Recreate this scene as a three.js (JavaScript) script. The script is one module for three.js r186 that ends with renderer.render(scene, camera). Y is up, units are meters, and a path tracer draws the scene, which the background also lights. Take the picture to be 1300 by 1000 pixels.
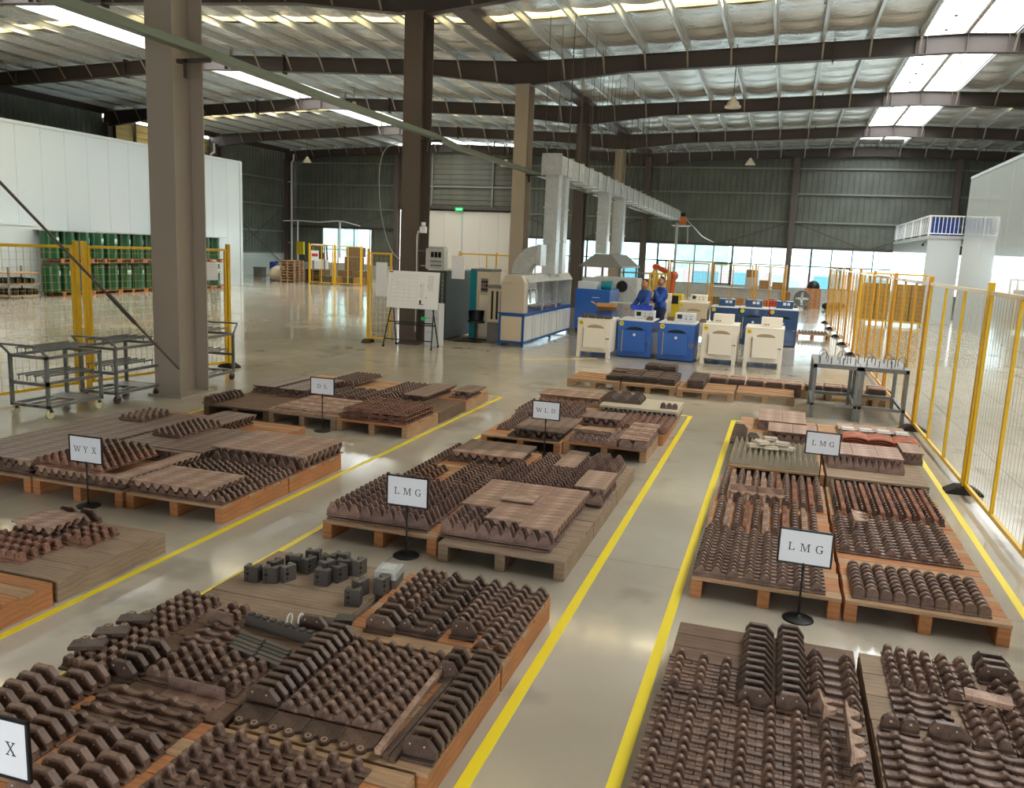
import * as THREE from 'three';
import { mergeGeometries, mergeVertices, toCreasedNormals } from 'three/addons/utils/BufferGeometryUtils.js';
import { RoundedBoxGeometry } from 'three/addons/geometries/RoundedBoxGeometry.js';
import { RectAreaLightUniformsLib } from 'three/addons/lights/RectAreaLightUniformsLib.js';

// ------------------------------------------------------------ camera, sky, large lights, exposure
const scene = new THREE.Scene();
const renderer = new THREE.WebGLRenderer({ antialias: true });
renderer.toneMapping = THREE.LinearToneMapping;
renderer.toneMappingExposure = 1.3;
renderer.shadowMap.enabled = true;
RectAreaLightUniformsLib.init();

const camera = new THREE.PerspectiveCamera(2 * Math.atan(500 / 1064) * 180 / Math.PI, 1.3, 0.05, 300);
{
  const m = new THREE.Matrix4().set(
    0.95064, -0.09214, 0.29629, 0,
    0.04236, 0.98449, 0.17023, 0,
    -0.30738, -0.14927, 0.93981, 0,
    0, 0, 0, 1);
  camera.quaternion.setFromRotationMatrix(m);
  camera.position.set(0, 2.2, 0);                 // held high above the pallets, looking down the aisles with a slight roll
}
const SKY = 6.0;                                  // bright overcast sky
scene.background = new THREE.Color(0.95, 0.98, 1.0);
scene.backgroundIntensity = SKY;

const RIDGES = [[-19.45, -31, -7.9, 8.2], [3.9, -7.9, 15.6, 8.12]];   // x of ridge, left edge, right edge, top of rafter at the ridge
const FRAMES = [5.8, -1.95, -9.7, -17.45, -25.2, -32.95, -40.7, -48.3];
const SKYLIGHTS = [-13.4, -21.15, -36.4];  // nearest strip is out of view, added to brighten the mid floor
const Z_REAR = 6.2, Z_FAR = -48.3;
function areaLight(name, w, d, x, y, z, color, intensity, rx = -Math.PI / 2, ry = 0) {
  const l = new THREE.RectAreaLight(color, intensity, w, d);
  l.name = name; l.position.set(x, y, z); l.rotation.set(rx, ry, 0); l.castShadow = true; scene.add(l); return l;
}
const L_MONITOR = 3.2, L_SKYLIGHT = 3.0, L_WINDOW = 1.6;
for (const [rx, xl, xr, ry] of RIDGES) {
  areaLight('ridge_monitor_daylight', 2.0, 44, rx, ry + 0.72, -24.2, 0xf8fbff, L_MONITOR);
  for (const z of SKYLIGHTS) areaLight('skylight_daylight', xr - xl - 3, 0.6, (xl + xr) / 2, ry - 0.06, z, 0xfff3d6, L_SKYLIGHT);
}
areaLight('added_rear_light', 5.8, 3.9, -1, 2.0, Z_REAR - 0.1, 0xf8fbff, 1.0, 0, 0);  // added light behind the viewer for the signs and furnace fronts
areaLight('far_window_daylight', 20.5, 2.0, -4.6, 1.9, Z_FAR + 0.3, 0xe8f6ff, L_WINDOW, 0, Math.PI);

// ------------------------------------------------------------ helpers
const V = (x, y, z) => new THREE.Vector3(x, y, z);
const R = (d) => d * Math.PI / 180;
let seed = 12345;
function rnd(a = 0, b = 1) { seed = (seed * 1664525 + 1013904223) >>> 0; return a + (b - a) * seed / 4294967296; }
const pick = (a) => a[Math.floor(rnd(0, a.length - 1e-6))];
const used = new Map();
function numbered(n) { const k = used.get(n) || 0; used.set(n, k + 1); return k ? n + '_' + String(k).padStart(3, '0') : n; }
function tag(o, label, category, group, kind) {
  o.userData.label = label; if (category) o.userData.category = category;
  if (group) o.userData.group = group; if (kind) o.userData.kind = kind; return o;
}
function thing(name, label, category, p = [0, 0, 0], turn = 0, group, kind) {
  const o = new THREE.Group(); o.name = numbered(name); o.position.set(...p); o.rotation.y = turn;
  scene.add(o); return tag(o, label, category, group, kind);
}
function copy(src, p, turn, label, group) {
  const o = src.clone(); o.name = numbered(src.name.replace(/_\d{3}$/, '')); o.position.set(...p); o.rotation.y = turn; scene.add(o);
  o.userData = { ...src.userData }; if (label) o.userData.label = label; if (group) o.userData.group = group; return o;
}
// uv in metres, projected along the main axis of each face in the object's own space
function metreUV(g) {
  const p = g.attributes.position, n = g.attributes.normal, uv = new Float32Array(p.count * 2);
  for (let i = 0; i < p.count; i++) {
    const x = Math.abs(n.getX(i)), y = Math.abs(n.getY(i)), z = Math.abs(n.getZ(i));
    if (y >= x && y >= z) { uv[2 * i] = p.getX(i); uv[2 * i + 1] = p.getZ(i); }
    else if (x >= z) { uv[2 * i] = p.getZ(i); uv[2 * i + 1] = p.getY(i); }
    else { uv[2 * i] = p.getX(i); uv[2 * i + 1] = p.getY(i); }
  }
  g.setAttribute('uv', new THREE.BufferAttribute(uv, 2)); return g;
}
function shift(g, dx, dy) { const u = g.attributes.uv; for (let i = 0; i < u.count; i++) u.setXY(i, u.getX(i) + dx, u.getY(i) + dy); return g; }
const clean = (g) => { let h = g.index ? g.toNonIndexed() : g; for (const k of Object.keys(h.attributes)) if (!['position', 'normal', 'uv'].includes(k)) h.deleteAttribute(k); h.clearGroups?.(); h.morphAttributes = {}; return h; };
const _m = new THREE.Matrix4(), _q = new THREE.Quaternion(), _e = new THREE.Euler();
function put(g, x = 0, y = 0, z = 0, rx = 0, ry = 0, rz = 0) { g.applyMatrix4(_m.compose(V(x, y, z), _q.setFromEuler(_e.set(rx, ry, rz)), V(1, 1, 1))); return g; }
class MB {
  constructor() { this.g = []; }
  add(g, ...at) { g = clean(g); if (at.length) put(g, ...at); this.g.push(g); return this; }
  box(w, h, d, x, y, z, rx = 0, ry = 0, rz = 0) { return this.add(new THREE.BoxGeometry(w, h, d), x, y, z, rx, ry, rz); }
  rbox(w, h, d, r, x, y, z, rx = 0, ry = 0, rz = 0) { return this.add(new RoundedBoxGeometry(w, h, d, 2, Math.min(r, w / 2.01, h / 2.01, d / 2.01)), x, y, z, rx, ry, rz); }
  cyl(r0, r1, h, x, y, z, seg = 16, rx = 0, ry = 0, rz = 0) { return this.add(new THREE.CylinderGeometry(r0, r1, h, seg), x, y, z, rx, ry, rz); }
  rod(a, b, r, seg = 8) {
    const d = b.clone().sub(a), g = clean(new THREE.CylinderGeometry(r, r, d.length(), seg));
    g.applyMatrix4(_m.compose(a.clone().add(b).multiplyScalar(0.5), _q.setFromUnitVectors(V(0, 1, 0), d.normalize()), V(1, 1, 1))); this.g.push(g); return this;
  }
  bar(a, b, w, h) {           // box section between two points, h measured upright
    const d = b.clone().sub(a), len = d.length(); d.normalize();
    let up = Math.abs(d.y) > 0.99 ? V(0, 0, 1) : V(0, 1, 0); const s = new THREE.Vector3().crossVectors(up, d).normalize(); up = new THREE.Vector3().crossVectors(d, s);
    const g = clean(new THREE.BoxGeometry(w, h, len)); const m = new THREE.Matrix4().makeBasis(s, up, d).setPosition(a.clone().add(b).multiplyScalar(0.5)); g.applyMatrix4(m); this.g.push(g); return this;
  }
  tube(pts, r, seg = 24, rad = 6) { return this.add(new THREE.TubeGeometry(new THREE.CatmullRomCurve3(pts), seg, r, rad)); }
  lathe(pts, seg, x = 0, y = 0, z = 0) { return this.add(new THREE.LatheGeometry(pts.map((p) => new THREE.Vector2(...p)), seg), x, y, z); }
  prism(pts, depth, x = 0, y = 0, z = 0, rx = 0, ry = 0, rz = 0, bevel = 0) {   // outline in x,y pushed along z, centred
    const s = new THREE.Shape(pts.map((p) => new THREE.Vector2(...p)));
    const g = new THREE.ExtrudeGeometry(s, { depth: depth - 2 * bevel, bevelEnabled: bevel > 0, bevelSize: bevel, bevelThickness: bevel, bevelOffset: -bevel, bevelSegments: 1, curveSegments: 6 });
    g.translate(0, 0, -(depth - 2 * bevel) / 2); return this.add(g, x, y, z, rx, ry, rz);
  }
  geo() { const g = this.g.length > 1 ? mergeGeometries(this.g) : this.g[0]; return metreUV(g); }
  to(name, mat, parent, kind) { return mesh(name, this.geo(), mat, parent, kind); }
}
function mesh(name, g, mat, parent, kind) {
  const o = new THREE.Mesh(g, mat); o.name = parent === scene ? numbered(name) : name; o.castShadow = o.receiveShadow = true;
  if (kind) o.userData.kind = kind; parent.add(o); return o;
}
function solo(name, mb, mat, label, category, group, kind) { return tag(mb.to(name, mat, scene), label, category, group, kind); }

// ------------------------------------------------------------ textures
function hash(x, y, s) { let h = Math.imul(x, 374761393) ^ Math.imul(y, 668265263) ^ Math.imul(s, 2147483647); h = Math.imul(h ^ (h >>> 13), 1274126177); return ((h ^ (h >>> 16)) >>> 0) / 4294967296; }
function vnoise(x, y, per, s) {
  const ix = Math.floor(x), iy = Math.floor(y), fx = x - ix, fy = y - iy, u = fx * fx * (3 - 2 * fx), v = fy * fy * (3 - 2 * fy), w = (k) => ((k % per) + per) % per;
  const a = hash(w(ix), w(iy), s), b = hash(w(ix + 1), w(iy), s), c = hash(w(ix), w(iy + 1), s), d = hash(w(ix + 1), w(iy + 1), s);
  return a + (b - a) * u + (c - a) * v + (a - b - c + d) * u * v;
}
function fbm(u, v, per, oct, s) { let a = 0.5, t = 0, n = 0; for (let o = 0; o < oct; o++) { t += a * vnoise(u * per, v * per, per, s + o); n += a; a *= 0.5; per *= 2; } return t / n; }
function tex(n, fn, repeat, srgb = true) {
  const d = new Uint8Array(n * n * 4);
  for (let y = 0; y < n; y++) for (let x = 0; x < n; x++) {
    const c = fn(x / n, y / n), o = (y * n + x) * 4;
    for (let k = 0; k < 3; k++) d[o + k] = Math.max(0, Math.min(255, Math.round(255 * (c.length ? c[k] : c)))); d[o + 3] = 255;
  }
  const t = new THREE.DataTexture(d, n, n); t.wrapS = t.wrapT = THREE.RepeatWrapping; t.magFilter = THREE.LinearFilter; t.minFilter = THREE.LinearMipmapLinearFilter; t.generateMipmaps = true;
  if (srgb) t.colorSpace = THREE.SRGBColorSpace; t.repeat.set(repeat, repeat); t.needsUpdate = true; return t;
}
const mixc = (a, b, t) => a.map((v, i) => v + (b[i] - v) * t);
const c255 = (r, g, b) => [r / 255, g / 255, b / 255];
const ORD = 'first second third fourth fifth sixth seventh eighth ninth tenth eleventh twelfth thirteenth fourteenth fifteenth sixteenth seventeenth eighteenth nineteenth twentieth'.split(' ');
const sstep = (a, b, x) => { const t = Math.max(0, Math.min(1, (x - a) / (b - a))); return t * t * (3 - 2 * t); };
const M = {};
const std = (color, roughness, metalness = 0, extra = {}) => new THREE.MeshStandardMaterial({ color, roughness, metalness, ...extra });
const phy = (o) => new THREE.MeshPhysicalMaterial(o);

const T = {};
T.floor = tex(1024, (u, v) => {
  const a = fbm(u, v, 5, 6, 1), b = fbm(u, v, 24, 4, 9), c = fbm(u, v, 3, 3, 21);
  let col = mixc(c255(172, 163, 146), c255(198, 189, 172), sstep(0.25, 0.75, a * 0.7 + b * 0.3));
  col = mixc(col, c255(150, 138, 118), 0.55 * sstep(0.48, 0.8, c * 0.6 + a * 0.4)); return mixc(col, c255(128, 120, 106), 0.4 * sstep(0.6, 0.85, b));
}, 1 / 9);
T.floorRough = tex(512, (u, v) => { const a = fbm(u, v, 6, 5, 31), b = fbm(u, v, 40, 3, 37); return 0.055 + 0.08 * sstep(0.2, 0.9, a) + 0.06 * b; }, 1 / 5.3, false);
T.rust = tex(512, (u, v) => { const a = fbm(u, v, 8, 5, 41), b = fbm(u, v, 60, 3, 47); return mixc(mixc(c255(150, 124, 110), c255(186, 160, 144), sstep(0.3, 0.7, a)), c255(112, 90, 78), 0.5 * sstep(0.55, 0.78, b)); }, 1 / 0.6);
T.grain = tex(512, (u, v) => {
  const w = fbm(u, v, 4, 3, 51), g = 0.5 + 0.5 * Math.sin(2 * Math.PI * (v * 22 + 2.2 * w)), f = vnoise(u * 6, v * 256, 256, 53), k = fbm(u, v, 6, 4, 57);
  return 0.78 + 0.06 * g + 0.1 * f + 0.2 * (k - 0.5);
}, 1 / 0.9);
T.grime = tex(512, (u, v) => { const a = fbm(u, v, 4, 6, 61), b = fbm(u, v, 50, 2, 63); return 0.84 + 0.2 * (a - 0.5) + 0.1 * (b - 0.5); }, 1 / 2.5);
T.spangle = tex(512, (u, v) => {          // zinc crystals
  let best = 9, id = 0; const n = 26, gx = Math.floor(u * n), gy = Math.floor(v * n);
  for (let i = -1; i < 2; i++) for (let j = -1; j < 2; j++) { const cx = (gx + i + n) % n, cy = (gy + j + n) % n, dx = gx + i + hash(cx, cy, 71) - u * n, dy = gy + j + hash(cx, cy, 73) - v * n, d = dx * dx + dy * dy; if (d < best) { best = d; id = hash(cx, cy, 79); } }
  return 0.88 + 0.07 * id + 0.08 * (fbm(u, v, 6, 3, 83) - 0.5);
}, 1 / 0.9);
T.bump = tex(256, (u, v) => fbm(u, v, 24, 4, 91), 1 / 0.25, false);
T.crumple = tex(512, (u, v) => 0.6 * fbm(u, v, 7, 4, 95) + 0.4 * Math.abs(fbm(u, v, 16, 3, 99) - 0.5) * 2, 1 / 1.4, false);

M.floor = phy({ color: 0xffffff, map: T.floor, roughness: 1, roughnessMap: T.floorRough, specularIntensity: 1.0, ior: 1.55 });
M.joint = std(0x2c2a26, 0.9);
M.yellowLine = std(0xf7df20, 0.35);
M.column = std(0xa49889, 0.42, 0.05);
M.columnDark = std(0x5e534b, 0.42, 0.05);
M.rafter = std(0x4e443e, 0.5, 0.05);
M.galv = std(0xe4e8e8, 0.34, 0.45, { map: T.spangle });
M.galvDull = std(0xccceca, 0.5, 0.3, { map: T.spangle });
M.foil = std(0xe6e4de, 0.26, 0.6, { bumpMap: T.crumple, bumpScale: 0.02 });
M.cladding = std(0x7e8478, 0.5, 0.1, { map: T.grime });
M.claddingLight = std(0x7a7866, 0.5, 0, { map: T.grime });
M.panelWhite = phy({ color: 0xc9d1cf, roughness: 0.32, clearcoat: 0.5, clearcoatRoughness: 0.12 });
M.panelGloss = phy({ color: 0xb9bdb6, roughness: 0.3, clearcoat: 1, clearcoatRoughness: 0.03 });
M.panelSeam = std(0x9aa3a0, 0.6);
M.plaster = std(0xd9dad6, 0.8, 0, { map: T.grime });
M.frp = phy({ color: 0xfff2cf, transmission: 0.85, roughness: 0.6, thickness: 0 });
M.frpWhite = phy({ color: 0xf0f4f4, transmission: 0.85, roughness: 0.6, thickness: 0 });
M.glass = phy({ color: 0xdcf0f0, transmission: 1, roughness: 0.02, thickness: 0 });
M.girt = std(0x8a8e86, 0.5, 0.2);
M.mullion = std(0x2f3130, 0.5, 0.3);
M.frameGrey = std(0x8b8f90, 0.4, 0.4);
M.black = std(0x121212, 0.5);
M.steelGrey = std(0x8d8e8a, 0.45, 0.15, { map: T.grime });
M.yellow = phy({ color: 0xe8b90c, roughness: 0.35, clearcoat: 0.4, clearcoatRoughness: 0.25 });

// ============================================================ THE BUILDING
function struct(name, label, parts) { const o = new THREE.Group(); o.name = name; scene.add(o); tag(o, label, null, null, 'structure'); parts?.(o); return o; }
const roofTop = (x) => { const r = RIDGES[x < -7.9 ? 0 : 1], half = x < r[0] ? r[0] - r[1] : r[2] - r[0]; return 7.71 + (r[3] - 7.71) * (1 - Math.abs(x - r[0]) / half); };

// floor: cast slabs with sawn joints
M.doorBeige = std(0xd6cfbf, 0.6); M.louvreWarm = std(0xd8c995, 0.6);
struct('floor', 'polished grey concrete floor with sawn joints and glossy reflections', (o) => {
  new MB().box(50, 0.3, 58, -7.7, -0.175, -21).to('floor_base', M.joint, o);
  const gap = 0.005;
  for (let x = -32.48; x < 15.8; x += 5) for (let z = 9.2; z > -48.4; z -= 5) {
    const g = put(clean(new THREE.BoxGeometry(5 - gap, 0.03, 5 - gap)), x + 2.5, -0.015, z - 2.5);
    mesh('floor_slab', metreUV(g), M.floor, o);
  }
});
// painted lines
function line(x0, z0, x1, z1, w, label) { solo('floor_line', new MB().bar(V(x0, 0.001, z0), V(x1, 0.001, z1), w, 0.003), M.yellowLine, label, 'floor marking', null, 'structure'); }
line(-1.075, -1.2, -1.075, -11.75, 0.06, 'yellow floor line along the right edge of the middle bay');
line(-0.485, -1.2, -0.485, -11.75, 0.06, 'yellow floor line along the left edge of the right bay');
line(-3.26, -1.2, -3.26, -11.75, 0.05, 'yellow floor line along the left edge of the middle bay');
line(-3.885, -1.2, -3.885, -11.8, 0.05, 'yellow floor line along the right edge of the left bay');
line(1.675, -1.2, 1.70, -12.6, 0.055, 'yellow floor line beside the right safety fence');
line(-6.9, -11.8, -3.86, -11.8, 0.05, 'yellow floor line closing the left bay at the far end');
line(-6.95, -1.2, -6.95, -9.2, 0.05, 'yellow floor line along the left edge of the left bay');
line(-1.6, -11.75, -1.05, -11.75, 0.05, 'short yellow floor line at the far corner of the middle bay');
line(-0.5, -11.75, -0.05, -11.75, 0.05, 'short yellow floor line at the far corner of the right bay');
line(-4.9, -16.2, -3.6, -17.3, 0.05, 'thin yellow floor line in front of the furnace numbered 20');

// ---- wall cladding: ribbed sheet, ribs along y, front towards +z
function ribbed(w, h, pitch = 0.3, depth = 0.035) {
  const prof = [], n = Math.max(1, Math.round(w / pitch)), p = w / n;
  for (let i = 0; i < n; i++) { const x = -w / 2 + i * p; prof.push([x, 0], [x + p * 0.72, 0], [x + p * 0.78, depth], [x + p * 0.94, depth]); }
  prof.push([w / 2, 0]);
  const pos = [], idx = [];
  prof.forEach(([x, z]) => { for (const [y, dz] of [[0, 0], [h, 0], [0, -0.02], [h, -0.02]]) pos.push(x, y, z + dz); });
  for (let i = 0; i < prof.length - 1; i++) { const a = i * 4, b = a + 4; idx.push(a, b, b + 1, a, b + 1, a + 1, a + 2, b + 3, b + 2, a + 2, a + 3, b + 3, a + 1, b + 1, b + 3, a + 1, b + 3, a + 3); }
  const g = new THREE.BufferGeometry(); g.setAttribute('position', new THREE.Float32BufferAttribute(pos, 3)); g.setIndex(idx);
  const f = g.toNonIndexed(); f.computeVertexNormals(); f.setAttribute('uv', new THREE.Float32BufferAttribute(new Float32Array(f.attributes.position.count * 2), 2)); return metreUV(f);
}
const COLS_FAR = [-31, -23.1, -15.35, -7.75, 0.1, 7.85, 15.6];
function hColumn(name, label, x, z, h, w, d, mat, top) {
  const o = thing(name, label, 'column', [x, 0, z], 0, null, 'structure');
  new MB().box(w, h, 0.018, 0, h / 2, d / 2 - 0.009).box(w, h, 0.018, 0, h / 2, -d / 2 + 0.009).to('flange', mat, o);
  new MB().box(0.016, h, d - 0.036, 0, h / 2, 0).to('web', mat, o);
  new MB().box(w + 0.14, 0.025, d + 0.14, 0, 0.0125, 0).to('base_plate', mat, o);
  if (top) new MB().box(w + 0.06, 0.02, d + 0.1, 0, h - 0.01, 0).to('cap_plate', mat, o);
  return o;
}
struct('wall_far', 'far end wall of ribbed grey-green steel cladding above a window band', (o) => {
  for (let i = 0; i < 6; i++) {
    const x0 = COLS_FAR[i], x1 = COLS_FAR[i + 1], w = x1 - x0, cx = (x0 + x1) / 2;
    const yb = i === 1 ? 4.45 : i === 0 ? 3.15 : 3.0;
    if (i === 1) {                                            // louvred upper bay above the sliding door, sheets laid flat
      const n = 12; for (let k = 0; k < n; k++) mesh('louvre_sheet', put(ribbed(0.3, w / 1, 0.3, 0.05), cx + w / 2, yb + 0.15 + k * 0.3, Z_FAR - 0.15, 0, 0, Math.PI / 2), M.claddingLight, o);
    } else mesh('cladding_sheet', put(ribbed(w, 8.6 - yb, 0.3), cx, yb, Z_FAR - 0.18), M.cladding, o);
    for (const y of i === 1 ? [5.75] : [4.27, 5.74, 7.05]) new MB().box(w - 0.3, 0.08, 0.12, cx, y, Z_FAR - 0.06).to('girt', M.girt, o);
    new MB().box(w, 0.14, 0.2, cx, yb - 0.07, Z_FAR - 0.12).to('window_header', M.rafter, o);
    if (i !== 1) new MB().box(w, i === 0 ? 0.8 : 0.75, 0.24, cx, i === 0 ? 0.4 : 0.375, Z_FAR - 0.15).to('low_wall', M.plaster, o);
    if (i !== 1 && i !== 3) new MB().rod(V(x0 + 0.2, 4.2, Z_FAR - 0.02), V(x0 + w * 0.47, 3.0, Z_FAR - 0.02), 0.018).to('cross_brace', M.rafter, o);
    if (i !== 1) new MB().rod(V(x1 - 0.2, 4.2, Z_FAR - 0.02), V(x1 - w * 0.47, 3.0, Z_FAR - 0.02), 0.018).to('cross_brace', M.rafter, o);
  }
  for (const x of [-20.9, -17.0]) new MB().box(0.08, 4, 0.1, x, 6.4, Z_FAR - 0.06).to('louvre_post', M.girt, o);
  new MB().box(7.7, 0.18, 0.25, -19.2, 4.5, Z_FAR + 0.05).to('door_track_beam', M.rafter, o);
  // solid cladding beside the left window
  for (const [x0, x1] of [[-31, -28.55], [-25.05, -23.1]]) mesh('cladding_sheet', put(ribbed(x1 - x0, 2.35, 0.3), (x0 + x1) / 2, 0.8, Z_FAR - 0.18), M.cladding, o);
});
function windowBand(name, label, x0, x1, y0, y1, n, rows, doors = [], mat = M.mullion) {
  struct(name, label, (o) => {
    const w = (x1 - x0) / n, z = Z_FAR - 0.15;
    for (let i = 0; i <= n; i++) new MB().box(i % 4 === 0 ? 0.09 : 0.05, y1 - y0, 0.07, x0 + i * w, (y0 + y1) / 2, z).to('mullion', mat, o);
    const ys = [y0, ...rows, y1];
    ys.forEach((y) => new MB().box(x1 - x0, 0.05, 0.07, (x0 + x1) / 2, y, z).to('transom', mat, o));
    for (let i = 0; i < n; i++) for (let k = 0; k < ys.length - 1; k++) {
      new MB().box(w - 0.05, ys[k + 1] - ys[k] - 0.05, 0.006, x0 + (i + 0.5) * w, (ys[k] + ys[k + 1]) / 2, z).to('pane', M.glass, o);
      if (doors.includes(i) && k === 0) {
        const f = new MB(), cx = x0 + (i + 0.5) * w, hh = ys[1] - ys[0], cy = (ys[0] + ys[1]) / 2;
        f.box(0.07, hh, 0.06, cx - w / 2 + 0.06, cy, z + 0.06).box(0.07, hh, 0.06, cx + w / 2 - 0.06, cy, z + 0.06).box(w - 0.1, 0.07, 0.06, cx, ys[1] - 0.03, z + 0.06).box(w - 0.1, 0.07, 0.06, cx, ys[0] + 0.04, z + 0.06).box(0.05, hh, 0.06, cx, cy, z + 0.06).to('opening_sash', M.black, o);
      }
    }
  });
}
windowBand('window_1', 'long band of tall clear panes across the far wall', -15.2, 6.4, 0.75, 2.95, 21, [1.95], [8, 11, 17, 20]);
windowBand('window_2', 'bright three-light window in the far left corner of the hall', -28.5, -25.1, 0.82, 3.1, 3, [1.7], [], M.frameGrey);
struct('door_1', 'pair of tall pale grey sliding doors in the far wall', (o) => {
  for (let k = 0; k < 6; k++) new MB().rbox(1.155, 4.36, 0.06, 0.006, -22.35 + 0.58 + k * 1.165, 2.2, Z_FAR - 0.05).to('door_panel', M.doorBeige, o);
  new MB().box(0.05, 4.4, 0.04, -18.86, 2.2, Z_FAR).to('meeting_strip', M.galv, o);
});
struct('wall_left', 'left outer wall of ribbed dark steel cladding with girts and cross bracing', (o) => {
  for (let i = 0; i < FRAMES.length - 1; i++) {
    const z0 = FRAMES[i], z1 = FRAMES[i + 1], w = z0 - z1, cz = (z0 + z1) / 2;
    if (i === 5) {                                       // louvred bay high above the white partition
      mesh('cladding_sheet', put(ribbed(w, 5.4, 0.3), -31.1, 0, cz, 0, Math.PI / 2, 0), M.cladding, o);
      for (let k = 0; k < 7; k++) mesh('louvre_sheet', put(ribbed(0.3, w, 0.3, 0.05), -31.1, 5.55 + k * 0.3, z1, 0, Math.PI / 2, Math.PI / 2), M.louvreWarm, o);
      for (let k = 1; k < 4; k++) new MB().box(0.1, 2.4, 0.12, -30.98, 6.5, z1 + k * w / 4).to('louvre_post', M.rafter, o);
    } else mesh('cladding_sheet', put(ribbed(w, 8.4, 0.3), -31.1, 0, cz, 0, Math.PI / 2, 0), M.cladding, o);
    for (const y of [1.35, 2.7, 4.3, 5.9]) new MB().box(0.12, 0.08, w - 0.3, -30.97, y, cz).to('girt', M.girt, o);
    new MB().rod(V(-30.9, 0.4, z1 + 0.3), V(-30.9, 4.4, z0 - 0.3), 0.018).rod(V(-30.9, 0.4, z0 - 0.3), V(-30.9, 4.4, z1 + 0.3), 0.018).to('cross_brace', M.rafter, o);
    if (i >= 5) new MB().box(0.1, 1.3, w, -30.98, 0.65, cz).to('low_wall', M.panelWhite, o);
  }
});
struct('wall_right', 'right outer wall of ribbed steel cladding behind the white rooms', (o) => {
  mesh('cladding_sheet', put(ribbed(56, 8.6, 0.3), 15.75, 0, -21, 0, -Math.PI / 2, 0), M.cladding, o);
});
struct('wall_rear', 'rear wall of ribbed steel cladding with a wide open gate behind the viewer', (o) => {
  for (const [x0, x1, y0] of [[-31.1, -4, 0], [-4, 2, 4.1], [2, 15.7, 0]]) mesh('cladding_sheet', put(ribbed(x1 - x0, 8.7 - y0, 0.3), (x0 + x1) / 2, y0, Z_REAR + 0.2, 0, Math.PI, 0), M.cladding, o);  // the gap and its frame are invented, to let sky light in from behind
  new MB().box(6.3, 0.2, 0.3, -1, 4.1, Z_REAR + 0.1).box(0.2, 4.1, 0.3, -4, 2.05, Z_REAR + 0.1).box(0.2, 4.1, 0.3, 2, 2.05, Z_REAR + 0.1).to('added_opening_frame', M.rafter, o);
});

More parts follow.
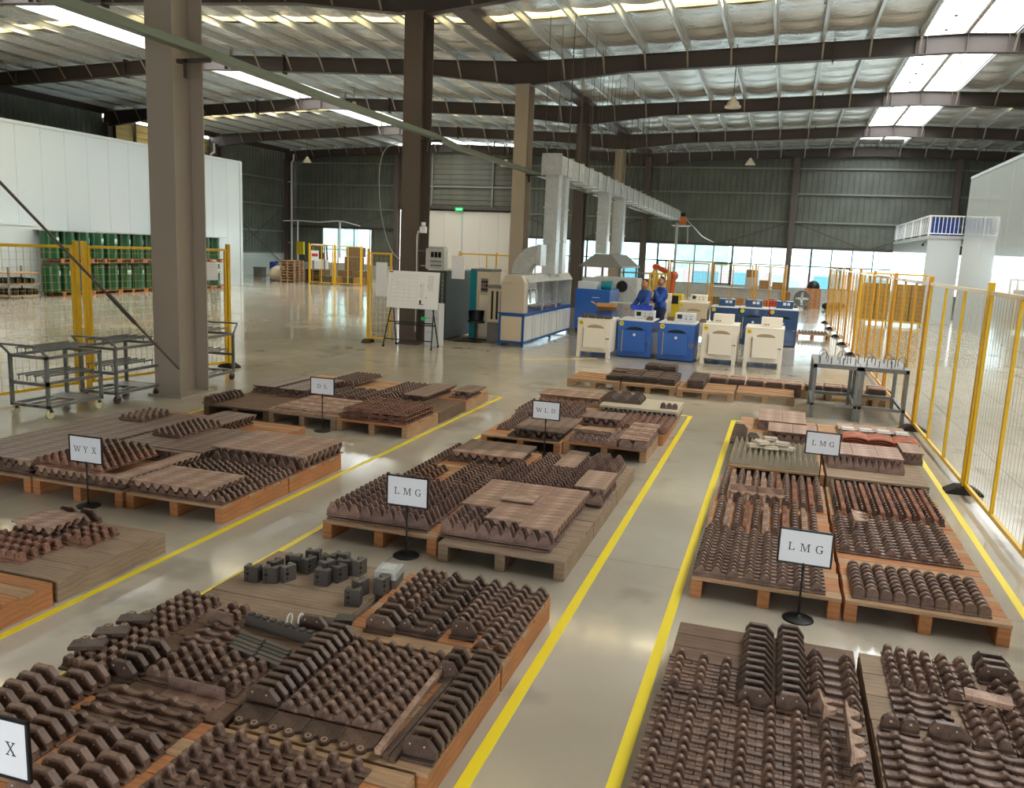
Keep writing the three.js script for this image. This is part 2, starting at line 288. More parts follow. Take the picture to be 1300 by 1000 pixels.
// ---- roof: rafters, purlins, foil insulation, skylights, ridge monitors
struct('ceiling', 'steel roof with galvanised purlins, foil insulation, skylight strips and ridge monitors', (o) => {
  // rafters
  const haunch = (dx) => (dx < 3 ? 0.68 - (0.68 - 0.44) * dx / 3 : 0.44);
  for (let f = 0; f < FRAMES.length; f++) {
    const z = FRAMES[f] + (f === FRAMES.length - 1 ? 0.25 : 0);
    for (const [rx, xl, xr, ry] of RIDGES) {
      const top = [], bot = [];
      for (const x of [xl, xl + 3, rx - 3.2, rx, rx + 3.2, xr - 3, xr]) { const y = 7.71 + (ry - 7.71) * (1 - Math.abs(x - rx) / (x < rx ? rx - xl : xr - rx)); top.push([x, y]); bot.push([x, y - haunch(Math.min(x - xl, xr - x))]); }
      const b = new MB().prism([...top, ...bot.slice().reverse()], 0.014, 0, 0, z);
      for (let i = 0; i < top.length - 1; i++) { b.bar(V(top[i][0], top[i][1] + 0.004, z), V(top[i + 1][0], top[i + 1][1] + 0.004, z), 0.24, 0.016); b.bar(V(bot[i][0], bot[i][1], z), V(bot[i + 1][0], bot[i + 1][1], z), 0.24, 0.016); }
      for (const x of [xl + 3.4, rx - 3.2, rx - 1.2, rx - 0.95, rx, rx + 0.95, rx + 1.2, rx + 3.2, xr - 3.4]) { const y = 7.71 + (ry - 7.71) * (1 - Math.abs(x - rx) / (x < rx ? rx - xl : xr - rx)); b.box(0.014, 0.46, 0.23, x, y - 0.22, z); }
      for (const x of [rx - 3.2, rx + 3.2]) { const y = 7.71 + (ry - 7.71) * (1 - 3.2 / 11.6); b.box(0.03, 0.62, 0.26, x, y - 0.21, z); }
      b.to('rafter', M.rafter, o);
      const s = new MB();
      for (let k = 0; k < 9; k++) for (const sg of [-1, 1]) {
        const x = rx + sg * (1.1 + 1.19 * k), y = roofTop(x); if (x < xl + 0.3 || x > xr - 0.3) continue;
        s.bar(V(x, y + 0.1, z + 0.45), V(x, y - haunch(Math.min(x - xl, xr - x)) + 0.03, z + 0.03), 0.05, 0.012);
      }
      s.to('flange_brace', M.column, o, 'stuff');
    }
  }
  // purlins
  const zLen = Z_REAR - Z_FAR + 0.2, zMid = (Z_REAR + Z_FAR) / 2;
  const zed = put(new MB().box(0.008, 0.18, zLen, 0, 0, 0).box(0.065, 0.007, zLen, 0.03, 0.087, 0).box(0.065, 0.007, zLen, -0.03, -0.087, 0).geo());
  const edges = [];
  for (const [rx, xl, xr] of RIDGES) for (const sg of [-1, 1]) {
    const xs = []; for (let k = 0; k < 9; k++) xs.push(rx + sg * (1.1 + 1.19 * k));
    for (const x of xs) { const p = mesh('purlin', zed, M.galv, o); p.position.set(x, roofTop(x) + 0.1, zMid); if (sg > 0) p.rotation.z = Math.PI; }
    xs.push(sg < 0 ? xl : xr); for (let k = 0; k < 9; k++) edges.push([Math.min(xs[k], xs[k + 1]), Math.max(xs[k], xs[k + 1])]);
  }
  // insulation blankets between purlins, cut by the skylight strips
  const half = 0.36, cuts = [Z_REAR + 0.1]; for (const z of SKYLIGHTS) cuts.push(z + half, z - half); cuts.push(Z_FAR - 0.1);
  const blankets = new Map();
  function blanket(w, l, dy, sag) {
    const key = [w.toFixed(3), l.toFixed(2), dy.toFixed(3), sag].join();
    if (blankets.has(key)) return blankets.get(key);
    const nx = 6, nz = Math.max(2, Math.round(l / 0.2)), pos = [], idx = [];
    for (let j = 0; j <= nz; j++) for (let i = 0; i <= nx; i++) {
      const t = i / nx, z = -l / 2 + l * j / nz, s = Math.sin(Math.PI * t);
      const ph = ((z + 500) % 1.2) / 1.2, seam = Math.pow(Math.abs(Math.cos(Math.PI * ph)), 7);
      const y = dy * (t - 0.5) - sag * (s * (0.035 + 0.035 * Math.sin(Math.PI * ph) - 0.02 * seam) + 0.012 * Math.sin(z * 9 + 3 * t) * s);
      pos.push(-w / 2 + w * t, y, z);
    }
    for (let j = 0; j < nz; j++) for (let i = 0; i < nx; i++) { const a = j * (nx + 1) + i, b = a + nx + 1; idx.push(a, a + 1, b + 1, a, b + 1, b); }
    const n = pos.length / 3;                                  // outer sheet, flat
    pos.push(-w / 2, 0.06 - dy / 2, -l / 2, w / 2, 0.06 + dy / 2, -l / 2, w / 2, 0.06 + dy / 2, l / 2, -w / 2, 0.06 - dy / 2, l / 2); idx.push(n, n + 2, n + 1, n, n + 3, n + 2);
    let g = new THREE.BufferGeometry(); g.setAttribute('position', new THREE.Float32BufferAttribute(pos, 3)); g.setIndex(idx); g.computeVertexNormals();
    g.setAttribute('uv', new THREE.Float32BufferAttribute(new Float32Array(pos.length / 3 * 2), 2)); metreUV(g); blankets.set(key, g); return g;
  }
  for (const [a, b] of edges) {
    const w = b - a, cx = (a + b) / 2, ya = roofTop(a + 1e-4), yb = roofTop(b - 1e-4), y = (ya + yb) / 2 + 0.195;
    for (let c = 0; c < cuts.length; c += 2) { const m = mesh('insulation_blanket', blanket(w, cuts[c] - cuts[c + 1], yb - ya, 1), M.foil, o); m.position.set(cx, y, (cuts[c] + cuts[c + 1]) / 2); }
    for (const z of SKYLIGHTS) { const m = mesh('skylight_panel', blanket(w, 2 * half, yb - ya, 0), M.frp, o); m.position.set(cx, y, z); }
  }
  // gutter over the valley columns, eaves beams
  new MB().box(0.5, 0.02, zLen, -7.9, 7.72, zMid).box(0.02, 0.2, zLen, -8.15, 7.82, zMid).box(0.02, 0.2, zLen, -7.65, 7.82, zMid).to('valley_gutter', M.rafter, o);
  for (const x of [-30.9, 15.5]) new MB().box(0.15, 0.3, zLen, x, 7.75, zMid).to('eaves_beam', M.rafter, o);
  // ridge monitors
  for (const [rx, , , ry] of RIDGES) {
    new MB().cyl(0.06, 0.06, zLen, rx, ry + 0.07, zMid, 12, Math.PI / 2).to('ridge_tube', M.column, o);
    for (const s of [-1, 1]) new MB().box(0.05, 0.34, zLen, rx + s * 1.1, ry + 0.1, zMid).to('monitor_kerb', M.galv, o);
    for (let f = 1; f < FRAMES.length - 1; f++) {
      const z0 = FRAMES[f], z1 = Math.max(FRAMES[f + 1], -46.5), l = z0 - z1, cz = (z0 + z1) / 2;
      for (const s of [-1, 1]) {
        new MB().box(0.16, 1.2, 0.1, rx + s * 1.08, ry + 0.6, z0).to('monitor_post', M.column, o);
        mesh('monitor_roof_panel', put(ribbed(l, 1.5, 0.3, 0.03), rx + s * 1.42, ry + 1.12, cz, 0, Math.PI / 2, 0).applyMatrix4(new THREE.Matrix4()), M.frpWhite, o).geometry = (() => {
          const g = ribbed(l, 1.45, 0.3, 0.03); put(g, 0, 0, 0, -Math.PI / 2 + 0.13, 0, 0); put(g, 0, 0, 0, 0, s * Math.PI / 2 + Math.PI, 0); put(g, rx + s * 1.42, ry + 1.1, cz); return metreUV(g);
        })();
        new MB().box(0.012, 0.62, l - 0.12, rx + s * 1.12, ry + 0.62, cz).to('monitor_side_panel', M.frpWhite, o);
        new MB().box(0.05, 0.05, l, rx + s * 1.09, ry + 0.32, cz).box(0.05, 0.05, l, rx + s * 1.09, ry + 0.95, cz).to('monitor_rail', M.galv, o);
        for (let q = 0; q < 5; q++) new MB().box(1.2, 0.05, 0.05, rx + s * 0.55, ry + 1.0, z0 - (q + 0.5) * l / 5, 0, 0, -s * 0.09).to('monitor_purlin', M.galv, o);
        new MB().rod(V(rx + s * 1.05, ry + 0.3, z0 - 0.1), V(rx + s * 1.05, ry + 0.95, z0 - l / 2), 0.012).to('monitor_brace', M.rafter, o);
      }
    }
    new MB().box(2.3, 0.06, 8.2, rx, ry + 0.22, 2.15).to('ridge_cap', M.foil, o);  // unseen near ridge, closed over to darken the foreground
    for (const z of [FRAMES[1], -46.5]) new MB().box(2.3, 0.85, 0.02, rx, ry + 0.75, z).to('monitor_end_panel', M.frpWhite, o);
    new MB().box(2.3, 0.06, 2, rx, ry + 0.22, -47.4).to('ridge_cap', M.foil, o);
  }
});

// ---- columns
const colH = 7.05;
FRAMES.slice(0, -1).forEach((z, i) => {
  const far = ['behind the viewer', 'beside the near left bay', 'beside the wheeled carts', 'behind the whiteboard', 'beside the extraction hood machine', 'beside the blue machine', 'beyond the cone shaped fume hood'][i];
  hColumn('steel_column', 'brown steel H column ' + far, -7.93, z, colH, 0.42, 0.6, i === 3 || i === 5 ? M.columnDark : M.column, true);
});
FRAMES.slice(3).forEach((z, i) => hColumn('steel_column', 'dark steel column on the left outer wall, ' + ['hidden near end', 'second bay', 'beside the louvred bay', 'above the end of the white partition', 'in the far left corner'][i], -30.7, z + (i === 4 ? 0.35 : 0), 7.2, 0.3, 0.5, M.columnDark, true));
COLS_FAR.slice(1, -1).forEach((x, i) => hColumn('steel_column', 'dark steel post on the far wall, ' + ['left of the sliding doors', 'right of the sliding doors', 'at the valley gutter', 'in the middle of the window band', 'beside the mezzanine'][i], x, Z_FAR + 0.2, 7.55, 0.28, 0.36, M.columnDark, true));

// ---- white sandwich panel rooms
function panelWall(name, label, x, z0, z1, h, face, mat, pitch) {
  return struct(name, label, (o) => {
    const n = Math.round((z0 - z1) / pitch), p = (z0 - z1) / n;
    for (let i = 0; i < n; i++) new MB().rbox(0.08, h, p - 0.006, 0.004, x - face * 0.04, h / 2, z0 - (i + 0.5) * p).to('wall_panel', mat, o);
    new MB().box(0.06, h - 0.02, z0 - z1, x - face * 0.08, h / 2, (z0 + z1) / 2).to('wall_core', M.panelSeam, o);
    new MB().box(0.14, 0.1, z0 - z1 + 0.1, x - face * 0.045, h + 0.03, (z0 + z1) / 2).to('cap_trim', M.panelWhite, o);
  });
}
{
  const a = panelWall('wall_partition_left', 'long white sandwich panel partition on the left of the hall', -24.2, 6.1, -33.85, 5.55, 1, M.panelWhite, 1.0);
  new MB().box(0.16, 5.6, 0.16, -24.24, 2.8, -33.85).to('corner_trim', M.panelWhite, a);
  for (let k = 0; k < 6; k++) new MB().rbox(1.1, 5.55, 0.08, 0.004, -24.9 - k * 1.105, 2.775, -33.86).to('wall_panel', M.panelWhite, a);
  const b = panelWall('wall_store_left', 'low white panel store room in front of the left partition', -23.75, 6.1, -22.2, 2.3, 1, M.panelWhite, 2.2);
  new MB().box(0.45, 2.3, 0.08, -23.98, 1.15, -22.24).to('wall_panel', M.panelWhite, b);
  new MB().box(0.5, 0.06, 28.2, -23.98, 2.33, -8.05).to('roof_panel', M.panelWhite, b);
  panelWall('wall_partition_right', 'tall glossy white panel partition on the right of the hall', 6.4, 6.1, -36.4, 5.55, -1, M.panelGloss, 3.3);
  const c = panelWall('wall_office_right', 'white panel side of the mezzanine room in the far right corner', 5.2, -36.8, -47.9, 3.3, -1, M.panelGloss, 1.1);
  new MB().rbox(1.15, 3.3, 0.08, 0.004, 5.8, 1.65, -36.78).to('wall_panel', M.panelWhite, c);
  new MB().box(10.4, 0.12, 11.2, 10.4, 3.36, -42.3).to('mezzanine_deck', M.plaster, c);
  new MB().box(9.3, 5.55, 0.08, 11.05, 2.775, -36.44).to('wall_panel', M.panelGloss, c);
}
// ---- beyond the windows: yard and neighbouring building
struct('ground', 'pale concrete yard outside the far windows', (o) => { new MB().box(90, 0.2, 30, -8, -0.25, -63.6).to('yard_slab', M.plaster, o); });

// ============================================================ PALLETS
M.wood = std(0xd08c58, 0.75, 0, { map: T.grain }); M.woodPale = std(0xc9a27a, 0.78, 0, { map: T.grain }); M.woodOld = std(0xb0967c, 0.85, 0, { map: T.grain }); M.woodDark = std(0x826650, 0.8, 0, { map: T.grain });
const TOP = 0.142;
function makePallet(w, d, mat, mat2, boards, gap, open) {
  const o = new THREE.Group(), sh = 0.118;
  for (const k of [-1, 0, 1]) {
    if (open) for (const j of [-1, 0, 1]) mesh('block', shift(new MB().rbox(0.09, 0.08, 0.1, 0.004, k * (w / 2 - 0.045), 0.058, j * (d / 2 - 0.05)).geo(), k, j), mat, o);
    else mesh('stringer', shift(new MB().rbox(0.075, sh, d - 0.004, 0.004, k * (w / 2 - 0.0385), sh / 2, 0).geo(), k * 3, 0.3 * k), mat, o);
    if (open) mesh('bottom_board', shift(new MB().rbox(0.09, 0.018, d, 0.003, k * (w / 2 - 0.045), 0.009, 0).geo(), k * 2, 0), mat, o);
  }
  if (open) for (const j of [-1, 0, 1]) mesh('cross_board', shift(new MB().rbox(w, 0.02, 0.09, 0.003, 0, 0.108, j * (d / 2 - 0.045)).geo(), 1.7 * j, 0), mat, o);
  for (let i = 0; i < boards; i++) {
    const p = (d + gap) / boards, g = new MB().rbox(w - rnd(0, 0.006), 0.023, p - gap, 0.003, rnd(-0.003, 0.003), 0.1305, -d / 2 + (p - gap) / 2 + i * p).geo();
    mesh('deck_board', shift(g, rnd(0, 5), rnd(0, 5)), i % 3 === 1 ? mat2 : mat, o);
  }
  return o;
}
const palletMakers = {
  pine: makePallet(0.925, 0.915, M.wood, M.woodPale, 8, 0.004), old: makePallet(0.925, 0.915, M.woodOld, M.woodOld, 7, 0.006), board: makePallet(0.925, 0.925, M.woodOld, M.woodOld, 4, 0.005),
  dark: makePallet(0.925, 0.915, M.woodDark, M.woodDark, 6, 0.005), slat: makePallet(0.87, 0.9, M.woodPale, M.wood, 7, 0.055, true), pale: makePallet(0.925, 0.915, M.woodPale, M.wood, 8, 0.004),
};
function pallet(kind, x, zFront, label, name = 'wooden_pallet', turn = 0, y = 0) {
  const o = palletMakers[kind].clone(); o.name = numbered(name); o.position.set(x, y, zFront - 0.46); o.rotation.y = turn; scene.add(o);
  return tag(o, label, 'pallet');
}
// right bay
pallet('dark', 0.075, -3.695, 'dark plank pallet at the near left of the right bay, under rows of one-lug plates');
pallet('dark', 0.075, -2.765, 'pallet at the bottom edge of the picture under the dense one-lug rows');
pallet('board', 1.025, -3.685, 'weathered plank pallet under mixed plates at the near right corner');
pallet('board', 1.025, -2.76, 'pallet at the bottom right corner under the wide wavy plates');
for (const [x, side, k] of [[0.06, 'left', 'pine'], [1.005, 'right', 'pine']]) {
  pallet(k, x, -5.335, `orange pine pallet at the front of the two-column block, ${side} column, near row`);
  pallet(k, x, -6.265, `orange pine pallet in the ${side} column of the right bay, second row`);
  pallet('pale', x, -7.2, `pine pallet in the ${side} column of the right bay under rust-orange plates`);
  pallet(side === 'left' ? 'pine' : 'old', x + 0.03, -8.56, `pallet in the ${side} column under spiky plates behind the far sign of the right bay`);
  pallet('old', x + 0.03, -9.5, `pallet in the ${side} column in front of the two steel tables, last but one row`);
  pallet('pale', x + 0.03, -10.43, `pallet in the ${side} column nearest the two steel tables`);
}
// middle bay
pallet('pine', -1.625, -3.725, 'orange pine pallet carrying long saddle plates beside the aisle line');
pallet('pine', -1.625, -2.785, 'orange pine pallet carrying the grid of two-lug plates and trapezoid row');
pallet('pale', -1.665, -1.85, 'pale pallet at the bottom edge under wide-spaced lugs');
pallet('board', -2.6, -3.725, 'weathered plank pallet mostly bare with V-notched steel blocks');
pallet('dark', -2.6, -2.785, 'dark pallet under jumbled plates and small bars');
palletMakers.short = makePallet(0.925, 0.72, M.wood, M.woodPale, 6, 0.004);
pallet('short', -2.6, -1.945, 'pallet at the near left corner under big trapezoid plates');
pallet('pine', -2.66, -5.32, 'orange pallet behind the middle sign carrying ring-lug plates');
pallet('old', -1.69, -5.235, 'grey weathered pallet with ring-lug plates and flat plates laid on top');
pallet('pine', -2.66, -6.25, 'pallet behind the middle sign under brown two-lug rows');
pallet('old', -1.69, -6.165, 'weathered pallet beside the aisle, second row of the middle block');
pallet('pine', -2.66, -7.18, 'pallet with flat brown plates at the back left of the middle block');
pallet('old', -1.69, -7.1, 'weathered pallet at the back right of the middle block');
pallet('pine', -2.62, -8.67, 'reddish pallet behind the sign carrying a dark flat stack');
pallet('pale', -1.69, -8.76, 'pale pallet right of the sign with trapezoid stacks');
pallet('pine', -2.62, -9.6, 'pallet under tan lug plates in the far middle block');
pallet('pine', -1.64, -9.675, 'pallet under ribbed rows in the far middle block');
pallet('pale', -2.62, -10.6, 'pallet under tan flat plates at the back of the far middle block');
pallet('pale', -1.64, -10.6, 'pallet under the grey perforated slab in the far middle block');
// left bay
pallet('board', -4.41, -3.695, 'weathered plank pallet in the left bay, right half bare');
pallet('pine', -4.41, -2.74, 'orange pallet at the left edge of the picture beside the yellow line');
for (const [x, n] of [[-4.43, 'right'], [-5.39, 'middle'], [-6.34, 'left']]) {
  pallet('pine', x, -5.27, `orange pallet in the ${n} column of the left block, near row`);
  pallet(n === 'right' ? 'pine' : 'pale', x, -6.2, `orange pallet in the ${n} column of the left block, second row`);
  if (n !== 'left') pallet('pine', x - 0.97, -7.135, `orange pallet in the ${n === 'right' ? 'middle' : 'left'} column of the left block, back row`);
}
for (const [x, n, k] of [[-4.42, 'right', 'pale'], [-5.35, 'middle', 'old'], [-6.28, 'left', 'dark']]) {
  pallet(k, x, -8.62, `pallet in the ${n} column of the far left block, front row`);
  pallet(n === 'right' ? 'dark' : 'pine', x, -9.55, `pallet in the ${n} column of the far left block, middle row`);
  pallet('pale', x, -10.5, `pallet in the ${n} column of the far left block, back row`);
}
// pallets in front of the furnaces
pallet('slat', -2.83, -13.35, 'slatted pallet with open boards at the left end of the furnace row', 'slatted_pallet', 0);
pallet('slat', -1.93, -13.35, 'slatted pallet, second from the left in front of the furnaces', 'slatted_pallet');
pallet('slat', -1.02, -13.25, 'slatted pallet with darker boards, third in front of the furnaces', 'slatted_pallet');
pallet('slat', -0.12, -13.45, 'slatted pallet with empty front boards in front of furnace 16', 'slatted_pallet');
pallet('slat', -2.2, -14.3, 'slatted pallet under dark stacks close to furnace 19', 'slatted_pallet');
pallet('slat', -0.95, -14.35, 'slatted pallet under a low row of brown stacks near furnace 17', 'slatted_pallet');
pallet('slat', -0.02, -14.4, 'slatted pallet under brown stacks near furnace 16', 'slatted_pallet');
pallet('slat', 0.86, -14.3, 'slatted pallet seen under the left steel table', 'slatted_pallet');
palletMakers.small = makePallet(0.46, 0.9, M.woodPale, M.wood, 7, 0.055, true);
pallet('small', 1.54, -14.1, 'slatted pallet seen between the legs of the right steel table', 'slatted_pallet', 0);

// ============================================================ CAST PLATES
const castTones = (hexes, r = 0.5, m = 0.25) => hexes.map((h) => std(h, r, m, { map: T.rust, bumpMap: T.bump, bumpScale: 0.0012 }));
const TONE = {
  brown: castTones([0xb4aaa4, 0xa29892, 0xc4b8ae, 0xaca096], 0.48, 0.1), dark: castTones([0x8e8682, 0x807a76, 0x9a928c], 0.45, 0.12), flat: castTones([0xfff2e8, 0xf2e4da, 0xfffaf0], 0.6, 0),
  rust: castTones([0xe4b090, 0xd8a888, 0xc8a08c], 0.65, 0), tan: castTones([0xfff6ea, 0xf4eadc], 0.6, 0), pale: [std(0xb9ae97, 0.7), std(0xaaa08c, 0.7)], white: [std(0xc9c7c0, 0.7), std(0xb5b2ab, 0.7)],
  red: castTones([0xc4a698, 0xb49888, 0xccac9c], 0.55, 0.05), terra: castTones([0xf8a684, 0xe89a78], 0.75, 0), mauve: castTones([0xc8c0c0, 0xb8b0b0, 0xd6cac8], 0.48, 0.1), steel: [std(0x645e58, 0.42, 0.3), std(0x504b46, 0.45, 0.3)],
};
M.pale_mark = std(0xcbb9a4, 0.5, 0.2); M.bore = std(0x1a1412, 0.8);
function lugOutline(w, centres, r, H, valley, fall, n = 46) {
  const pts = [[-w / 2, 0]];
  for (let i = 0; i <= n; i++) {
    const x = -w / 2 + w * i / n; let y = valley * Math.min(1, (w / 2 - Math.abs(x)) / 0.006 + 0.45);
    for (const c of centres) { const d = Math.abs(x - c), e = 0.94 * r, ye = H - r + 0.34 * r; y = Math.max(y, d < e ? H - r + Math.sqrt(r * r - d * d) : valley + (ye - valley) * (1 - sstep(0, 1, (d - e) / fall))); }
    pts.push([x, y]);
  }
  pts.push([w / 2, 0]); return pts;
}
function tri(w, n, H, tip) { const p = [[-w / 2, 0], [-w / 2, 0.03]]; for (let i = 0; i < n; i++) { const c = -w / 2 + w * (i + 0.5) / n, h = w / n / 2; p.push([c - h * 0.98, 0.034], [c - tip, H - tip * 0.7], [c - tip * 0.6, H], [c + tip * 0.6, H], [c + tip, H - tip * 0.7], [c + h * 0.98, 0.034]); } p.push([w / 2, 0.03], [w / 2, 0]); return p; }
function webGeo(outline, t, holes, z) {
  const s = new THREE.Shape(outline.map((p) => new THREE.Vector2(...p)));
  for (const [x, y, r] of holes) { const h = new THREE.Path(); h.absarc(x, y, r, 0, Math.PI * 2, true); s.holes.push(h); }
  const g = new THREE.ExtrudeGeometry(s, { depth: t - 0.005, bevelEnabled: true, bevelSize: 0.0025, bevelThickness: 0.0025, bevelOffset: -0.0025, bevelSegments: 1, curveSegments: 5 });
  g.translate(0, 0, z - (t - 0.005) / 2); return clean(g);
}
const KINDS = {};
function kind(name, w, d, outline, o = {}) {
  const { webT = 0.028, baseT = 0.013, webZ = -0.006, holes = [], pale_marks = [] } = o, H = Math.max(...outline.map((p) => p[1]));
  const base = metreUV(put(clean(new RoundedBoxGeometry(w - 0.002, baseT, d - 0.002, 1, 0.003)), 0, baseT / 2, 0));
  const web = metreUV(put(webGeo(outline, webT, holes, webZ), 0, baseT - 0.002, 0));
  let rim = null; if (o.rims) { const b = new MB(); for (const [x, y, r] of holes) b.add(put(new THREE.TorusGeometry(r * 1.3, 0.0026, 5, 12), x, y + baseT - 0.002, webZ + webT / 2)); rim = b.geo(); }
  let pale_mark = null; if (pale_marks.length) { const b = new MB(); for (const [x, y, r] of pale_marks) b.cyl(r, r, 0.003, x, y + baseT, webZ + webT / 2 + 0.0005, 8, Math.PI / 2); pale_mark = b.geo(); }  // pale discs set on the plate face where its holes are
  KINDS[name] = { w, d, H: H + baseT, base, web, pale_mark, whole: mergeGeometries([base, web, pale_mark, rim].filter(Boolean)), rim, part: o.part || 'lug_web' };
}
kind('two_lug_plate', 0.165, 0.066, lugOutline(0.165, [-0.042, 0.042], 0.0185, 0.053, 0.012, 0.017), { holes: [[-0.042, 0.033, 0.005], [0.042, 0.033, 0.005]] });
kind('broad_two_lug_plate', 0.205, 0.066, lugOutline(0.205, [-0.055, 0.047], 0.0195, 0.055, 0.013, 0.02));
kind('one_lug_plate', 0.115, 0.066, lugOutline(0.115, [0], 0.0175, 0.052, 0.01, 0.011), { holes: [[0, 0.033, 0.004]] });
kind('round_lug_plate', 0.06, 0.066, lugOutline(0.06, [0], 0.02, 0.053, 0.008, 0.006), { holes: [[0, 0.033, 0.006]], webT: 0.034 });
kind('saddle_plate', 0.25, 0.078, lugOutline(0.25, [-0.078, 0.078], 0.019, 0.062, 0.018, 0.024), { pale_marks: [[-0.078, 0.042, 0.004], [0.078, 0.042, 0.004]] });
kind('trapezoid_plate', 0.165, 0.064, [[-0.08, 0], [-0.08, 0.044], [-0.055, 0.078], [0.034, 0.078], [0.08, 0.03], [0.08, 0]], { webT: 0.03, webZ: -0.012, pale_marks: [[-0.046, 0.052, 0.0045], [0.024, 0.05, 0.0045]], part: 'trapezoid_web' });
kind('dome_plate', 0.078, 0.062, [[-0.036, 0], [-0.036, 0.03], [-0.028, 0.046], [-0.012, 0.059], [0, 0.062], [0.012, 0.059], [0.028, 0.046], [0.036, 0.03], [0.036, 0]], { webT: 0.034, webZ: -0.008, pale_marks: [[0, 0.034, 0.006]] });
kind('wave_plate', 0.26, 0.072, lugOutline(0.26, [-0.062, 0.07], 0.022, 0.036, 0.016, 0.04), { webT: 0.03 });
kind('ring_lug_plate', 0.277, 0.076, tri(0.277, 3, 0.098, 0.019), { webT: 0.014, baseT: 0.012, webZ: 0.02, holes: [-1, 0, 1].map((k) => [k * 0.277 / 3, 0.079, 0.0095]), rims: true, part: 'ring_lug_web' });
kind('spike_lug_plate', 0.235, 0.09, tri(0.235, 4, 0.105, 0.008), { webT: 0.012, baseT: 0.012, webZ: 0.02, holes: [-1.5, -0.5, 0.5, 1.5].map((k) => [k * 0.235 / 4, 0.07, 0.006]), part: 'spike_web' });
kind('slotted_plate', 0.265, 0.2, [[-0.12, 0], [-0.12, 0.012], [0.12, 0.012], [0.12, 0]], { webT: 0.12, baseT: 0.014, webZ: 0, part: 'raised_pad' });

kind('bead_lug_plate', 0.23, 0.05, lugOutline(0.23, [-0.084, -0.028, 0.028, 0.084], 0.0215, 0.06, 0.014, 0.005, 70), { webT: 0.034, webZ: 0.006 });
const wanted = [];
const DOWN = Math.PI;
// a block of plates: columns along x, rows along z going away from the viewer
function block(k, tone, label, x0, x1, zf, zb, nc, nr, o = {}) {
  const K = KINDS[k], sx = (x1 - x0) / nc / K.w, pitch = nr > 1 ? Math.abs(zb - zf) / (nr - 1) : K.d, { dx = 0, y = TOP, flip = false, skip, jz = 0.0012, tilt = 0, part = false, turn = 0 } = o;
  for (let i = 0; i < nc; i++) for (let j = 0; j < nr; j++) {
    if (skip && skip(i, j)) continue;
    const x = x0 + (x1 - x0) * (i + 0.5) / nc, z = nr > 1 ? zf + (zb - zf) * j / (nr - 1) : zf;
    wanted.push({ k, part, mat: pick(TONE[tone]), group: label, label: label + (nc > 1 ? `, ${ORD[i]} column` : '') + (nr > 1 ? `, ${ORD[j]} row` : ''), p: [x + dx * sx + rnd(-0.0015, 0.0015), y + (flip ? K.H : 0) + rnd(0, 0.001), z - K.d / 2 + rnd(-jz, jz)], r: K.part.includes('ring') || K.part.includes('spike') ? [flip ? DOWN : 0, turn + rnd(-0.004, 0.004), 0] : [tilt, turn + rnd(-0.006, 0.006), flip ? DOWN : 0], s: sx, sz: o.sz || (flip || o.flush ? Math.max(0.7, Math.min(1.7, pitch / K.d * 0.985)) : 1) });
  }
}
function one(k, tone, label, p, r, s = 1, part = false) { wanted.push({ k, part, mat: pick(TONE[tone]), label, p, r, s, sz: 1 }); }
// lugs up below, the same plates turned over and meshed in from above
function double(k, tone, label, x0, x1, zf, zb, nc, nr, o = {}) {
  const K = KINDS[k], y = o.y || TOP; const inner = (i, j) => j > 0 && i < nc - 1 && i > 0 && j < nr - 1;
  block(k, tone, label.replace(/^/, 'lower ') , x0, x1, zf, zb, nc, nr, { ...o, y, skip: inner, flush: true });
  block(k, o.top || 'flat', label.replace(/^/, 'upturned '), x0, x1, zf + 0.004, zb, o.ntc || nc, nr, { ...o, y: y + (k === 'ring_lug_plate' || k === 'spike_lug_plate' ? 0.015 : k === 'slotted_plate' ? 0.029 : 0.044), flip: true, dx: k.includes('two_lug') ? K.w / 4 : k.includes('one_lug') ? K.w / 2 : 0, skip: o.topSkip });
}
const near = { part: true };
// ---- right bay, near pair
block('one_lug_plate', 'brown', 'one-lug plate left of the near trapezoid stacks', -0.385, -0.04, -3.80, -4.10, 3, 5, near);
block('one_lug_plate', 'brown', 'one-lug plate in dense rows, near right bay', -0.395, 0.525, -3.69, -2.62, 8, 17, near);
block('trapezoid_plate', 'dark', 'trapezoid plate in left tall row, near right pallet', -0.03, 0.128, -3.775, -4.51, 1, 11, near);
block('trapezoid_plate', 'dark', 'trapezoid plate in right tall row, near right pallet', 0.142, 0.285, -3.79, -4.56, 1, 11, near);
block('saddle_plate', 'brown', 'saddle plate with end lugs right of trapezoid rows', 0.29, 0.53, -3.82, -4.35, 1, 7, near);
one('two_lug_plate', 'tan', 'tan two-lug plate on its side beside the saddle plates', [0.33, TOP + 0.102, -3.76], [-Math.PI / 2, 0, -Math.PI / 2 + 0.15], 0.8, true);
for (const [z, n] of [[-3.46, 'nearer'], [-3.68, 'farther']]) one('two_lug_plate', 'tan', `${n} tan two-lug plate on its side atop the one-lug rows`, [0.43, TOP + 0.102, z], [-Math.PI / 2, 0, -Math.PI / 2], 1.25, true);
block('round_lug_plate', 'brown', 'round-lug plate in four-wide block, back of corner pallet', 0.675, 0.915, -4.215, -4.58, 4, 6, near);
block('two_lug_plate', 'brown', 'two-lug plate beside the four-wide round-lug block', 0.925, 1.095, -4.20, -4.58, 1, 6, near);
block('trapezoid_plate', 'dark', 'long trapezoid plate behind loose bar near right edge', 1.12, 1.30, -4.47, -4.63, 1, 3, near);
block('two_lug_plate', 'brown', 'narrow two-lug plate in double rows, right picture edge', 1.15, 1.45, -4.0, -4.38, 2, 6, near);
block('wave_plate', 'brown', 'long wavy plate before the four-wide round-lug block', 0.67, 0.925, -3.89, -4.13, 1, 4, { part: true, jz: 0.002 });
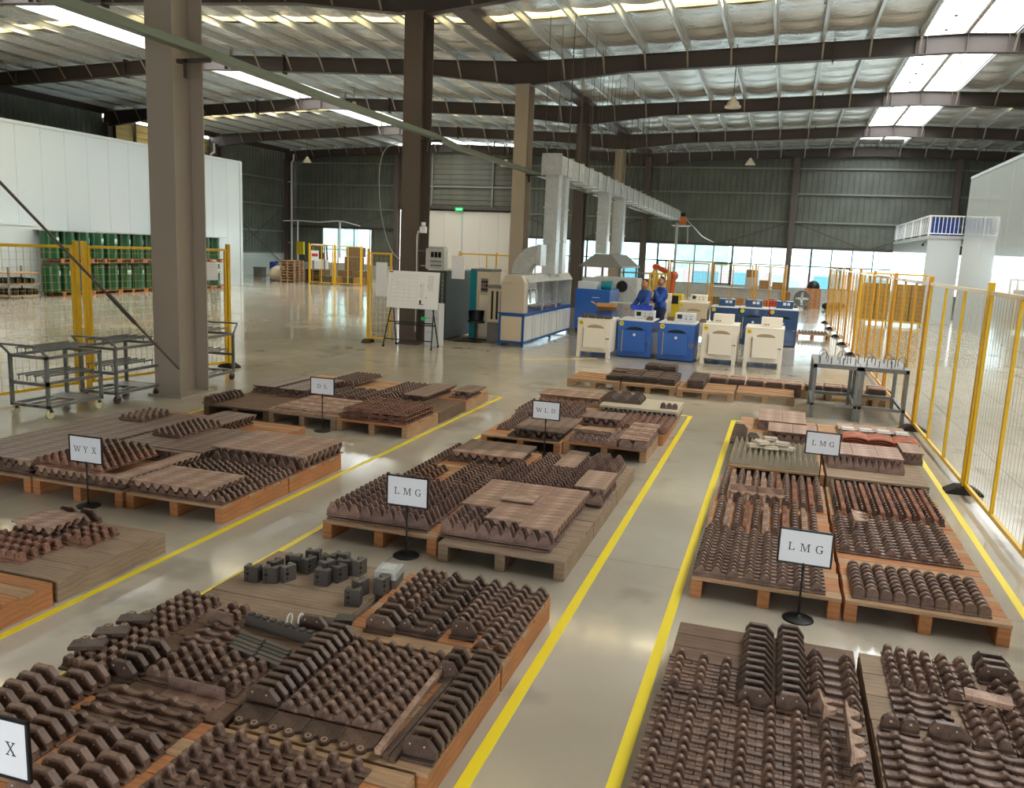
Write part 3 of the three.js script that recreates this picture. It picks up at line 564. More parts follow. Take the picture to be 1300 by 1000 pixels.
block('dome_plate', 'dark', 'dark dome plate before the loose wavy rows', 0.595, 0.76, -3.81, -3.81, 2, 1, near);
block('trapezoid_plate', 'dark', 'single trapezoid plate between dome plates and two-lug rows', 0.785, 0.96, -3.79, -3.79, 1, 1, near);
block('two_lug_plate', 'brown', 'two-lug plate behind wide wavy plates, corner pallet', 0.97, 1.135, -3.79, -4.08, 1, 5, near);
block('two_lug_plate', 'brown', 'two-lug plate at right edge behind wide wavy plates', 1.14, 1.47, -3.78, -3.92, 2, 3, near);
block('wave_plate', 'brown', 'wide low wavy plate at bottom right corner', 0.575, 1.36, -3.70, -2.72, 3, 14, near);
// ---- middle bay, near right pallets
block('round_lug_plate', 'brown', 'round-lug plate at left back of saddle pallet', -2.01, -1.83, -4.11, -4.59, 3, 7, near);
block('saddle_plate', 'dark', 'dark saddle plate in long row, middle bay', -1.815, -1.565, -3.84, -4.57, 1, 10, near);
block('two_lug_plate', 'brown', 'two-lug plate in left aisle row, saddle pallet', -1.555, -1.365, -4.0, -4.59, 1, 10, near);
block('two_lug_plate', 'brown', 'two-lug plate along aisle edge of saddle pallet', -1.36, -1.17, -3.80, -4.58, 1, 12, near);
block('trapezoid_plate', 'dark', 'dark trapezoid plate at front left of saddle pallet', -1.98, -1.81, -3.79, -3.96, 1, 3, near);
block('trapezoid_plate', 'dark', 'lone trapezoid plate in front of the left two-lug row', -1.525, -1.38, -3.90, -3.90, 1, 1, near);
block('trapezoid_plate', 'dark', 'trapezoid plate in long row left of two-lug grid', -2.125, -1.955, -2.93, -3.62, 1, 12, near);
block('two_lug_plate', 'brown', 'two-lug plate in three-wide grid, near middle pallet', -1.945, -1.425, -2.92, -3.60, 3, 11, near);
block('trapezoid_plate', 'dark', 'trapezoid plate along aisle edge of grid pallet', -1.305, -1.155, -2.83, -3.64, 1, 13, near);
block('trapezoid_plate', 'dark', 'trapezoid plate behind the tan bar', -1.42, -1.315, -3.46, -3.62, 1, 3, near);
block('one_lug_plate', 'brown', 'one-lug plate in wide rows, bottom edge, middle bay', -2.12, -1.37, -2.66, -2.06, 7, 9, near);
// ---- middle bay, near left pallets
for (const [x, zf, zb, n, w] of [[-3.135, -2.2, -2.72, 8, 'first'], [-2.96, -2.2, -2.82, 9, 'second'], [-2.785, -2.2, -2.46, 5, 'third'], [-2.53, -2.06, -2.44, 6, 'fourth'], [-2.355, -2.06, -2.46, 6, 'last']])
  block('trapezoid_plate', 'brown', `big trapezoid plate, ${w} line, near left corner`, x, x + 0.168, zf, zb, 1, n, near);
block('wave_plate', 'brown', 'wavy plate right of the big trapezoid plates', -2.74, -2.2, -2.54, -2.78, 2, 4, { part: true, jz: 0.003 });
block('round_lug_plate', 'brown', 'round-lug plate in jumbled rows along left aisle', -3.11, -2.86, -2.88, -3.72, 4, 13, { part: true, jz: 0.002 });
block('trapezoid_plate', 'dark', 'trapezoid plate in short row amid round lugs', -2.845, -2.70, -2.89, -3.12, 1, 4, near);
block('two_lug_plate', 'brown', 'two-lug plate between round lugs and small bars', -2.69, -2.36, -2.95, -3.22, 2, 5, { part: true, jz: 0.0005 });
block('wave_plate', 'brown', 'wavy plate next to the small bars', -2.76, -2.52, -3.31, -3.47, 1, 3, { part: true, jz: 0.002 });
block('round_lug_plate', 'brown', 'round-lug plate between trapezoid row and small bars', -2.31, -2.19, -2.98, -3.18, 2, 4, { part: true, jz: 0.0005 });
block('round_lug_plate', 'brown', 'round-lug plate behind the upright steel plate', -2.78, -2.63, -3.6, -3.68, 2, 2, { part: true, jz: 0.002 });
one('trapezoid_plate', 'dark', 'lone trapezoid plate behind the notched rail', [-2.22, TOP, -3.69], [0, 0.05, 0], 1, true);
// ---- right bay, two-column block
block('broad_two_lug_plate', 'brown', 'broad two-lug plate behind the large right sign', -0.40, 0.43, -5.355, -6.29, 4, 15, {});
for (let c = 0; c < 6; c++) {
  block('round_lug_plate', 'brown', `dark round-lug plate, second striped block, ${ORD[c]} stripe`, -0.36 + c * 0.145, -0.295 + c * 0.145, -6.42, -7.1, 1, 10);
  if (c < 5) for (let j = 0; j < 3; j++) one('bead_lug_plate', c % 2 ? 'rust' : 'tan', `rusty bead-lug plate, second striped block, ${ORD[c]} stripe, ${ORD[j]} piece`, [-0.255 + c * 0.145, TOP, -6.5 - j * 0.232], [0, -Math.PI / 2, 0], 1);
}
for (let c = 0; c < 7; c++) {
  block('round_lug_plate', 'brown', `dark round-lug plate, third striped block, ${ORD[c]} stripe`, -0.38 + c * 0.135, -0.318 + c * 0.135, -7.22, -8.14, 1, 13);
  if (c < 6) for (let j = 0; j < 4; j++) one('bead_lug_plate', c > 2 ? 'rust' : 'tan', `rusty bead-lug plate, third striped block, ${ORD[c]} stripe, ${ORD[j]} piece`, [-0.28 + c * 0.135, TOP, -7.33 - j * 0.234], [0, -Math.PI / 2, 0], 1);
}
for (const x of [-0.17, 0.06]) one('ring_lug_plate', 'tan', 'ring-lug plate lying across the striped rows of the right bay', [x, TOP + 0.105, -7.3], [Math.PI / 2, 0, 0], 0.8);
block('dome_plate', 'brown', 'dome plate in ten-wide block, front right pallet', 0.585, 1.37, -5.385, -5.86, 10, 8);
block('broad_two_lug_plate', 'brown', 'broad two-lug plate behind the dome plates', 0.55, 1.37, -6.24, -7.08, 4, 13);
for (let c = 0; c < 9; c++) {
  block('round_lug_plate', 'dark', `dark round-lug plate between rust-orange rows, ${ORD[c]} line`, 0.575 + c * 0.1, 0.615 + c * 0.1, -7.25, -8.14, 1, 13, {});
  if (c < 8) for (let j = 0; j < 4; j++) one('bead_lug_plate', 'rust', `rust-orange bead-lug plate, right pallet, ${ORD[c]} line, ${ORD[j]} piece`, [0.648 + c * 0.1, TOP, -7.34 - j * 0.234], [0, -Math.PI / 2, 0], 1);
}
one('ring_lug_plate', 'tan', 'single tan ring-lug plate lying on the broad two-lug rows', [0.67, TOP + 0.11, -6.8], [-Math.PI / 2, 0, -Math.PI / 2], 1);
// ---- right bay, far block
block('spike_lug_plate', 'pale', 'pale spiky plate left of the far right sign', -0.365, 0.505, -8.62, -9.42, 4, 9, { jz: 0.002 });
for (const [x, y, z, r] of [[-0.14, 0, -9.02, 0.3], [0.03, 0, -9.0, 0.05], [0.19, 0, -9.03, -0.2], [-0.08, 0, -9.25, -0.1], [0.1, 0, -9.24, 0.1], [-0.06, 1, -9.06, 0.5], [0.14, 1, -9.1, -0.1], [0.02, 1, -9.3, 0.1]]) one('slotted_plate', 'pale', 'loose pale plate in the pile on the spiky rows', [x, TOP + 0.12 + y * 0.03, z], [0, r, 0], 0.55);
block('trapezoid_plate', 'dark', 'dark trapezoid plate at left edge, far right block', -0.42, -0.25, -9.55, -10.3, 1, 9, { y: TOP });
block('trapezoid_plate', 'dark', 'dark trapezoid plate behind the pale spiky rows', -0.24, -0.1, -9.6, -9.85, 1, 4, { y: TOP });
double('ring_lug_plate', 'mauve', 'brown plate in twin flat stacks behind spiky rows', -0.02, 0.53, -9.95, -10.38, 2, 5);
double('ring_lug_plate', 'mauve', 'brown plate in back left stack, far right block', -0.15, 0.42, -10.58, -11.32, 2, 8);
block('spike_lug_plate', 'mauve', 'mauve spiky plate right of the far right sign', 0.6, 1.32, -8.92, -9.52, 3, 6, { skip: (i, j) => j > 1 && i > 0 && i < 2 });
block('spike_lug_plate', 'flat', 'flat upturned plate right of the far right sign', 0.6, 1.32, -9.05, -9.53, 3, 5, { flip: true, y: TOP + 0.018 });
double('spike_lug_plate', 'brown', 'brown spiky plate at right end, far right block', 1.35, 1.56, -9.48, -9.85, 1, 4);
double('slotted_plate', 'white', 'white plate nearest the steel tables', 0.8, 1.58, -10.87, -11.08, 4, 2);
for (let c = 0; c < 4; c++) for (let j = 0; j < 4; j++) block('slotted_plate', 'white', `white plate behind terracotta sheets, ${ORD[c]} stack, ${ORD[j]} layer`, 0.82 + c * 0.2, 0.97 + c * 0.2, -10.62, -10.62, 1, 1, { y: TOP + j * 0.028 });
// ---- middle bay, second block
block('ring_lug_plate', 'mauve', 'mauve ring-lug plate behind the middle sign', -3.115, -2.29, -5.36, -6.30, 3, 13, { y: TOP + 0.027 });
block('slotted_plate', 'mauve', 'flat plate beneath ring-lug rows behind middle sign', -3.115, -2.29, -5.37, -5.62, 3, 2, { sz: 1 });
block('one_lug_plate', 'brown', 'brown one-lug plate behind the middle ring-lug block', -2.70, -2.24, -6.50, -7.22, 4, 11);
block('one_lug_plate', 'brown', 'one-lug plate along left edge of middle block', -3.10, -2.99, -6.42, -7.88, 1, 20);
block('two_lug_plate', 'red', 'reddish two-lug plate in loose patch, middle block', -2.98, -2.8, -6.62, -6.98, 1, 5, { jz: 0.004 });
double('two_lug_plate', 'brown', 'brown plate in back left flat stack, middle block', -2.96, -2.26, -7.4, -7.88, 4, 7, {});
block('ring_lug_plate', 'mauve', 'mauve ring-lug plate on the grey weathered pallet', -2.185, -1.36, -5.34, -6.36, 3, 14, { y: TOP + 0.027, skip: (i, j) => i === 1 && j > 2 || i === 0 && j > 6 && j < 12 });
block('slotted_plate', 'mauve', 'flat plate beneath ring-lug rows on grey pallet', -2.185, -1.36, -5.35, -5.58, 3, 2);
block('ring_lug_plate', 'flat', 'flat upturned plate atop ring-lugs, grey pallet', -2.17, -1.34, -5.40, -6.38, 3, 13, { flip: true, y: TOP + 0.043, skip: (i, j) => (i === 0 && j < 4) || (i === 1 && j === 0) });
one('slotted_plate', 'flat', 'flat plate set one layer higher on the upturned plates', [-1.78, TOP + 0.18, -5.98], [0, 0.02, DOWN], 1);
block('ring_lug_plate', 'mauve', 'mauve ring-lug plate behind the flat topped stack', -2.25, -1.515, -6.5, -7.2, 3, 10, { y: TOP + 0.027 });
block('ring_lug_plate', 'mauve', 'ring-lug plate under small flat top by aisle', -1.50, -1.235, -6.5, -7.05, 1, 8, { y: TOP + 0.027 });
block('ring_lug_plate', 'flat', 'flat upturned plate in small top by aisle', -1.50, -1.235, -6.57, -7.05, 1, 7, { flip: true, y: TOP + 0.043 });
block('ring_lug_plate', 'mauve', 'ring-lug plate in back right corner, middle block', -1.6, -1.3, -7.31, -7.77, 1, 7, { y: TOP + 0.05 });
block('slotted_plate', 'mauve', 'flat plate, lower layer, back right of middle block', -1.6, -1.3, -7.32, -7.74, 1, 3, { y: TOP }); block('slotted_plate', 'mauve', 'flat plate, upper layer, back right of middle block', -1.6, -1.3, -7.32, -7.74, 1, 3, { y: TOP + 0.026 });
block('two_lug_plate', 'brown', 'two-lug plate in slanting row, back of middle block', -2.12, -1.95, -7.3, -7.9, 1, 9);
double('two_lug_plate', 'brown', 'brown plate in narrow flat stack, middle block back', -1.92, -1.72, -7.3, -7.88, 1, 8);
block('two_lug_plate', 'brown', 'two-lug plate right of the narrow flat stack', -1.71, -1.62, -7.5, -7.9, 1, 6);
// ---- middle bay, far block
double('one_lug_plate', 'dark', 'dark plate in flat stack behind far middle sign', -2.78, -2.18, -8.70, -9.48, 5, 11, { top: 'dark' });
block('two_lug_plate', 'dark', 'dark two-lug plate left of dark flat stack', -3.0, -2.84, -8.98, -9.7, 1, 10);
block('one_lug_plate', 'tan', 'tan lug plate, lower layer, far middle block', -3.08, -2.27, -9.78, -10.5, 7, 6); block('one_lug_plate', 'tan', 'tan lug plate, upper layer, far middle block', -3.06, -2.3, -9.85, -10.5, 7, 6, { y: TOP + 0.06 });
double('ring_lug_plate', 'tan', 'tan plate in back stack, far middle block', -3.06, -2.22, -10.95, -11.4, 3, 4, { top: 'tan' });
block('trapezoid_plate', 'dark', 'dark trapezoid plate on the grey perforated slab', -2.14, -1.62, -10.72, -11.1, 3, 5, { y: TOP + 0.135 });
block('dome_plate', 'dark', 'dark dome plate at the right end of the grey slab', -1.36, -1.14, -10.62, -10.62, 3, 1, { y: TOP + 0.135 });
block('round_lug_plate', 'mauve', 'pale round-lug plate right of far middle sign', -2.1, -1.7, -8.78, -9.2, 6, 5);
block('ring_lug_plate', 'tan', 'tan flat plate on round lugs, far middle block', -2.1, -1.7, -9.0, -9.12, 2, 1, { flip: true, y: TOP + 0.0 });
double('one_lug_plate', 'mauve', 'plate in central flat stack, far middle block', -2.24, -1.76, -9.75, -10.1, 4, 5, {});
block('round_lug_plate', 'tan', 'tan round-lug plate behind central flat stack', -2.12, -1.76, -10.2, -10.4, 6, 3);
block('dome_plate', 'mauve', 'dome plate beside far corner trapezoid stacks', -1.7, -1.55, -8.74, -9.4, 2, 10);
for (const y of [0]) { block('trapezoid_plate', 'mauve', 'trapezoid plate under flat tops, far aisle corner', -1.53, -1.22, -8.70, -9.5, 2, 12, { y: TOP + y }); }
block('slotted_plate', 'flat', 'flat plate on trapezoid stacks, far aisle corner', -1.53, -1.22, -8.76, -9.5, 2, 4, { y: TOP + 0.094 });
block('dome_plate', 'red', 'reddish dome plate in ribbed rows, far middle block', -1.74, -1.13, -9.68, -10.4, 7, 11, { y: TOP + 0.01 });
// ---- left bay
block('round_lug_plate', 'red', 'reddish round-lug plate, front of weathered left pallet', -4.86, -4.34, -3.79, -4.06, 7, 4);
double('two_lug_plate', 'brown', 'brown plate in low stack, weathered left pallet', -4.86, -4.53, -4.16, -4.38, 2, 4);
block('trapezoid_plate', 'brown', 'trapezoid plate at back of weathered left pallet', -4.86, -4.5, -4.46, -4.56, 2, 2);
block('round_lug_plate', 'red', 'reddish round-lug plate, back right, weathered left pallet', -4.44, -4.2, -4.17, -4.4, 3, 4);
const WX = [-5.86, -4.93];
double('two_lug_plate', 'brown', 'plate in lowest layer, left block, centre pallet', WX[0], WX[1], -5.28, -6.14, 6, 13, { topSkip: (i, j) => i < 5 && j > 0 && j < 12 });
block('two_lug_plate', 'red', 'reddish two-lug plate behind the left sign, top', -5.87, -5.16, -5.29, -6.06, 4, 11, { y: TOP + 0.112, skip: (i, j) => i === 3 && j > 8 });
double('two_lug_plate', 'brown', 'plate in aisle front stack, left block', -4.89, -3.98, -5.29, -5.71, 5, 7, { topSkip: (i, j) => i === 4 });
block('two_lug_plate', 'brown', 'two-lug plate in open rows by left aisle', -4.89, -3.98, -5.8, -6.22, 5, 7);
block('ring_lug_plate', 'brown', 'ring-lug plate before flat top by left aisle', -4.87, -3.99, -6.32, -6.32, 3, 1, { y: TOP + 0.001 });
double('ring_lug_plate', 'brown', 'plate in broad back stack, left block', -4.97, -3.99, -6.46, -7.12, 4, 8);
double('two_lug_plate', 'brown', 'plate in left column flat rows, left block', -6.78, -5.92, -5.28, -6.2, 5, 14, { y: TOP + 0.03 });
block('two_lug_plate', 'brown', 'plate in bottom layer, left column, left block', -6.78, -5.92, -5.27, -5.27, 5, 1, {});
double('two_lug_plate', 'brown', 'plate in flat rows behind left sign', -5.9, -4.95, -6.24, -7.1, 6, 12);
double('two_lug_plate', 'brown', 'plate in long flat rows, leftmost pallets', -6.85, -5.95, -6.3, -7.5, 5, 16);
block('two_lug_plate', 'brown', 'two-lug plate in small raised stack, leftmost pallets', -6.55, -6.25, -7.0, -7.4, 2, 5, { y: TOP + 0.112 });
block('two_lug_plate', 'brown', 'two-lug plate in raised rows, left block centre', -5.76, -5.44, -6.58, -7.2, 2, 9, { y: TOP + 0.112 });
double('two_lug_plate', 'brown', 'plate in back centre stack, left block', -5.95, -5.52, -7.2, -7.85, 3, 10, { y: TOP + 0.0 });
// ---- far left block
block('trapezoid_plate', 'dark', 'dark trapezoid plate at left front, far left block', -6.78, -6.60, -8.64, -9.2, 1, 8);
double('two_lug_plate', 'dark', 'dark plate in back left stack, far left block', -6.72, -6.38, -9.58, -10.5, 2, 10, { top: 'brown' });
double('two_lug_plate', 'brown', 'plate in flat stack left of far left sign', -6.32, -5.9, -9.55, -10.5, 2, 11);
block('two_lug_plate', 'dark', 'dark lug plate in rows behind far left sign', -6.1, -5.68, -10.5, -11.35, 3, 12, { y: TOP + 0.05 });
block('slotted_plate', 'flat', 'flat plate, low layer, behind far left sign', -5.85, -4.86, -8.66, -9.4, 4, 4); block('slotted_plate', 'flat', 'flat plate, upper layer, behind far left sign', -5.78, -4.9, -8.72, -9.4, 4, 4, { y: TOP + 0.026 });
block('two_lug_plate', 'dark', 'dark lug plate in back rows, far left block', -5.2, -4.5, -10.3, -11.2, 4, 12); block('trapezoid_plate', 'brown', 'brown plate in middle rows, far left block', -5.65, -4.8, -9.6, -10.2, 5, 8);
double('one_lug_plate', 'dark', 'plate in right flat stack, far left block', -4.72, -4.38, -10.0, -11.0, 3, 12);
double('one_lug_plate', 'tan', 'tan plate in back right stack, far left block', -4.26, -3.98, -10.6, -11.1, 2, 7, { top: 'flat' });
for (let l = 0; l < 3; l++) block('wave_plate', 'red', `ribbed plate in the bundle right of far left sign, ${ORD[l]} layer`, -4.84 + l * 0.01, -3.99, -8.66, -9.42, 3, 11, { y: TOP + l * 0.051, skip: (i, j) => l < 2 && j > 0 && i < 2 });
// ---- stacks in front of the furnaces
const STK = [];
for (let i = 0; i < 4; i++) for (let j = 0; j < 4; j++) STK.push([-2.52 + i * 0.29, -13.6 - j * 0.24, j < 2 && i < 1 ? 3 : 4]);
for (let i = 0; i < 5; i++) STK.push([-0.9 + i * 0.3, -14.3, 4]); for (let i = 0; i < 5; i++) STK.push([-0.9 + i * 0.3, -14.55, 4]);
for (let j = 0; j < 5; j++) STK.push([-1.19, -13.5 - j * 0.22, 5]);
for (let i = 0; i < 2; i++) STK.push([-2.06 + i * 0.28, -14.72, 6], [-2.06 + i * 0.28, -14.94, 6]);
for (let i = 0; i < 3; i++) STK.push([0.62 + i * 0.29, -14.35, 4], [0.62 + i * 0.29, -14.6, 4]); STK.push([1.56, -14.3, 5], [1.56, -14.55, 5]);
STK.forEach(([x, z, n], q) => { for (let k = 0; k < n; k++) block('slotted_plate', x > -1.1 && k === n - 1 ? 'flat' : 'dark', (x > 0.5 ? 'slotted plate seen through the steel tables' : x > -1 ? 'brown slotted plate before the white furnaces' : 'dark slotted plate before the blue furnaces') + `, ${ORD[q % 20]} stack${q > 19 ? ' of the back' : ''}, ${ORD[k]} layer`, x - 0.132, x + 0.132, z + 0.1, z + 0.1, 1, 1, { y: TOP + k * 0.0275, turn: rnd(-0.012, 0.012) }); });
// ---- dark pallet of lug plates far down the right aisle
pallet('pine', 0.93, -25.6, 'orange pallet of small lug plates far down the right aisle');
block('round_lug_plate', 'dark', 'small dark lug plate on lone far pallet', 0.52, 1.34, -25.68, -26.4, 9, 8, { sz: 1 });

// build what was asked for: the largest in view one by one, the rest of a kind as one mass
{
  const byKind = {}; for (const q of wanted) (byKind[q.k] ||= []).push(q);
  const count = {};
  for (const k in byKind) {
    const K = KINDS[k], list = byKind[k]; for (const q of list) q.d = Math.hypot(q.p[0], q.p[1] - 2.2, q.p[2]);
    list.sort((a, b) => a.d - b.d); count[k] = list.length;
    const groups = {};
    list.slice(0, 300).forEach((q) => {
      let o;
      if (q.part) { o = new THREE.Group(); mesh('base_plate', K.base, q.mat, o); mesh(K.part, K.web, q.mat, o); if (K.pale_mark) mesh('pale_mark', K.pale_mark, M.pale_mark, o); if (K.rim) mesh('ring_rim', K.rim, M.pale_mark, o); }
      else { o = new THREE.Mesh(K.whole, q.mat); o.castShadow = o.receiveShadow = true; }
      o.name = numbered(k); o.position.set(...q.p); o.rotation.set(...q.r); o.scale.set(q.s, 1, q.sz); scene.add(o);
      tag(o, q.label, 'cast plate'); (groups[q.group || q.label] ||= []).push(o); if (q.label.split(' ').length > 16) console.log('LONG', q.label);
    });
    for (const l in groups) if (groups[l].length > 1) for (const o of groups[l]) o.userData.group = l.replace(/ plate\b/, ' plates');
    const rest = list.slice(300);
    if (rest.length) {
      const im = new THREE.InstancedMesh(K.whole, TONE[k.startsWith('two') || k.startsWith('slot') ? 'brown' : 'mauve'][0], rest.length), m = new THREE.Matrix4();
      rest.forEach((q, i) => im.setMatrixAt(i, m.compose(V(...q.p), new THREE.Quaternion().setFromEuler(new THREE.Euler(...q.r)), V(q.s, 1, q.sz))));
      im.name = k + '_mass'; im.castShadow = im.receiveShadow = true; scene.add(im); tag(im, 'farther ' + k.replace(/_/g, ' ') + 's too small to tell apart on the far pallets', 'cast plate', null, 'stuff');
    }
  }
  console.log('plates', JSON.stringify(count), wanted.length);
}

// ============================================================ SIGNS ON STANDS
M.signWhite = std(0xe9ebee, 0.35);
function textMat(w, h, draw) {
  const c = document.createElement('canvas'); c.width = w; c.height = h; const g = c.getContext('2d'); draw(g, w, h);
  const t = new THREE.CanvasTexture(c); t.colorSpace = THREE.SRGBColorSpace; t.magFilter = THREE.LinearFilter; return std(0xffffff, 0.4, 0, { map: t });
}
function face(w, h, mat, x, y, z, ry = 0, rx = 0) { const g = new THREE.PlaneGeometry(w, h); put(g, x, y, z, rx, ry, 0); return g; }
const signFaces = {};
function stand(text, x, z, turn, top, label, w = 0.31, h = 0.215) {
  const o = thing('sign_stand', label, 'sign', [x, 0, z], turn);
  new MB().lathe([[0, 0], [0.095, 0], [0.095, 0.006], [0.085, 0.012], [0.02, 0.02], [0.012, 0.03], [0, 0.03]], 28).to('base', M.black, o);
  new MB().cyl(0.0065, 0.0065, top - h, 0, (top - h) / 2 + 0.01, 0, 10).cyl(0.01, 0.01, 0.04, 0, top - h - 0.02, 0, 10).to('pole', M.black, o);
  const cy = top - h / 2, fr = new MB(), b = 0.012;
  fr.rbox(w + b, b, 0.016, 0.004, 0, cy + h / 2, 0).rbox(w + b, b, 0.016, 0.004, 0, cy - h / 2, 0).rbox(b, h + b, 0.016, 0.004, -w / 2, cy, 0).rbox(b, h + b, 0.016, 0.004, w / 2, cy, 0).to('frame', M.black, o);
  const m = signFaces[text] ||= textMat(512, 352, (g, W, H) => {
    g.fillStyle = '#e9ecf1'; g.fillRect(0, 0, W, H); g.fillStyle = '#26282c'; g.font = '118px serif'; g.textAlign = 'center'; g.textBaseline = 'middle';
    const n = text.length, s = n === 2 ? 150 : 138; [...text].forEach((ch, i) => g.fillText(ch, W / 2 + (i - (n - 1) / 2) * s, H / 2));
  });
  new MB().box(w - 0.004, h - 0.004, 0.006, 0, cy, 0).to('backing_board', M.signWhite, o);
  mesh('lettered_card', face(w - 0.008, h - 0.008, m, 0, cy, 0.0036), m, o);
  return o;
}
stand('LMG', -2.40, -5.25, 0.02, 0.585, 'black framed stand sign lettered LMG in front of the ring-lug plates, middle bay');
stand('LMG', 0.275, -5.26, -0.03, 0.575, 'large near stand sign lettered LMG in front of the broad two-lug plates, right bay');
stand('LMG', 0.5, -8.46, -0.03, 0.585, 'farther stand sign lettered LMG beside the pale spiky plates');
stand('WYX', -5.2, -5.2, 0.03, 0.58, 'stand sign lettered WYX in front of the left block of reddish plates');
stand('WYX', -2.405, -1.95, 0.02, 0.585, 'stand sign with a final X cut by the left edge of the picture');
stand('DL', -5.0, -8.51, 0.03, 0.63, 'stand sign lettered DL in front of the far left block', 0.3, 0.195);
stand('WLD', -2.31, -8.58, 0.03, 0.6, 'stand sign lettered WLD in front of the far middle block', 0.3, 0.195);

// ============================================================ LOOSE STEEL PIECES ON THE NEAR MIDDLE PALLETS
{
  const vb = () => { const b = new MB(); const s = new THREE.Shape([[-0.045, -0.03], [0.045, -0.03], [0.045, 0.03], [0.024, 0.03], [0, -0.006], [-0.024, 0.03], [-0.045, 0.03]].map((p) => new THREE.Vector2(...p))); const g = new THREE.ExtrudeGeometry(s, { depth: 0.096, bevelEnabled: true, bevelSize: 0.002, bevelThickness: 0.002, bevelOffset: -0.002, bevelSegments: 1 }); put(g, 0, 0.002, 0, -Math.PI / 2); return b.add(g).geo(); };
  const g = vb(), holes = new MB().cyl(0.011, 0.011, 0.004, -0.022, 0.055, 0.0305, 14, Math.PI / 2).cyl(0.006, 0.006, 0.004, -0.022, 0.083, 0.0305, 10, Math.PI / 2).cyl(0.006, 0.006, 0.004, -0.022, 0.025, 0.0305, 10, Math.PI / 2).geo();
  const spots = [[-2.91, -4.15, 0.1, 'nearest to the left line'], [-2.80, -4.18, 0.15, 'second from the left'], [-2.84, -4.28, 1.4, 'behind the front pair'], [-2.73, -4.24, 1.2, 'right of the front pair'], [-2.79, -4.41, 0.1, 'at the back left'], [-2.68, -4.40, 1.35, 'turned sideways in the middle'], [-2.72, -4.53, 0.2, 'at the back edge'], [-2.59, -4.50, 0.3, 'at the back beside the gap'],
    [-2.50, -4.27, 0.05, 'at the front of the right cluster'], [-2.44, -4.36, 1.3, 'behind the front of the right cluster'], [-2.55, -4.40, 1.2, 'left in the right cluster'], [-2.46, -4.46, 0.2, 'in the heart of the right cluster'], [-2.38, -4.50, 1.4, 'at the right end of the right cluster'], [-2.53, -4.56, 0.1, 'at the back of the right cluster'], [-2.19, -4.08, 0.2, 'standing alone near the pine pallet'], [-2.22, -4.22, 1.35, 'before the shiny block'], [-2.12, -4.30, 1.5, 'at the right end beside the round lugs']];
  for (const [x, z, r, l] of spots) { const o = thing('v_notch_block', 'dark steel V-notched block ' + l + ' on the bare planks', 'steel block', [x, TOP, z], r, 'V-notched blocks on the bare planks'); mesh('block_body', g, pick(TONE.steel), o); mesh('bore', holes, M.bore, o); }
  const sh = thing('slide_block', 'shiny flat steel block lying between the V-notched blocks', 'steel block', [-2.14, TOP + 0.055, -4.44], 0.15);
  new MB().rbox(0.14, 0.05, 0.16, 0.004, 0, 0.025, 0).to('block_body', M.galvDull, sh); new MB().rbox(0.08, 0.006, 0.09, 0.003, 0, 0.053, 0).to('raised_face', M.galv, sh);
  new MB().box(0.13, 0.055, 0.15, 0, -0.0275, 0).to('foot', TONE.steel[0], sh);
  for (let i = 0; i < 3; i++) { const o = solo('steel_tile', new MB().rbox(0.1, 0.026, 0.075, 0.002, 0, 0.013, 0), TONE.steel[1], 'small grey steel tile ' + ['near the clamp', 'in the middle of three', 'lying on its neighbour at the pallet edge'][i] + ' beside the grid pallet', 'steel tile'); o.position.set(-2.27 + i * 0.085, TOP + (i === 2 ? 0.027 : 0), -3.79 - i * 0.012); o.rotation.y = 0.25; }
  const cl = thing('wire_clamp', 'bright bent wire clamp lying beside the grey steel tiles', 'clamp', [-2.37, TOP, -3.76], 0.4);
  for (const k of [-1, 1]) new MB().tube([V(k * 0.03 - 0.012, 0.006, 0.04), V(k * 0.03 - 0.012, 0.03, 0), V(k * 0.03, 0.036, -0.03), V(k * 0.03 + 0.012, 0.03, 0), V(k * 0.03 + 0.012, 0.006, 0.04)], 0.005, 20, 6).to('wire_loop', M.galv, cl);
  // bars and rail
  for (let i = 0; i < 10; i++) { const c = i % 2, r = Math.floor(i / 2); const o = solo('steel_bar', new MB().rbox(0.17, 0.03, 0.028, 0.002, 0, 0.015, 0), pick(TONE.steel), `short dark steel bar beside the notched rail, ${['left', 'right'][c]} end, ${ORD[r]} row`, 'steel bar', 'short steel bars in the bundle'); o.position.set(-2.45 + c * 0.18 + r * 0.01, TOP + 0.001, -3.48 + r * 0.037 + c * 0.04); o.rotation.y = -0.22 + rnd(-0.015, 0.015); }
  const rail = thing('notched_rail', 'long dark notched rail lying behind the bundle of bars', 'rail', [-2.36, TOP, -3.6], -0.16);
  new MB().rbox(0.47, 0.06, 0.035, 0.003, 0, 0.03, 0).to('rail_body', TONE.steel[0], rail); for (let i = 0; i < 9; i++) new MB().rbox(0.028, 0.014, 0.03, 0.002, -0.2 + i * 0.05, 0.066, 0).to('tooth', TONE.steel[1], rail);
  const up = thing('upright_plate', 'flat brown steel plate standing upright amid round lugs', 'steel plate', [-2.7, TOP, -3.553], -0.08); new MB().rbox(0.165, 0.085, 0.016, 0.002, 0, 0.045, 0).to('plate', TONE.mauve[0], up); new MB().rbox(0.165, 0.012, 0.06, 0.002, 0, 0.006, 0).to('foot', TONE.mauve[1], up);
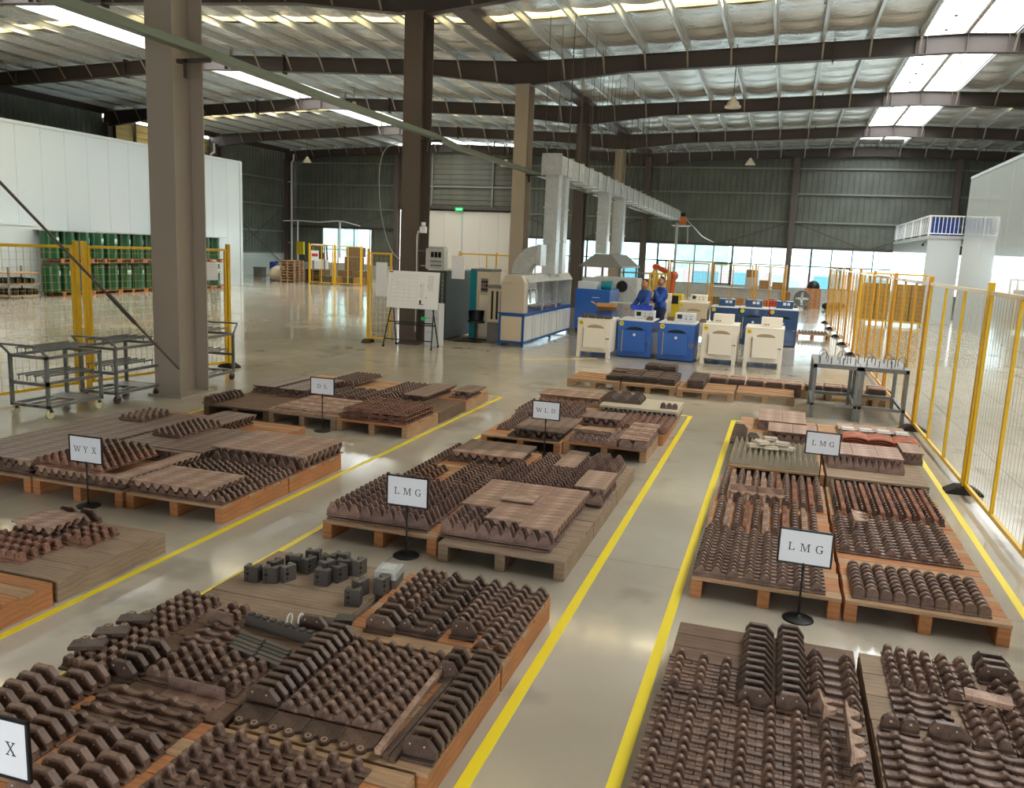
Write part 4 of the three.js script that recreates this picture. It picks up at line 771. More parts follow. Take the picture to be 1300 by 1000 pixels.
  for (let i = 0; i < 3; i++) { const o = solo('wooden_bar', new MB().rbox(0.03, 0.026, [0.82, 0.72, 0.6][i], 0.003, 0, 0.013, 0), i ? TONE.dark[0] : TONE.tan[1], ['long tan bar lying on top of two dark bars between plate rows', 'dark bar beside the tan bar between plate rows', 'shorter dark bar next to the trapezoid row'][i], 'bar'); o.position.set(-1.385 + i * 0.034 - (i === 0 ? 0.01 : 0), TOP + (i === 0 ? 0.028 : 0), [-3.2, -3.17, -3.1][i]); o.rotation.y = i === 0 ? 0.03 : -0.02; }
  // two-ring plates laid flat, lobes towards the viewer
  const s = new THREE.Shape(); s.moveTo(-0.082, 0.06); s.lineTo(-0.082, -0.02); s.quadraticCurveTo(-0.078, -0.03, -0.066, -0.034); s.absarc(-0.042, -0.042, 0.024, Math.PI * 0.9, Math.PI * 2.0, false); s.quadraticCurveTo(-0.01, -0.024, 0, -0.024); s.absarc(0.034, -0.042, 0.024, Math.PI, Math.PI * 2.1, false); s.lineTo(0.082, -0.02); s.lineTo(0.082, 0.06); s.closePath();
  for (const x of [-0.042, 0.034]) { const h = new THREE.Path(); h.absarc(x, -0.044, 0.008, 0, 6.283, true); s.holes.push(h); }
  const e = new THREE.ExtrudeGeometry(s, { depth: 0.016, bevelEnabled: true, bevelSize: 0.002, bevelThickness: 0.002, bevelOffset: -0.002, bevelSegments: 1, curveSegments: 8 }); put(e, 0, 0.002, 0, -Math.PI / 2); const lob = metreUV(clean(e));
  const ring = new MB(); for (const x of [-0.042, 0.034]) ring.add(put(new THREE.TorusGeometry(0.012, 0.004, 6, 16), x, 0.021, 0.044, Math.PI / 2)); const ringG = ring.geo();
  const place = (p, r, l, g) => { const o = thing('two_ring_plate', l, 'cast plate', p, 0, g); o.rotation.set(...r); mesh('plate', lob, pick(TONE.dark), o); mesh('ring_boss', ringG, TONE.tan[1], o); };
  for (let i = 0; i < 4; i++) place([-2.015 + i * 0.169, TOP + 0.004, -2.865], [0.12, 0.0, 0], `two-ring plate lying flat in front of the two-lug grid, ${ORD[i]} from the left`, 'two-ring plates lying flat in front of the grid');
  
  for (const [i, z] of [[0, -3.03], [1, -3.18], [2, -3.34]]) place([-3.06, TOP + 0.068, z], [0, 3.6, 0], 'upright clevis plate with rings at the left edge of the jumbled rows, ' + ['nearest', 'middle', 'farthest'][i] + ' of three');
  const loose = solo('spare_plate', new MB().rbox(0.2, 0.03, 0.07, 0.002, 0, 0.015, 0), TONE.flat[0], 'loose flat bar plate lying across two-lug rows near the right edge', 'steel plate'); loose.position.set(1.09, TOP + 0.06, -4.17); loose.rotation.set(0.1, -0.12, 0);
  const angle = thing('angle_plate', 'L shaped steel angle plate lying beside the wavy plates', 'steel plate', [-2.36, TOP, -2.9], 0.0); new MB().rbox(0.3, 0.012, 0.08, 0.002, 0, 0.006, 0).to('foot', TONE.flat[1], angle); new MB().rbox(0.3, 0.06, 0.014, 0.002, 0, 0.04, -0.03).to('flange', TONE.mauve[0], angle);
  // perforated slab, far middle block
  const slab = thing('perforated_slab', 'long grey slab with a perforated front on the far middle pallet', 'slab', [-1.62, TOP, -10.86]);
  new MB().rbox(0.99, 0.03, 0.78, 0.003, 0, 0.12, 0).to('top_plate', TONE.pale[0], slab); new MB().rbox(0.97, 0.02, 0.74, 0.003, 0, 0.01, 0).to('bottom_plate', TONE.dark[0], slab);
  const p = new MB(); for (let i = 0; i < 16; i++) for (const k of [0, 1]) p.box(0.03, 0.042, 0.7, -0.47 + i * 0.062 + k * 0.03, 0.04 + k * 0.044, 0); p.to('web_bars', TONE.pale[1], slab, 'stuff');
  // terracotta corrugated sheets
  for (let k = 0; k < 4; k++) { const pts = [], n = 48; for (let i = 0; i <= n; i++) pts.push([-0.4 + 0.8 * i / n, 0.026 * Math.abs(Math.sin(Math.PI * 3 * i / n)) ** 0.7]); const out = [...pts.map(([x, y]) => [x, y + 0.014]), ...pts.slice().reverse()]; const o = solo('corrugated_tile', new MB().prism(out, 0.36, 0, 0, 0), pick(TONE.terra), ['terracotta corrugated sheet at the bottom of the pile by the white stacks', 'second terracotta corrugated sheet of the pile', 'third terracotta corrugated sheet of the pile', 'topmost terracotta corrugated sheet of the pile'][k], 'corrugated sheet'); o.position.set(1.2 + k * 0.004, TOP + 0.002 + k * 0.027, -10.25 + k * 0.004); o.rotation.y = -0.04; }
}

// ============================================================ FENCES
function fencePanel(label, a, b, o = {}) {
  const { h = 2.0, ups = 1, mesh: mm = 0.1, mh = 0.1, wire = M.yellow, postA = true, postB = false, foot = true, col = M.yellow, y0 = 0.1 } = o;
  const dx = b[0] - a[0], dz = b[1] - a[1], L = Math.hypot(dx, dz), s0 = postA ? 0 : 0.05, t = thing('fence_panel', label, 'fence', [a[0], 0, a[1]], Math.atan2(-dz, dx), o.group);
  const La = L - 0.1, Lc = L / 2; new MB().rbox(La, 0.04, 0.035, 0.004, Lc, h - 0.02, 0).to('top_rail', col, t); new MB().rbox(La, 0.04, 0.035, 0.004, Lc, y0, 0).to('bottom_rail', col, t);
  for (let i = 0; i <= ups + 1; i++) { const x = 0.07 + (L - 0.14) * i / (ups + 1); new MB().rbox(0.04, h - y0, 0.03, 0.004, x, (h + y0) / 2, 0).to('upright', col, t); }
  const w = new MB(), r = o.wr || 0.0035; const nx = Math.round(L / mm), ny = Math.round((h - y0) / mh);
  for (let i = 1; i < nx; i++) w.box(r, h - y0, r, L * i / nx, (h + y0) / 2, 0.012);
  for (let j = 1; j < ny; j++) w.box(La, r, r, L / 2, y0 + (h - y0) * j / ny, 0.012);
  w.to('wire_mesh', wire, t, 'stuff');
  for (const [on, x] of [[postA, 0], [postB, L]]) if (on) {
    const p = new MB().rbox(0.06, h + 0.06, 0.06, 0.005, x, h / 2 + 0.03 + (foot ? 0.02 : 0), 0).to('post', col, t);
    if (foot) { const f = new MB(); f.prism([[-0.17, 0], [0.17, 0], [0.17, 0.02], [0.07, 0.075], [-0.07, 0.075], [-0.17, 0.02]], 0.2, x, 0, 0, 0, Math.PI / 2, 0, 0.006).to('rubber_foot', M.rubber, p); new MB().box(0.06, 0.03, 0.03, x + (x ? -0.045 : 0.045), h - 0.02, 0).box(0.06, 0.03, 0.03, x + (x ? -0.045 : 0.045), y0, 0).to('clamp', col, p); }
  }
  return t;
}
M.rubber = std(0x2f2724, 0.85); M.yellowWire = std(0xcfae3a, 0.5); M.greyWire = std(0x9c9468, 0.5, 0.2); M.yellowBacklit = phy({ color: 0xd99a14, roughness: 0.4, clearcoat: 0.3 });  // the deeper yellow has the backlit shade of far fences put into its colour
fencePanel('yellow mesh fence panel at the left edge of the picture', [-9.52, -6.6], [-9.27, -9.25], { ups: 1, foot: false, wire: M.yellowWire, postB: true });
fencePanel('yellow mesh fence panel behind the wheeled carts, left of the big column', [-9.24, -9.36], [-9.06, -10.75], { ups: 0, foot: false, wire: M.yellowWire });
fencePanel('yellow mesh fence panel half hidden by the big column, with an end post', [-9.06, -10.8], [-8.91, -12.09], { ups: 0, foot: true, wire: M.yellowWire, postA: false, postB: true });
const RP = [-2.6, -5.85, -9.07, -12.32, -15.7, -18.9, -21.9, -24.6, -27.1, -30.15, -33.1], rx = (z) => 1.99 + 0.0117 * z;
for (let i = 0; i < RP.length - 1; i++) fencePanel('yellow safety fence panel along the right aisle, ' + ['nearest, cut by the picture edge', 'second, in front of the glossy white wall', 'third, beside the steel tables', 'fourth, just past the steel tables', 'fifth along the aisle', 'sixth along the aisle', 'seventh along the aisle', 'eighth along the aisle', 'ninth along the aisle', 'farthest of the row'][i], [rx(RP[i]), RP[i]], [rx(RP[i + 1]), RP[i + 1]], { ups: 2, mm: i < 4 ? 0.065 : 0.1, mh: 0.24, wr: 0.0022, wire: i < 3 ? M.greyWire : M.yellowWire, postB: i === RP.length - 2, col: i > 2 ? M.yellowBacklit : M.yellow });
fencePanel('yellow fence panel standing left of the whiteboard', [-8.78, -16.9], [-8.2, -16.98], { ups: 0, wire: M.yellowWire, foot: true, mm: 0.12, mh: 0.12 });
fencePanel('yellow fence panel behind the white cabinets', [-10.2, -26], [-8.3, -26], { ups: 1, wire: M.yellowWire, postB: true, foot: false });
fencePanel('yellow fence panel standing behind the extraction machine', [-8.95, -26.1], [-8.95, -29], { ups: 1, wire: M.yellowWire, foot: false });
fencePanel('yellow fence panel before the far left corner pallets', [-23.3, -38.3], [-21.9, -38.35], { ups: 1, wire: M.yellowWire, foot: false });
fencePanel('yellow fence panel before the bright corner window', [-21.9, -38.4], [-20.4, -38.5], { ups: 1, wire: M.yellowWire, foot: false, postB: true });
for (const [i, x0, x1] of [[0, -3.9, -2.45], [1, -2.4, -0.98], [2, -0.95, 0.05]]) fencePanel(['yellow fence panel round the welding robot, left', 'yellow fence panel behind furnaces 8 and 7', 'yellow fence panel behind furnace 6'][i], [x0, -30], [x1, -30], { ups: 1, wire: M.yellowWire, foot: false, postB: i === 2, col: M.yellowBacklit });
// papers on the fences
function paper(label, w, h, p, ry, draw) { const m = draw ? textMat(256, Math.round(256 * h / w), draw) : M.signWhite; const o = solo('notice_sheet', new MB().box(w, h, 0.004, 0, 0, 0), M.signWhite, label, 'notice'); o.position.set(...p); o.rotation.y = ry; if (draw) mesh('print', face(w - 0.01, h - 0.01, m, 0, 0, 0.0026), m, o); return o; }
paper('tall white sheet hung on the fence left of the big column', 0.34, 0.88, [-8.985, 1.44, -10.95], 1.45);
paper('wide white sheet hung on the fence right of the big column', 0.5, 0.26, [-8.92, 1.62, -11.55], 1.45, (g, W, H) => { g.fillStyle = '#e9eaec'; g.fillRect(0, 0, W, H); g.strokeStyle = '#c9cacf'; for (let i = 1; i < 5; i++) { g.beginPath(); g.moveTo(0, i * H / 5); g.lineTo(W, i * H / 5); g.stroke(); } });
paper('white sheet hung on the fence panel left of the whiteboard', 0.26, 0.74, [-8.47, 1.42, -16.915], 0.13);
paper('white and red notice on the far left corner fence', 0.45, 0.5, [-22.95, 1.45, -38.26], 0, (g, W, H) => { g.fillStyle = '#f2f2f2'; g.fillRect(0, 0, W, H); g.fillStyle = '#c8322c'; g.fillRect(W * 0.1, H * 0.3, W * 0.8, H * 0.3); });
paper('red notice on the far end of the right safety fence', 0.36, 0.16, [1.615, 1.8, -28.6], 1.56, (g, W, H) => { g.fillStyle = '#c3241f'; g.fillRect(0, 0, W, H); g.fillStyle = '#f3e9e6'; g.fillRect(W * 0.2, H * 0.35, W * 0.25, H * 0.3); g.fillRect(W * 0.55, H * 0.35, W * 0.25, H * 0.3); });
// diagonal rod from the big column
{ const o = thing('brace_rod', 'dark diagonal steel brace rod bolted to the big column', 'brace'); new MB().rod(V(-7.66, 0.42, -9.3), V(-7.6, 4.6, -4.4), 0.016).to('rod', M.columnDark, o); new MB().rod(V(-7.645, 1.1, -8.5), V(-7.635, 1.48, -8.06), 0.026).to('turnbuckle', M.rafter, o); }

// ============================================================ CARTS
{
  const make = (wheelMat) => {
    const o = new THREE.Group(), w = 0.58, d = 0.84, h = 0.74, t = 0.035;
    for (const sx of [-1, 1]) for (const sz of [-1, 1]) new MB().box(t, h - 0.12, t, sx * (w / 2 - t / 2), 0.12 + (h - 0.12) / 2, sz * (d / 2 - t / 2)).to('leg', M.steelGrey, o);
    for (const [y, n] of [[0.14, 'lower_frame'], [h - 0.02, 'upper_frame']]) { const b = new MB(); for (const s of [-1, 1]) b.box(w, t, t, 0, y, s * (d / 2 - t / 2)).box(t, t, d, s * (w / 2 - t / 2), y, 0); if (y < 0.3) b.box(0.05, 0.02, d, -0.08, y, 0).box(0.05, 0.02, d, 0.1, y, 0).box(w, 0.004, 0.3, 0, y + 0.018, -0.2); b.to(n, M.steelGrey, o); }
    new MB().box(w, t, t, 0, 0.4, d / 2 - t / 2).box(t, t, d, w / 2 - t / 2, 0.42, 0).to('middle_rail', M.steelGrey, o);
    for (const [y, k] of [[0.46, 4], [h + 0.04, 4]]) for (let i = 0; i < k; i++) { const x = -w / 2 + 0.1 + i * (w - 0.2) / (k - 1); new MB().bar(V(x, y + 0.03, -d / 2 + 0.03), V(x, y + 0.03, d / 2 - 0.03), 0.012, 0.02).box(0.01, 0.07, 0.01, x, y, -d / 2 + 0.05).box(0.01, 0.07, 0.01, x, y, d / 2 - 0.05).to('carrier_bar', M.steelGrey, o); }
    new MB().rod(V(-w / 2, h, d / 2 - 0.02), V(-w / 2 + 0.02, h + 0.13, d / 2 + 0.12), 0.014).rod(V(w / 2, h, d / 2 - 0.02), V(w / 2 - 0.02, h + 0.13, d / 2 + 0.12), 0.014).rod(V(-w / 2 + 0.02, h + 0.13, d / 2 + 0.12), V(w / 2 - 0.02, h + 0.13, d / 2 + 0.12), 0.014).to('push_handle', M.steelGrey, o);
    for (const sx of [-1, 1]) for (const sz of [-1, 1]) { const c = new MB().box(0.03, 0.06, 0.05, sx * (w / 2 - 0.03), 0.1, sz * (d / 2 - 0.05)).to('caster_fork', M.galvDull, o); new MB().cyl(0.055, 0.055, 0.03, sx * (w / 2 - 0.03), 0.055, sz * (d / 2 - 0.05) + 0.01, 20, 0, 0, Math.PI / 2).cyl(0.02, 0.02, 0.04, sx * (w / 2 - 0.03), 0.055, sz * (d / 2 - 0.05) + 0.01, 12, 0, 0, Math.PI / 2).to('caster_wheel', wheelMat, c); }
    return o;
  };
  M.creamWheel = std(0xd8d0a8, 0.6); M.redWheel = std(0x4c2c28, 0.6);
  const set = (o, p, r, l) => { o.name = numbered('wheeled_cart'); o.position.set(...p); o.rotation.y = r; scene.add(o); tag(o, l, 'cart'); };
  set(make(M.creamWheel), [-8.34, 0, -7.95], 0.0, 'grey steel cart on cream wheels, frontmost of the three carts');
  set(make(M.redWheel), [-8.36, 0, -9.02], 0.02, 'grey steel cart on dark red wheels between the front cart and the big column');
  set(make(M.redWheel), [-8.3, 0, -10.62], Math.PI + 0.1, 'grey steel cart seen to the right of the big column');
}

// ============================================================ STEEL TABLES
{
  const set = (x, l, k) => {
    const t = thing('steel_table', l, 'table', [x, 0, -13.22]), w = 0.62, d = 1.26, h = 0.78;
    new MB().rbox(w, 0.006, d, 0.002, 0, h, 0).to('table_top', M.steelGrey, t);
    const fr = new MB(); for (const s of [-1, 1]) fr.box(w, 0.05, 0.04, 0, h - 0.03, s * (d / 2 - 0.02)).box(0.04, 0.05, d, s * (w / 2 - 0.02), h - 0.03, 0); fr.to('top_frame', M.steelGrey, t);
    for (const sx of [-1, 1]) for (const sz of [-1, 1]) new MB().box(0.05, h - 0.03, 0.05, sx * (w / 2 - 0.025), (h - 0.03) / 2, sz * (d / 2 - 0.025)).to('leg', M.steelGrey, t);
    const lo = new MB(); for (const s of [-1, 1]) lo.box(w, 0.04, 0.04, 0, 0.2, s * (d / 2 - 0.025)).box(0.04, 0.04, d, s * (w / 2 - 0.025), 0.2, 0); lo.to('lower_frame', M.steelGrey, t);
    for (const [i, j] of [[-1, 0.8], [-1, -0.1], [0.2, 0.8], [0.2, -0.1], [0.9, 0.5]]) { const px = i * 0.22, pz = j * 0.5; new MB().tube([V(px, h, pz), V(px, h + 0.1, pz), V(px + 0.05, h + 0.14, pz - 0.02), V(px + 0.1, h + 0.1, pz - 0.04), V(px + 0.1, h, pz - 0.04)], 0.007, 24, 6).to('hoop_handle', M.steelGrey, t); }
    for (let i = 0; i < 4; i++) new MB().cyl(0.008, 0.008, 0.1, -0.24 + i * 0.16, h + 0.05, d / 2 - 0.08, 8).to('peg', M.steelGrey, t);
  };
  set(0.825, 'grey steel table with hoop handles, left of the pair', 0); set(1.455, 'grey steel table with hoop handles beside the safety fence', 1);
}

// ============================================================ GREEN DRUMS
{
  M.drum = phy({ color: 0x0f4a24, roughness: 0.3, clearcoat: 0.4, clearcoatRoughness: 0.2 }); M.label = std(0xd8dcd4, 0.6);
  const d = new THREE.Group(); d.name = 'steel_drum';
  new MB().lathe([[0, 0], [0.28, 0], [0.292, 0.012], [0.285, 0.03], [0.285, 0.29], [0.294, 0.305], [0.285, 0.32], [0.285, 0.57], [0.294, 0.585], [0.285, 0.6], [0.285, 0.86], [0.292, 0.878], [0.286, 0.89], [0.27, 0.878], [0, 0.878]], 28).to('drum_body', M.drum, d);
  new MB().cyl(0.035, 0.035, 0.02, 0.17, 0.885, 0, 12).to('bung', M.galv, d);
  const lab = new THREE.CylinderGeometry(0.287, 0.287, 0.16, 10, 1, true, 1.2, 0.8); mesh('paper_label', metreUV(put(clean(lab), 0, 0.62, 0)), M.label, d);
  let first = true;
  for (let lv = 0; lv < 2; lv++) for (let i = 0; i < 14; i++) {
    const z = -21.55 - i * 0.645, y = lv ? 1.25 : 0.143, ord = ['first', 'second', 'third', 'fourth', 'fifth', 'sixth', 'seventh', 'eighth', 'ninth', 'tenth', 'eleventh', 'twelfth', 'thirteenth', 'last'][i];
    const o = d.clone(); o.name = numbered('steel_drum'); o.position.set(-23.22, y, z - 0.55); o.rotation.y = 0.5 + rnd(-0.6, 0.6); scene.add(o); tag(o, `green steel drum, ${ord} from the left in the ${lv ? 'upper' : 'lower'} row by the white partition`, 'drum');
  }
  const ds = makePallet(1.2, 1.27, M.wood, M.woodPale, 7, 0.04, true);
  for (let lv = 0; lv < 2; lv++) for (let i = 0; i < 7; i++) { const o = ds.clone(); o.name = numbered('slatted_pallet'); o.position.set(-23.54, lv ? 1.106 : 0, -22.95 - i * 1.29); scene.add(o); tag(o, `slatted wooden pallet ${lv ? 'between the two drum rows' : 'on the floor under the green drums'}, ${['first', 'second', 'third', 'fourth', 'fifth', 'sixth', 'last'][i]} from the left`, 'pallet'); }
  for (let i = 0; i < 14; i++) { }
  for (const [z, l, w] of [[-22.6, 'left end', 1.3], [-26, 'middle', 2.2], [-30.2, 'right end', 1.5]]) solo('cover_board', new MB().rbox(1.15, 0.015, w, 0.003, -23.45, 2.162, z), M.woodPale, 'thin brown cover board on top of the green drums at the ' + l, 'board');
  const rk = thing('parts_rack', 'small rack of dark parts at the left edge before the white partition', 'rack', [-23.1, 0, -20.6]);
  for (const y of [0.1, 0.45, 0.8]) new MB().box(0.8, 0.04, 1.2, 0, y, 0).to('shelf', M.woodPale, rk); for (const sx of [-1, 1]) for (const sz of [-1, 1]) new MB().box(0.04, 1.0, 0.04, sx * 0.38, 0.5, sz * 0.58).to('post', M.steelGrey, rk);
  for (let i = 0; i < 8; i++) new MB().cyl(0.09, 0.09, 0.7, 0, 0.21 + 0.35 * (i % 2), -0.45 + i * 0.125, 12, 0, 0, Math.PI / 2).to('roller', M.black, rk);
}

// ============================================================ FURNACES
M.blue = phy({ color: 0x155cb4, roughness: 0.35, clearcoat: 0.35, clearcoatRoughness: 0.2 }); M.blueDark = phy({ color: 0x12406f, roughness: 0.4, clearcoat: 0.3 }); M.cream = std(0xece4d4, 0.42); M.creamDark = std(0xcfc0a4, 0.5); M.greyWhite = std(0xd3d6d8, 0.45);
M.scorch = std(0x1c2a30, 0.8); M.scorchTan = std(0xa89470, 0.8); M.screen = std(0x15171b, 0.25); M.knob = std(0x222222, 0.4);
const stickers = {};
function sticker(num) {
  return stickers[num] ||= textMat(128, 128, (g, W, H) => { g.fillStyle = '#e6d21e'; g.fillRect(0, 0, W, H); g.fillStyle = '#2a2a20'; g.font = 'bold 74px sans-serif'; g.textAlign = 'center'; g.textBaseline = 'middle'; g.fillText(num, W / 2, H / 2 + 4); });
}
function furnace(num, x, z, o, label) {
  const { w = 0.74, d = 0.95, h = 0.8, mat = M.cream, door = mat, legs = true, ctrl = 'cream', cx = 0.1, cz = -0.35, latch = 'bolt' } = o, t = thing('box_furnace', label, 'furnace', [x, 0, z]);
  const yb = legs ? 0.12 : 0.02;
  new MB().rbox(w, h - yb, d, 0.012, 0, (h + yb) / 2, -d / 2).to('body', mat, t);
  new MB().rbox(w + 0.012, 0.025, d + 0.012, 0.006, 0, h, -d / 2).to('top_plate', legs ? M.cream : M.greyWhite, t);
  if (legs) for (const sx of [-1, 1]) for (const sz of [0, 1]) new MB().box(0.08, 0.13, 0.08, sx * (w / 2 - 0.04), 0.065, -0.04 - sz * (d - 0.08)).to('leg', mat, t);
  else new MB().box(w - 0.06, 0.03, d - 0.06, 0, 0.015, -d / 2).to('plinth', M.black, t);
  const dw = w * 0.66, dh = (h - yb) * 0.6, dx = legs ? 0.03 : 0, dy = yb + (h - yb) * 0.44;
  const dr = new MB().rbox(dw, dh, 0.05, 0.008, dx, dy, 0.045).to('door', door, t);
  new MB().box(0.02, dh * 1.02, 0.02, dx - dw / 2 - 0.02, dy, 0.02).box(0.05, 0.04, 0.02, dx - dw / 2, dy + dh * 0.35, 0.02).box(0.05, 0.04, 0.02, dx - dw / 2, dy - dh * 0.35, 0.02).to('hinge', M.creamDark, dr);
  if (latch === 'wheel') { new MB().add(put(new THREE.TorusGeometry(0.045, 0.009, 8, 20), dx + dw / 2 + 0.07, dy, 0.05)).rod(V(dx + dw / 2 + 0.03, dy, 0.05), V(dx + dw / 2 + 0.11, dy, 0.05), 0.007).rod(V(dx + dw / 2 + 0.07, dy - 0.04, 0.05), V(dx + dw / 2 + 0.07, dy + 0.04, 0.05), 0.007).cyl(0.015, 0.015, 0.05, dx + dw / 2 + 0.07, dy, 0.03, 12, Math.PI / 2).to('hand_wheel', M.steelGrey, dr); }
  else new MB().rod(V(dx + dw / 2 - 0.02, dy, 0.06), V(dx + dw / 2 + 0.07, dy, 0.06), 0.01).cyl(0.018, 0.018, 0.04, dx + dw / 2 + 0.05, dy, 0.04, 12, Math.PI / 2).to('latch', M.steelGrey, dr);
  if (!legs) new MB().cyl(0.03, 0.03, 0.006, dx, dy + dh * 0.3, 0.073, 18, Math.PI / 2).to('door_badge', M.galv, dr);
  const sc = new MB(); const s = new THREE.Shape(); s.absellipse(0, 0, dw * 0.38, 0.07, 0, Math.PI); s.closePath(); sc.add(put(new THREE.ExtrudeGeometry(s, { depth: 0.0015, bevelEnabled: false }), dx, dy + dh / 2 + 0.002, 0.0005)); sc.to('scorch_mark', legs ? M.scorchTan : M.scorch, t);
  if (num) { const st = new THREE.CircleGeometry(0.05, 24); put(st, -w / 2 + 0.075, h - 0.075, 0.0025); new MB().cyl(0.05, 0.05, 0.002, -w / 2 + 0.075, h - 0.075, 0.001, 24, Math.PI / 2).to('sticker_back', M.yellow, t); mesh('number_sticker', st, sticker(num), t); }
  if (ctrl) {
    const cm = { cream: M.cream, grey: M.greyWhite, blue: M.blueDark }[ctrl], y = h + 0.013, c = new MB().rbox(0.42, 0.19, 0.3, 0.008, cx, y + 0.095, cz - 0.15).to('control_box', cm, t);
    if (ctrl === 'grey' || o.dials) { new MB().box(0.1, 0.09, 0.006, cx - 0.12, y + 0.115, cz + 0.002).to('display_panel', M.screen, c); for (const k of [0.02, 0.12]) new MB().cyl(0.014, 0.014, 0.025, cx + k, y + 0.07, cz + 0.01, 12, Math.PI / 2).box(0.03, 0.012, 0.004, cx + k, y + 0.13, cz + 0.002).to('knob', M.knob, c); }
    else if (ctrl === 'blue') for (const k of [0.0, 0.1]) new MB().box(0.075, 0.07, 0.006, cx + k, y + 0.12, cz + 0.003).to('meter', M.greyWhite, c);
    else for (const k of [-0.14, -0.1, -0.06]) new MB().cyl(0.013, 0.013, 0.012, cx + k, y + 0.05, cz + 0.004, 12, Math.PI / 2).to('button', M.knob, c);
  }
  return t;
}
furnace('20', -3.73, -17.4, { w: 0.72, ctrl: null, h: 0.81 }, 'cream furnace on legs numbered 20 with plates piled on top');
furnace('19', -2.95, -17.95, { w: 0.74, mat: M.blue, door: M.blue, legs: false, ctrl: 'grey', cx: 0.12, h: 0.8 }, 'blue furnace numbered 19 with a grey control box and blue bins on top');
furnace('18', -2.06, -17.9, { w: 0.76, mat: M.blue, door: M.blue, legs: false, ctrl: 'grey', cx: 0.12, latch: 'wheel', h: 0.8 }, 'blue furnace numbered 18 with a hand wheel latch');
furnace('17', -1.17, -17.85, { w: 0.72, h: 0.83, cx: 0.03, cz: -0.38 }, 'cream furnace numbered 17 with three black buttons on its control box');
furnace('16', -0.28, -17.85, { w: 0.76, h: 0.82, cx: 0.12, cz: -0.34 }, 'cream furnace numbered 16, right end of the front row');
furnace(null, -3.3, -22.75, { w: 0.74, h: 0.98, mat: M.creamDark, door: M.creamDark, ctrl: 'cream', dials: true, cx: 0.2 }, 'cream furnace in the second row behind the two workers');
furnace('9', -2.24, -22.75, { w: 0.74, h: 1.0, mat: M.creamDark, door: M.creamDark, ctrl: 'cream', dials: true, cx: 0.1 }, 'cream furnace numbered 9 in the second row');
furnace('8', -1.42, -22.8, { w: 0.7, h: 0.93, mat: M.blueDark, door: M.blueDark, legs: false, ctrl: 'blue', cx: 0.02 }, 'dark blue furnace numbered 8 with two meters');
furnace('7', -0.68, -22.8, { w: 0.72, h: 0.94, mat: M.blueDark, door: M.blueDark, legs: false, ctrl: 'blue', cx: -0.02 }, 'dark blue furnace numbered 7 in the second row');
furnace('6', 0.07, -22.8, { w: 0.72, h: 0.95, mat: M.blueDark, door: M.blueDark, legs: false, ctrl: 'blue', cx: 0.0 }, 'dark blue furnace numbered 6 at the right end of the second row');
for (let i = 0; i < 9; i++) { const o = solo('metal_part', new MB().rbox(0.15, 0.035, 0.06, 0.004, 0, 0.018, 0).cyl(0.025, 0.025, 0.05, -0.03, 0.05, 0, 10, Math.PI / 2).cyl(0.025, 0.025, 0.05, 0.04, 0.05, 0, 10, Math.PI / 2), pick(TONE.steel), `small grey metal part on furnace 20, ${ORD[Math.floor(i / 4)]} row, ${ORD[i % 4]} from the left`, 'metal part', 'metal parts piled on furnace 20'); o.position.set(-3.98 + (i % 4) * 0.165, 0.824, -17.53 - Math.floor(i / 4) * 0.2); o.rotation.y = rnd(-0.25, 0.25); }
for (const [x, z, l] of [[-2.68, -18.15, 'at the right edge of furnace 19'], [-1.55, -18.1, 'on furnace 17 beside its control box'], [-2.28, -18.5, 'left of the control box of furnace 18']]) { const o = solo('metal_part', new MB().rbox(0.14, 0.05, 0.1, 0.01, 0, 0.025, 0).rbox(0.12, 0.03, 0.09, 0.01, 0.01, 0.065, 0), TONE.brown[0], 'small brown casting lying ' + l, 'metal part'); o.position.set(x, l.includes('17') ? 0.845 : 0.813, z); }
M.bin = std(0x1f49c4, 0.4);
for (const [x, l] of [[-3.03, 'left'], [-2.79, 'right']]) { const o = thing('parts_bin', `small bright blue plastic bin, ${l} of two on the control box of furnace 19`, 'bin', [x, 1.003, -18.45]); new MB().box(0.2, 0.008, 0.22, 0, 0.004, 0).to('bin_floor', M.bin, o); for (const [w, d, px, pz, h] of [[0.2, 0.008, 0, 0.108, 0.06], [0.2, 0.008, 0, -0.108, 0.1], [0.008, 0.22, 0.098, 0, 0.09], [0.008, 0.22, -0.098, 0, 0.09]]) new MB().rbox(w, h, d, 0.003, px, h / 2, pz).to('bin_side', M.bin, o); }

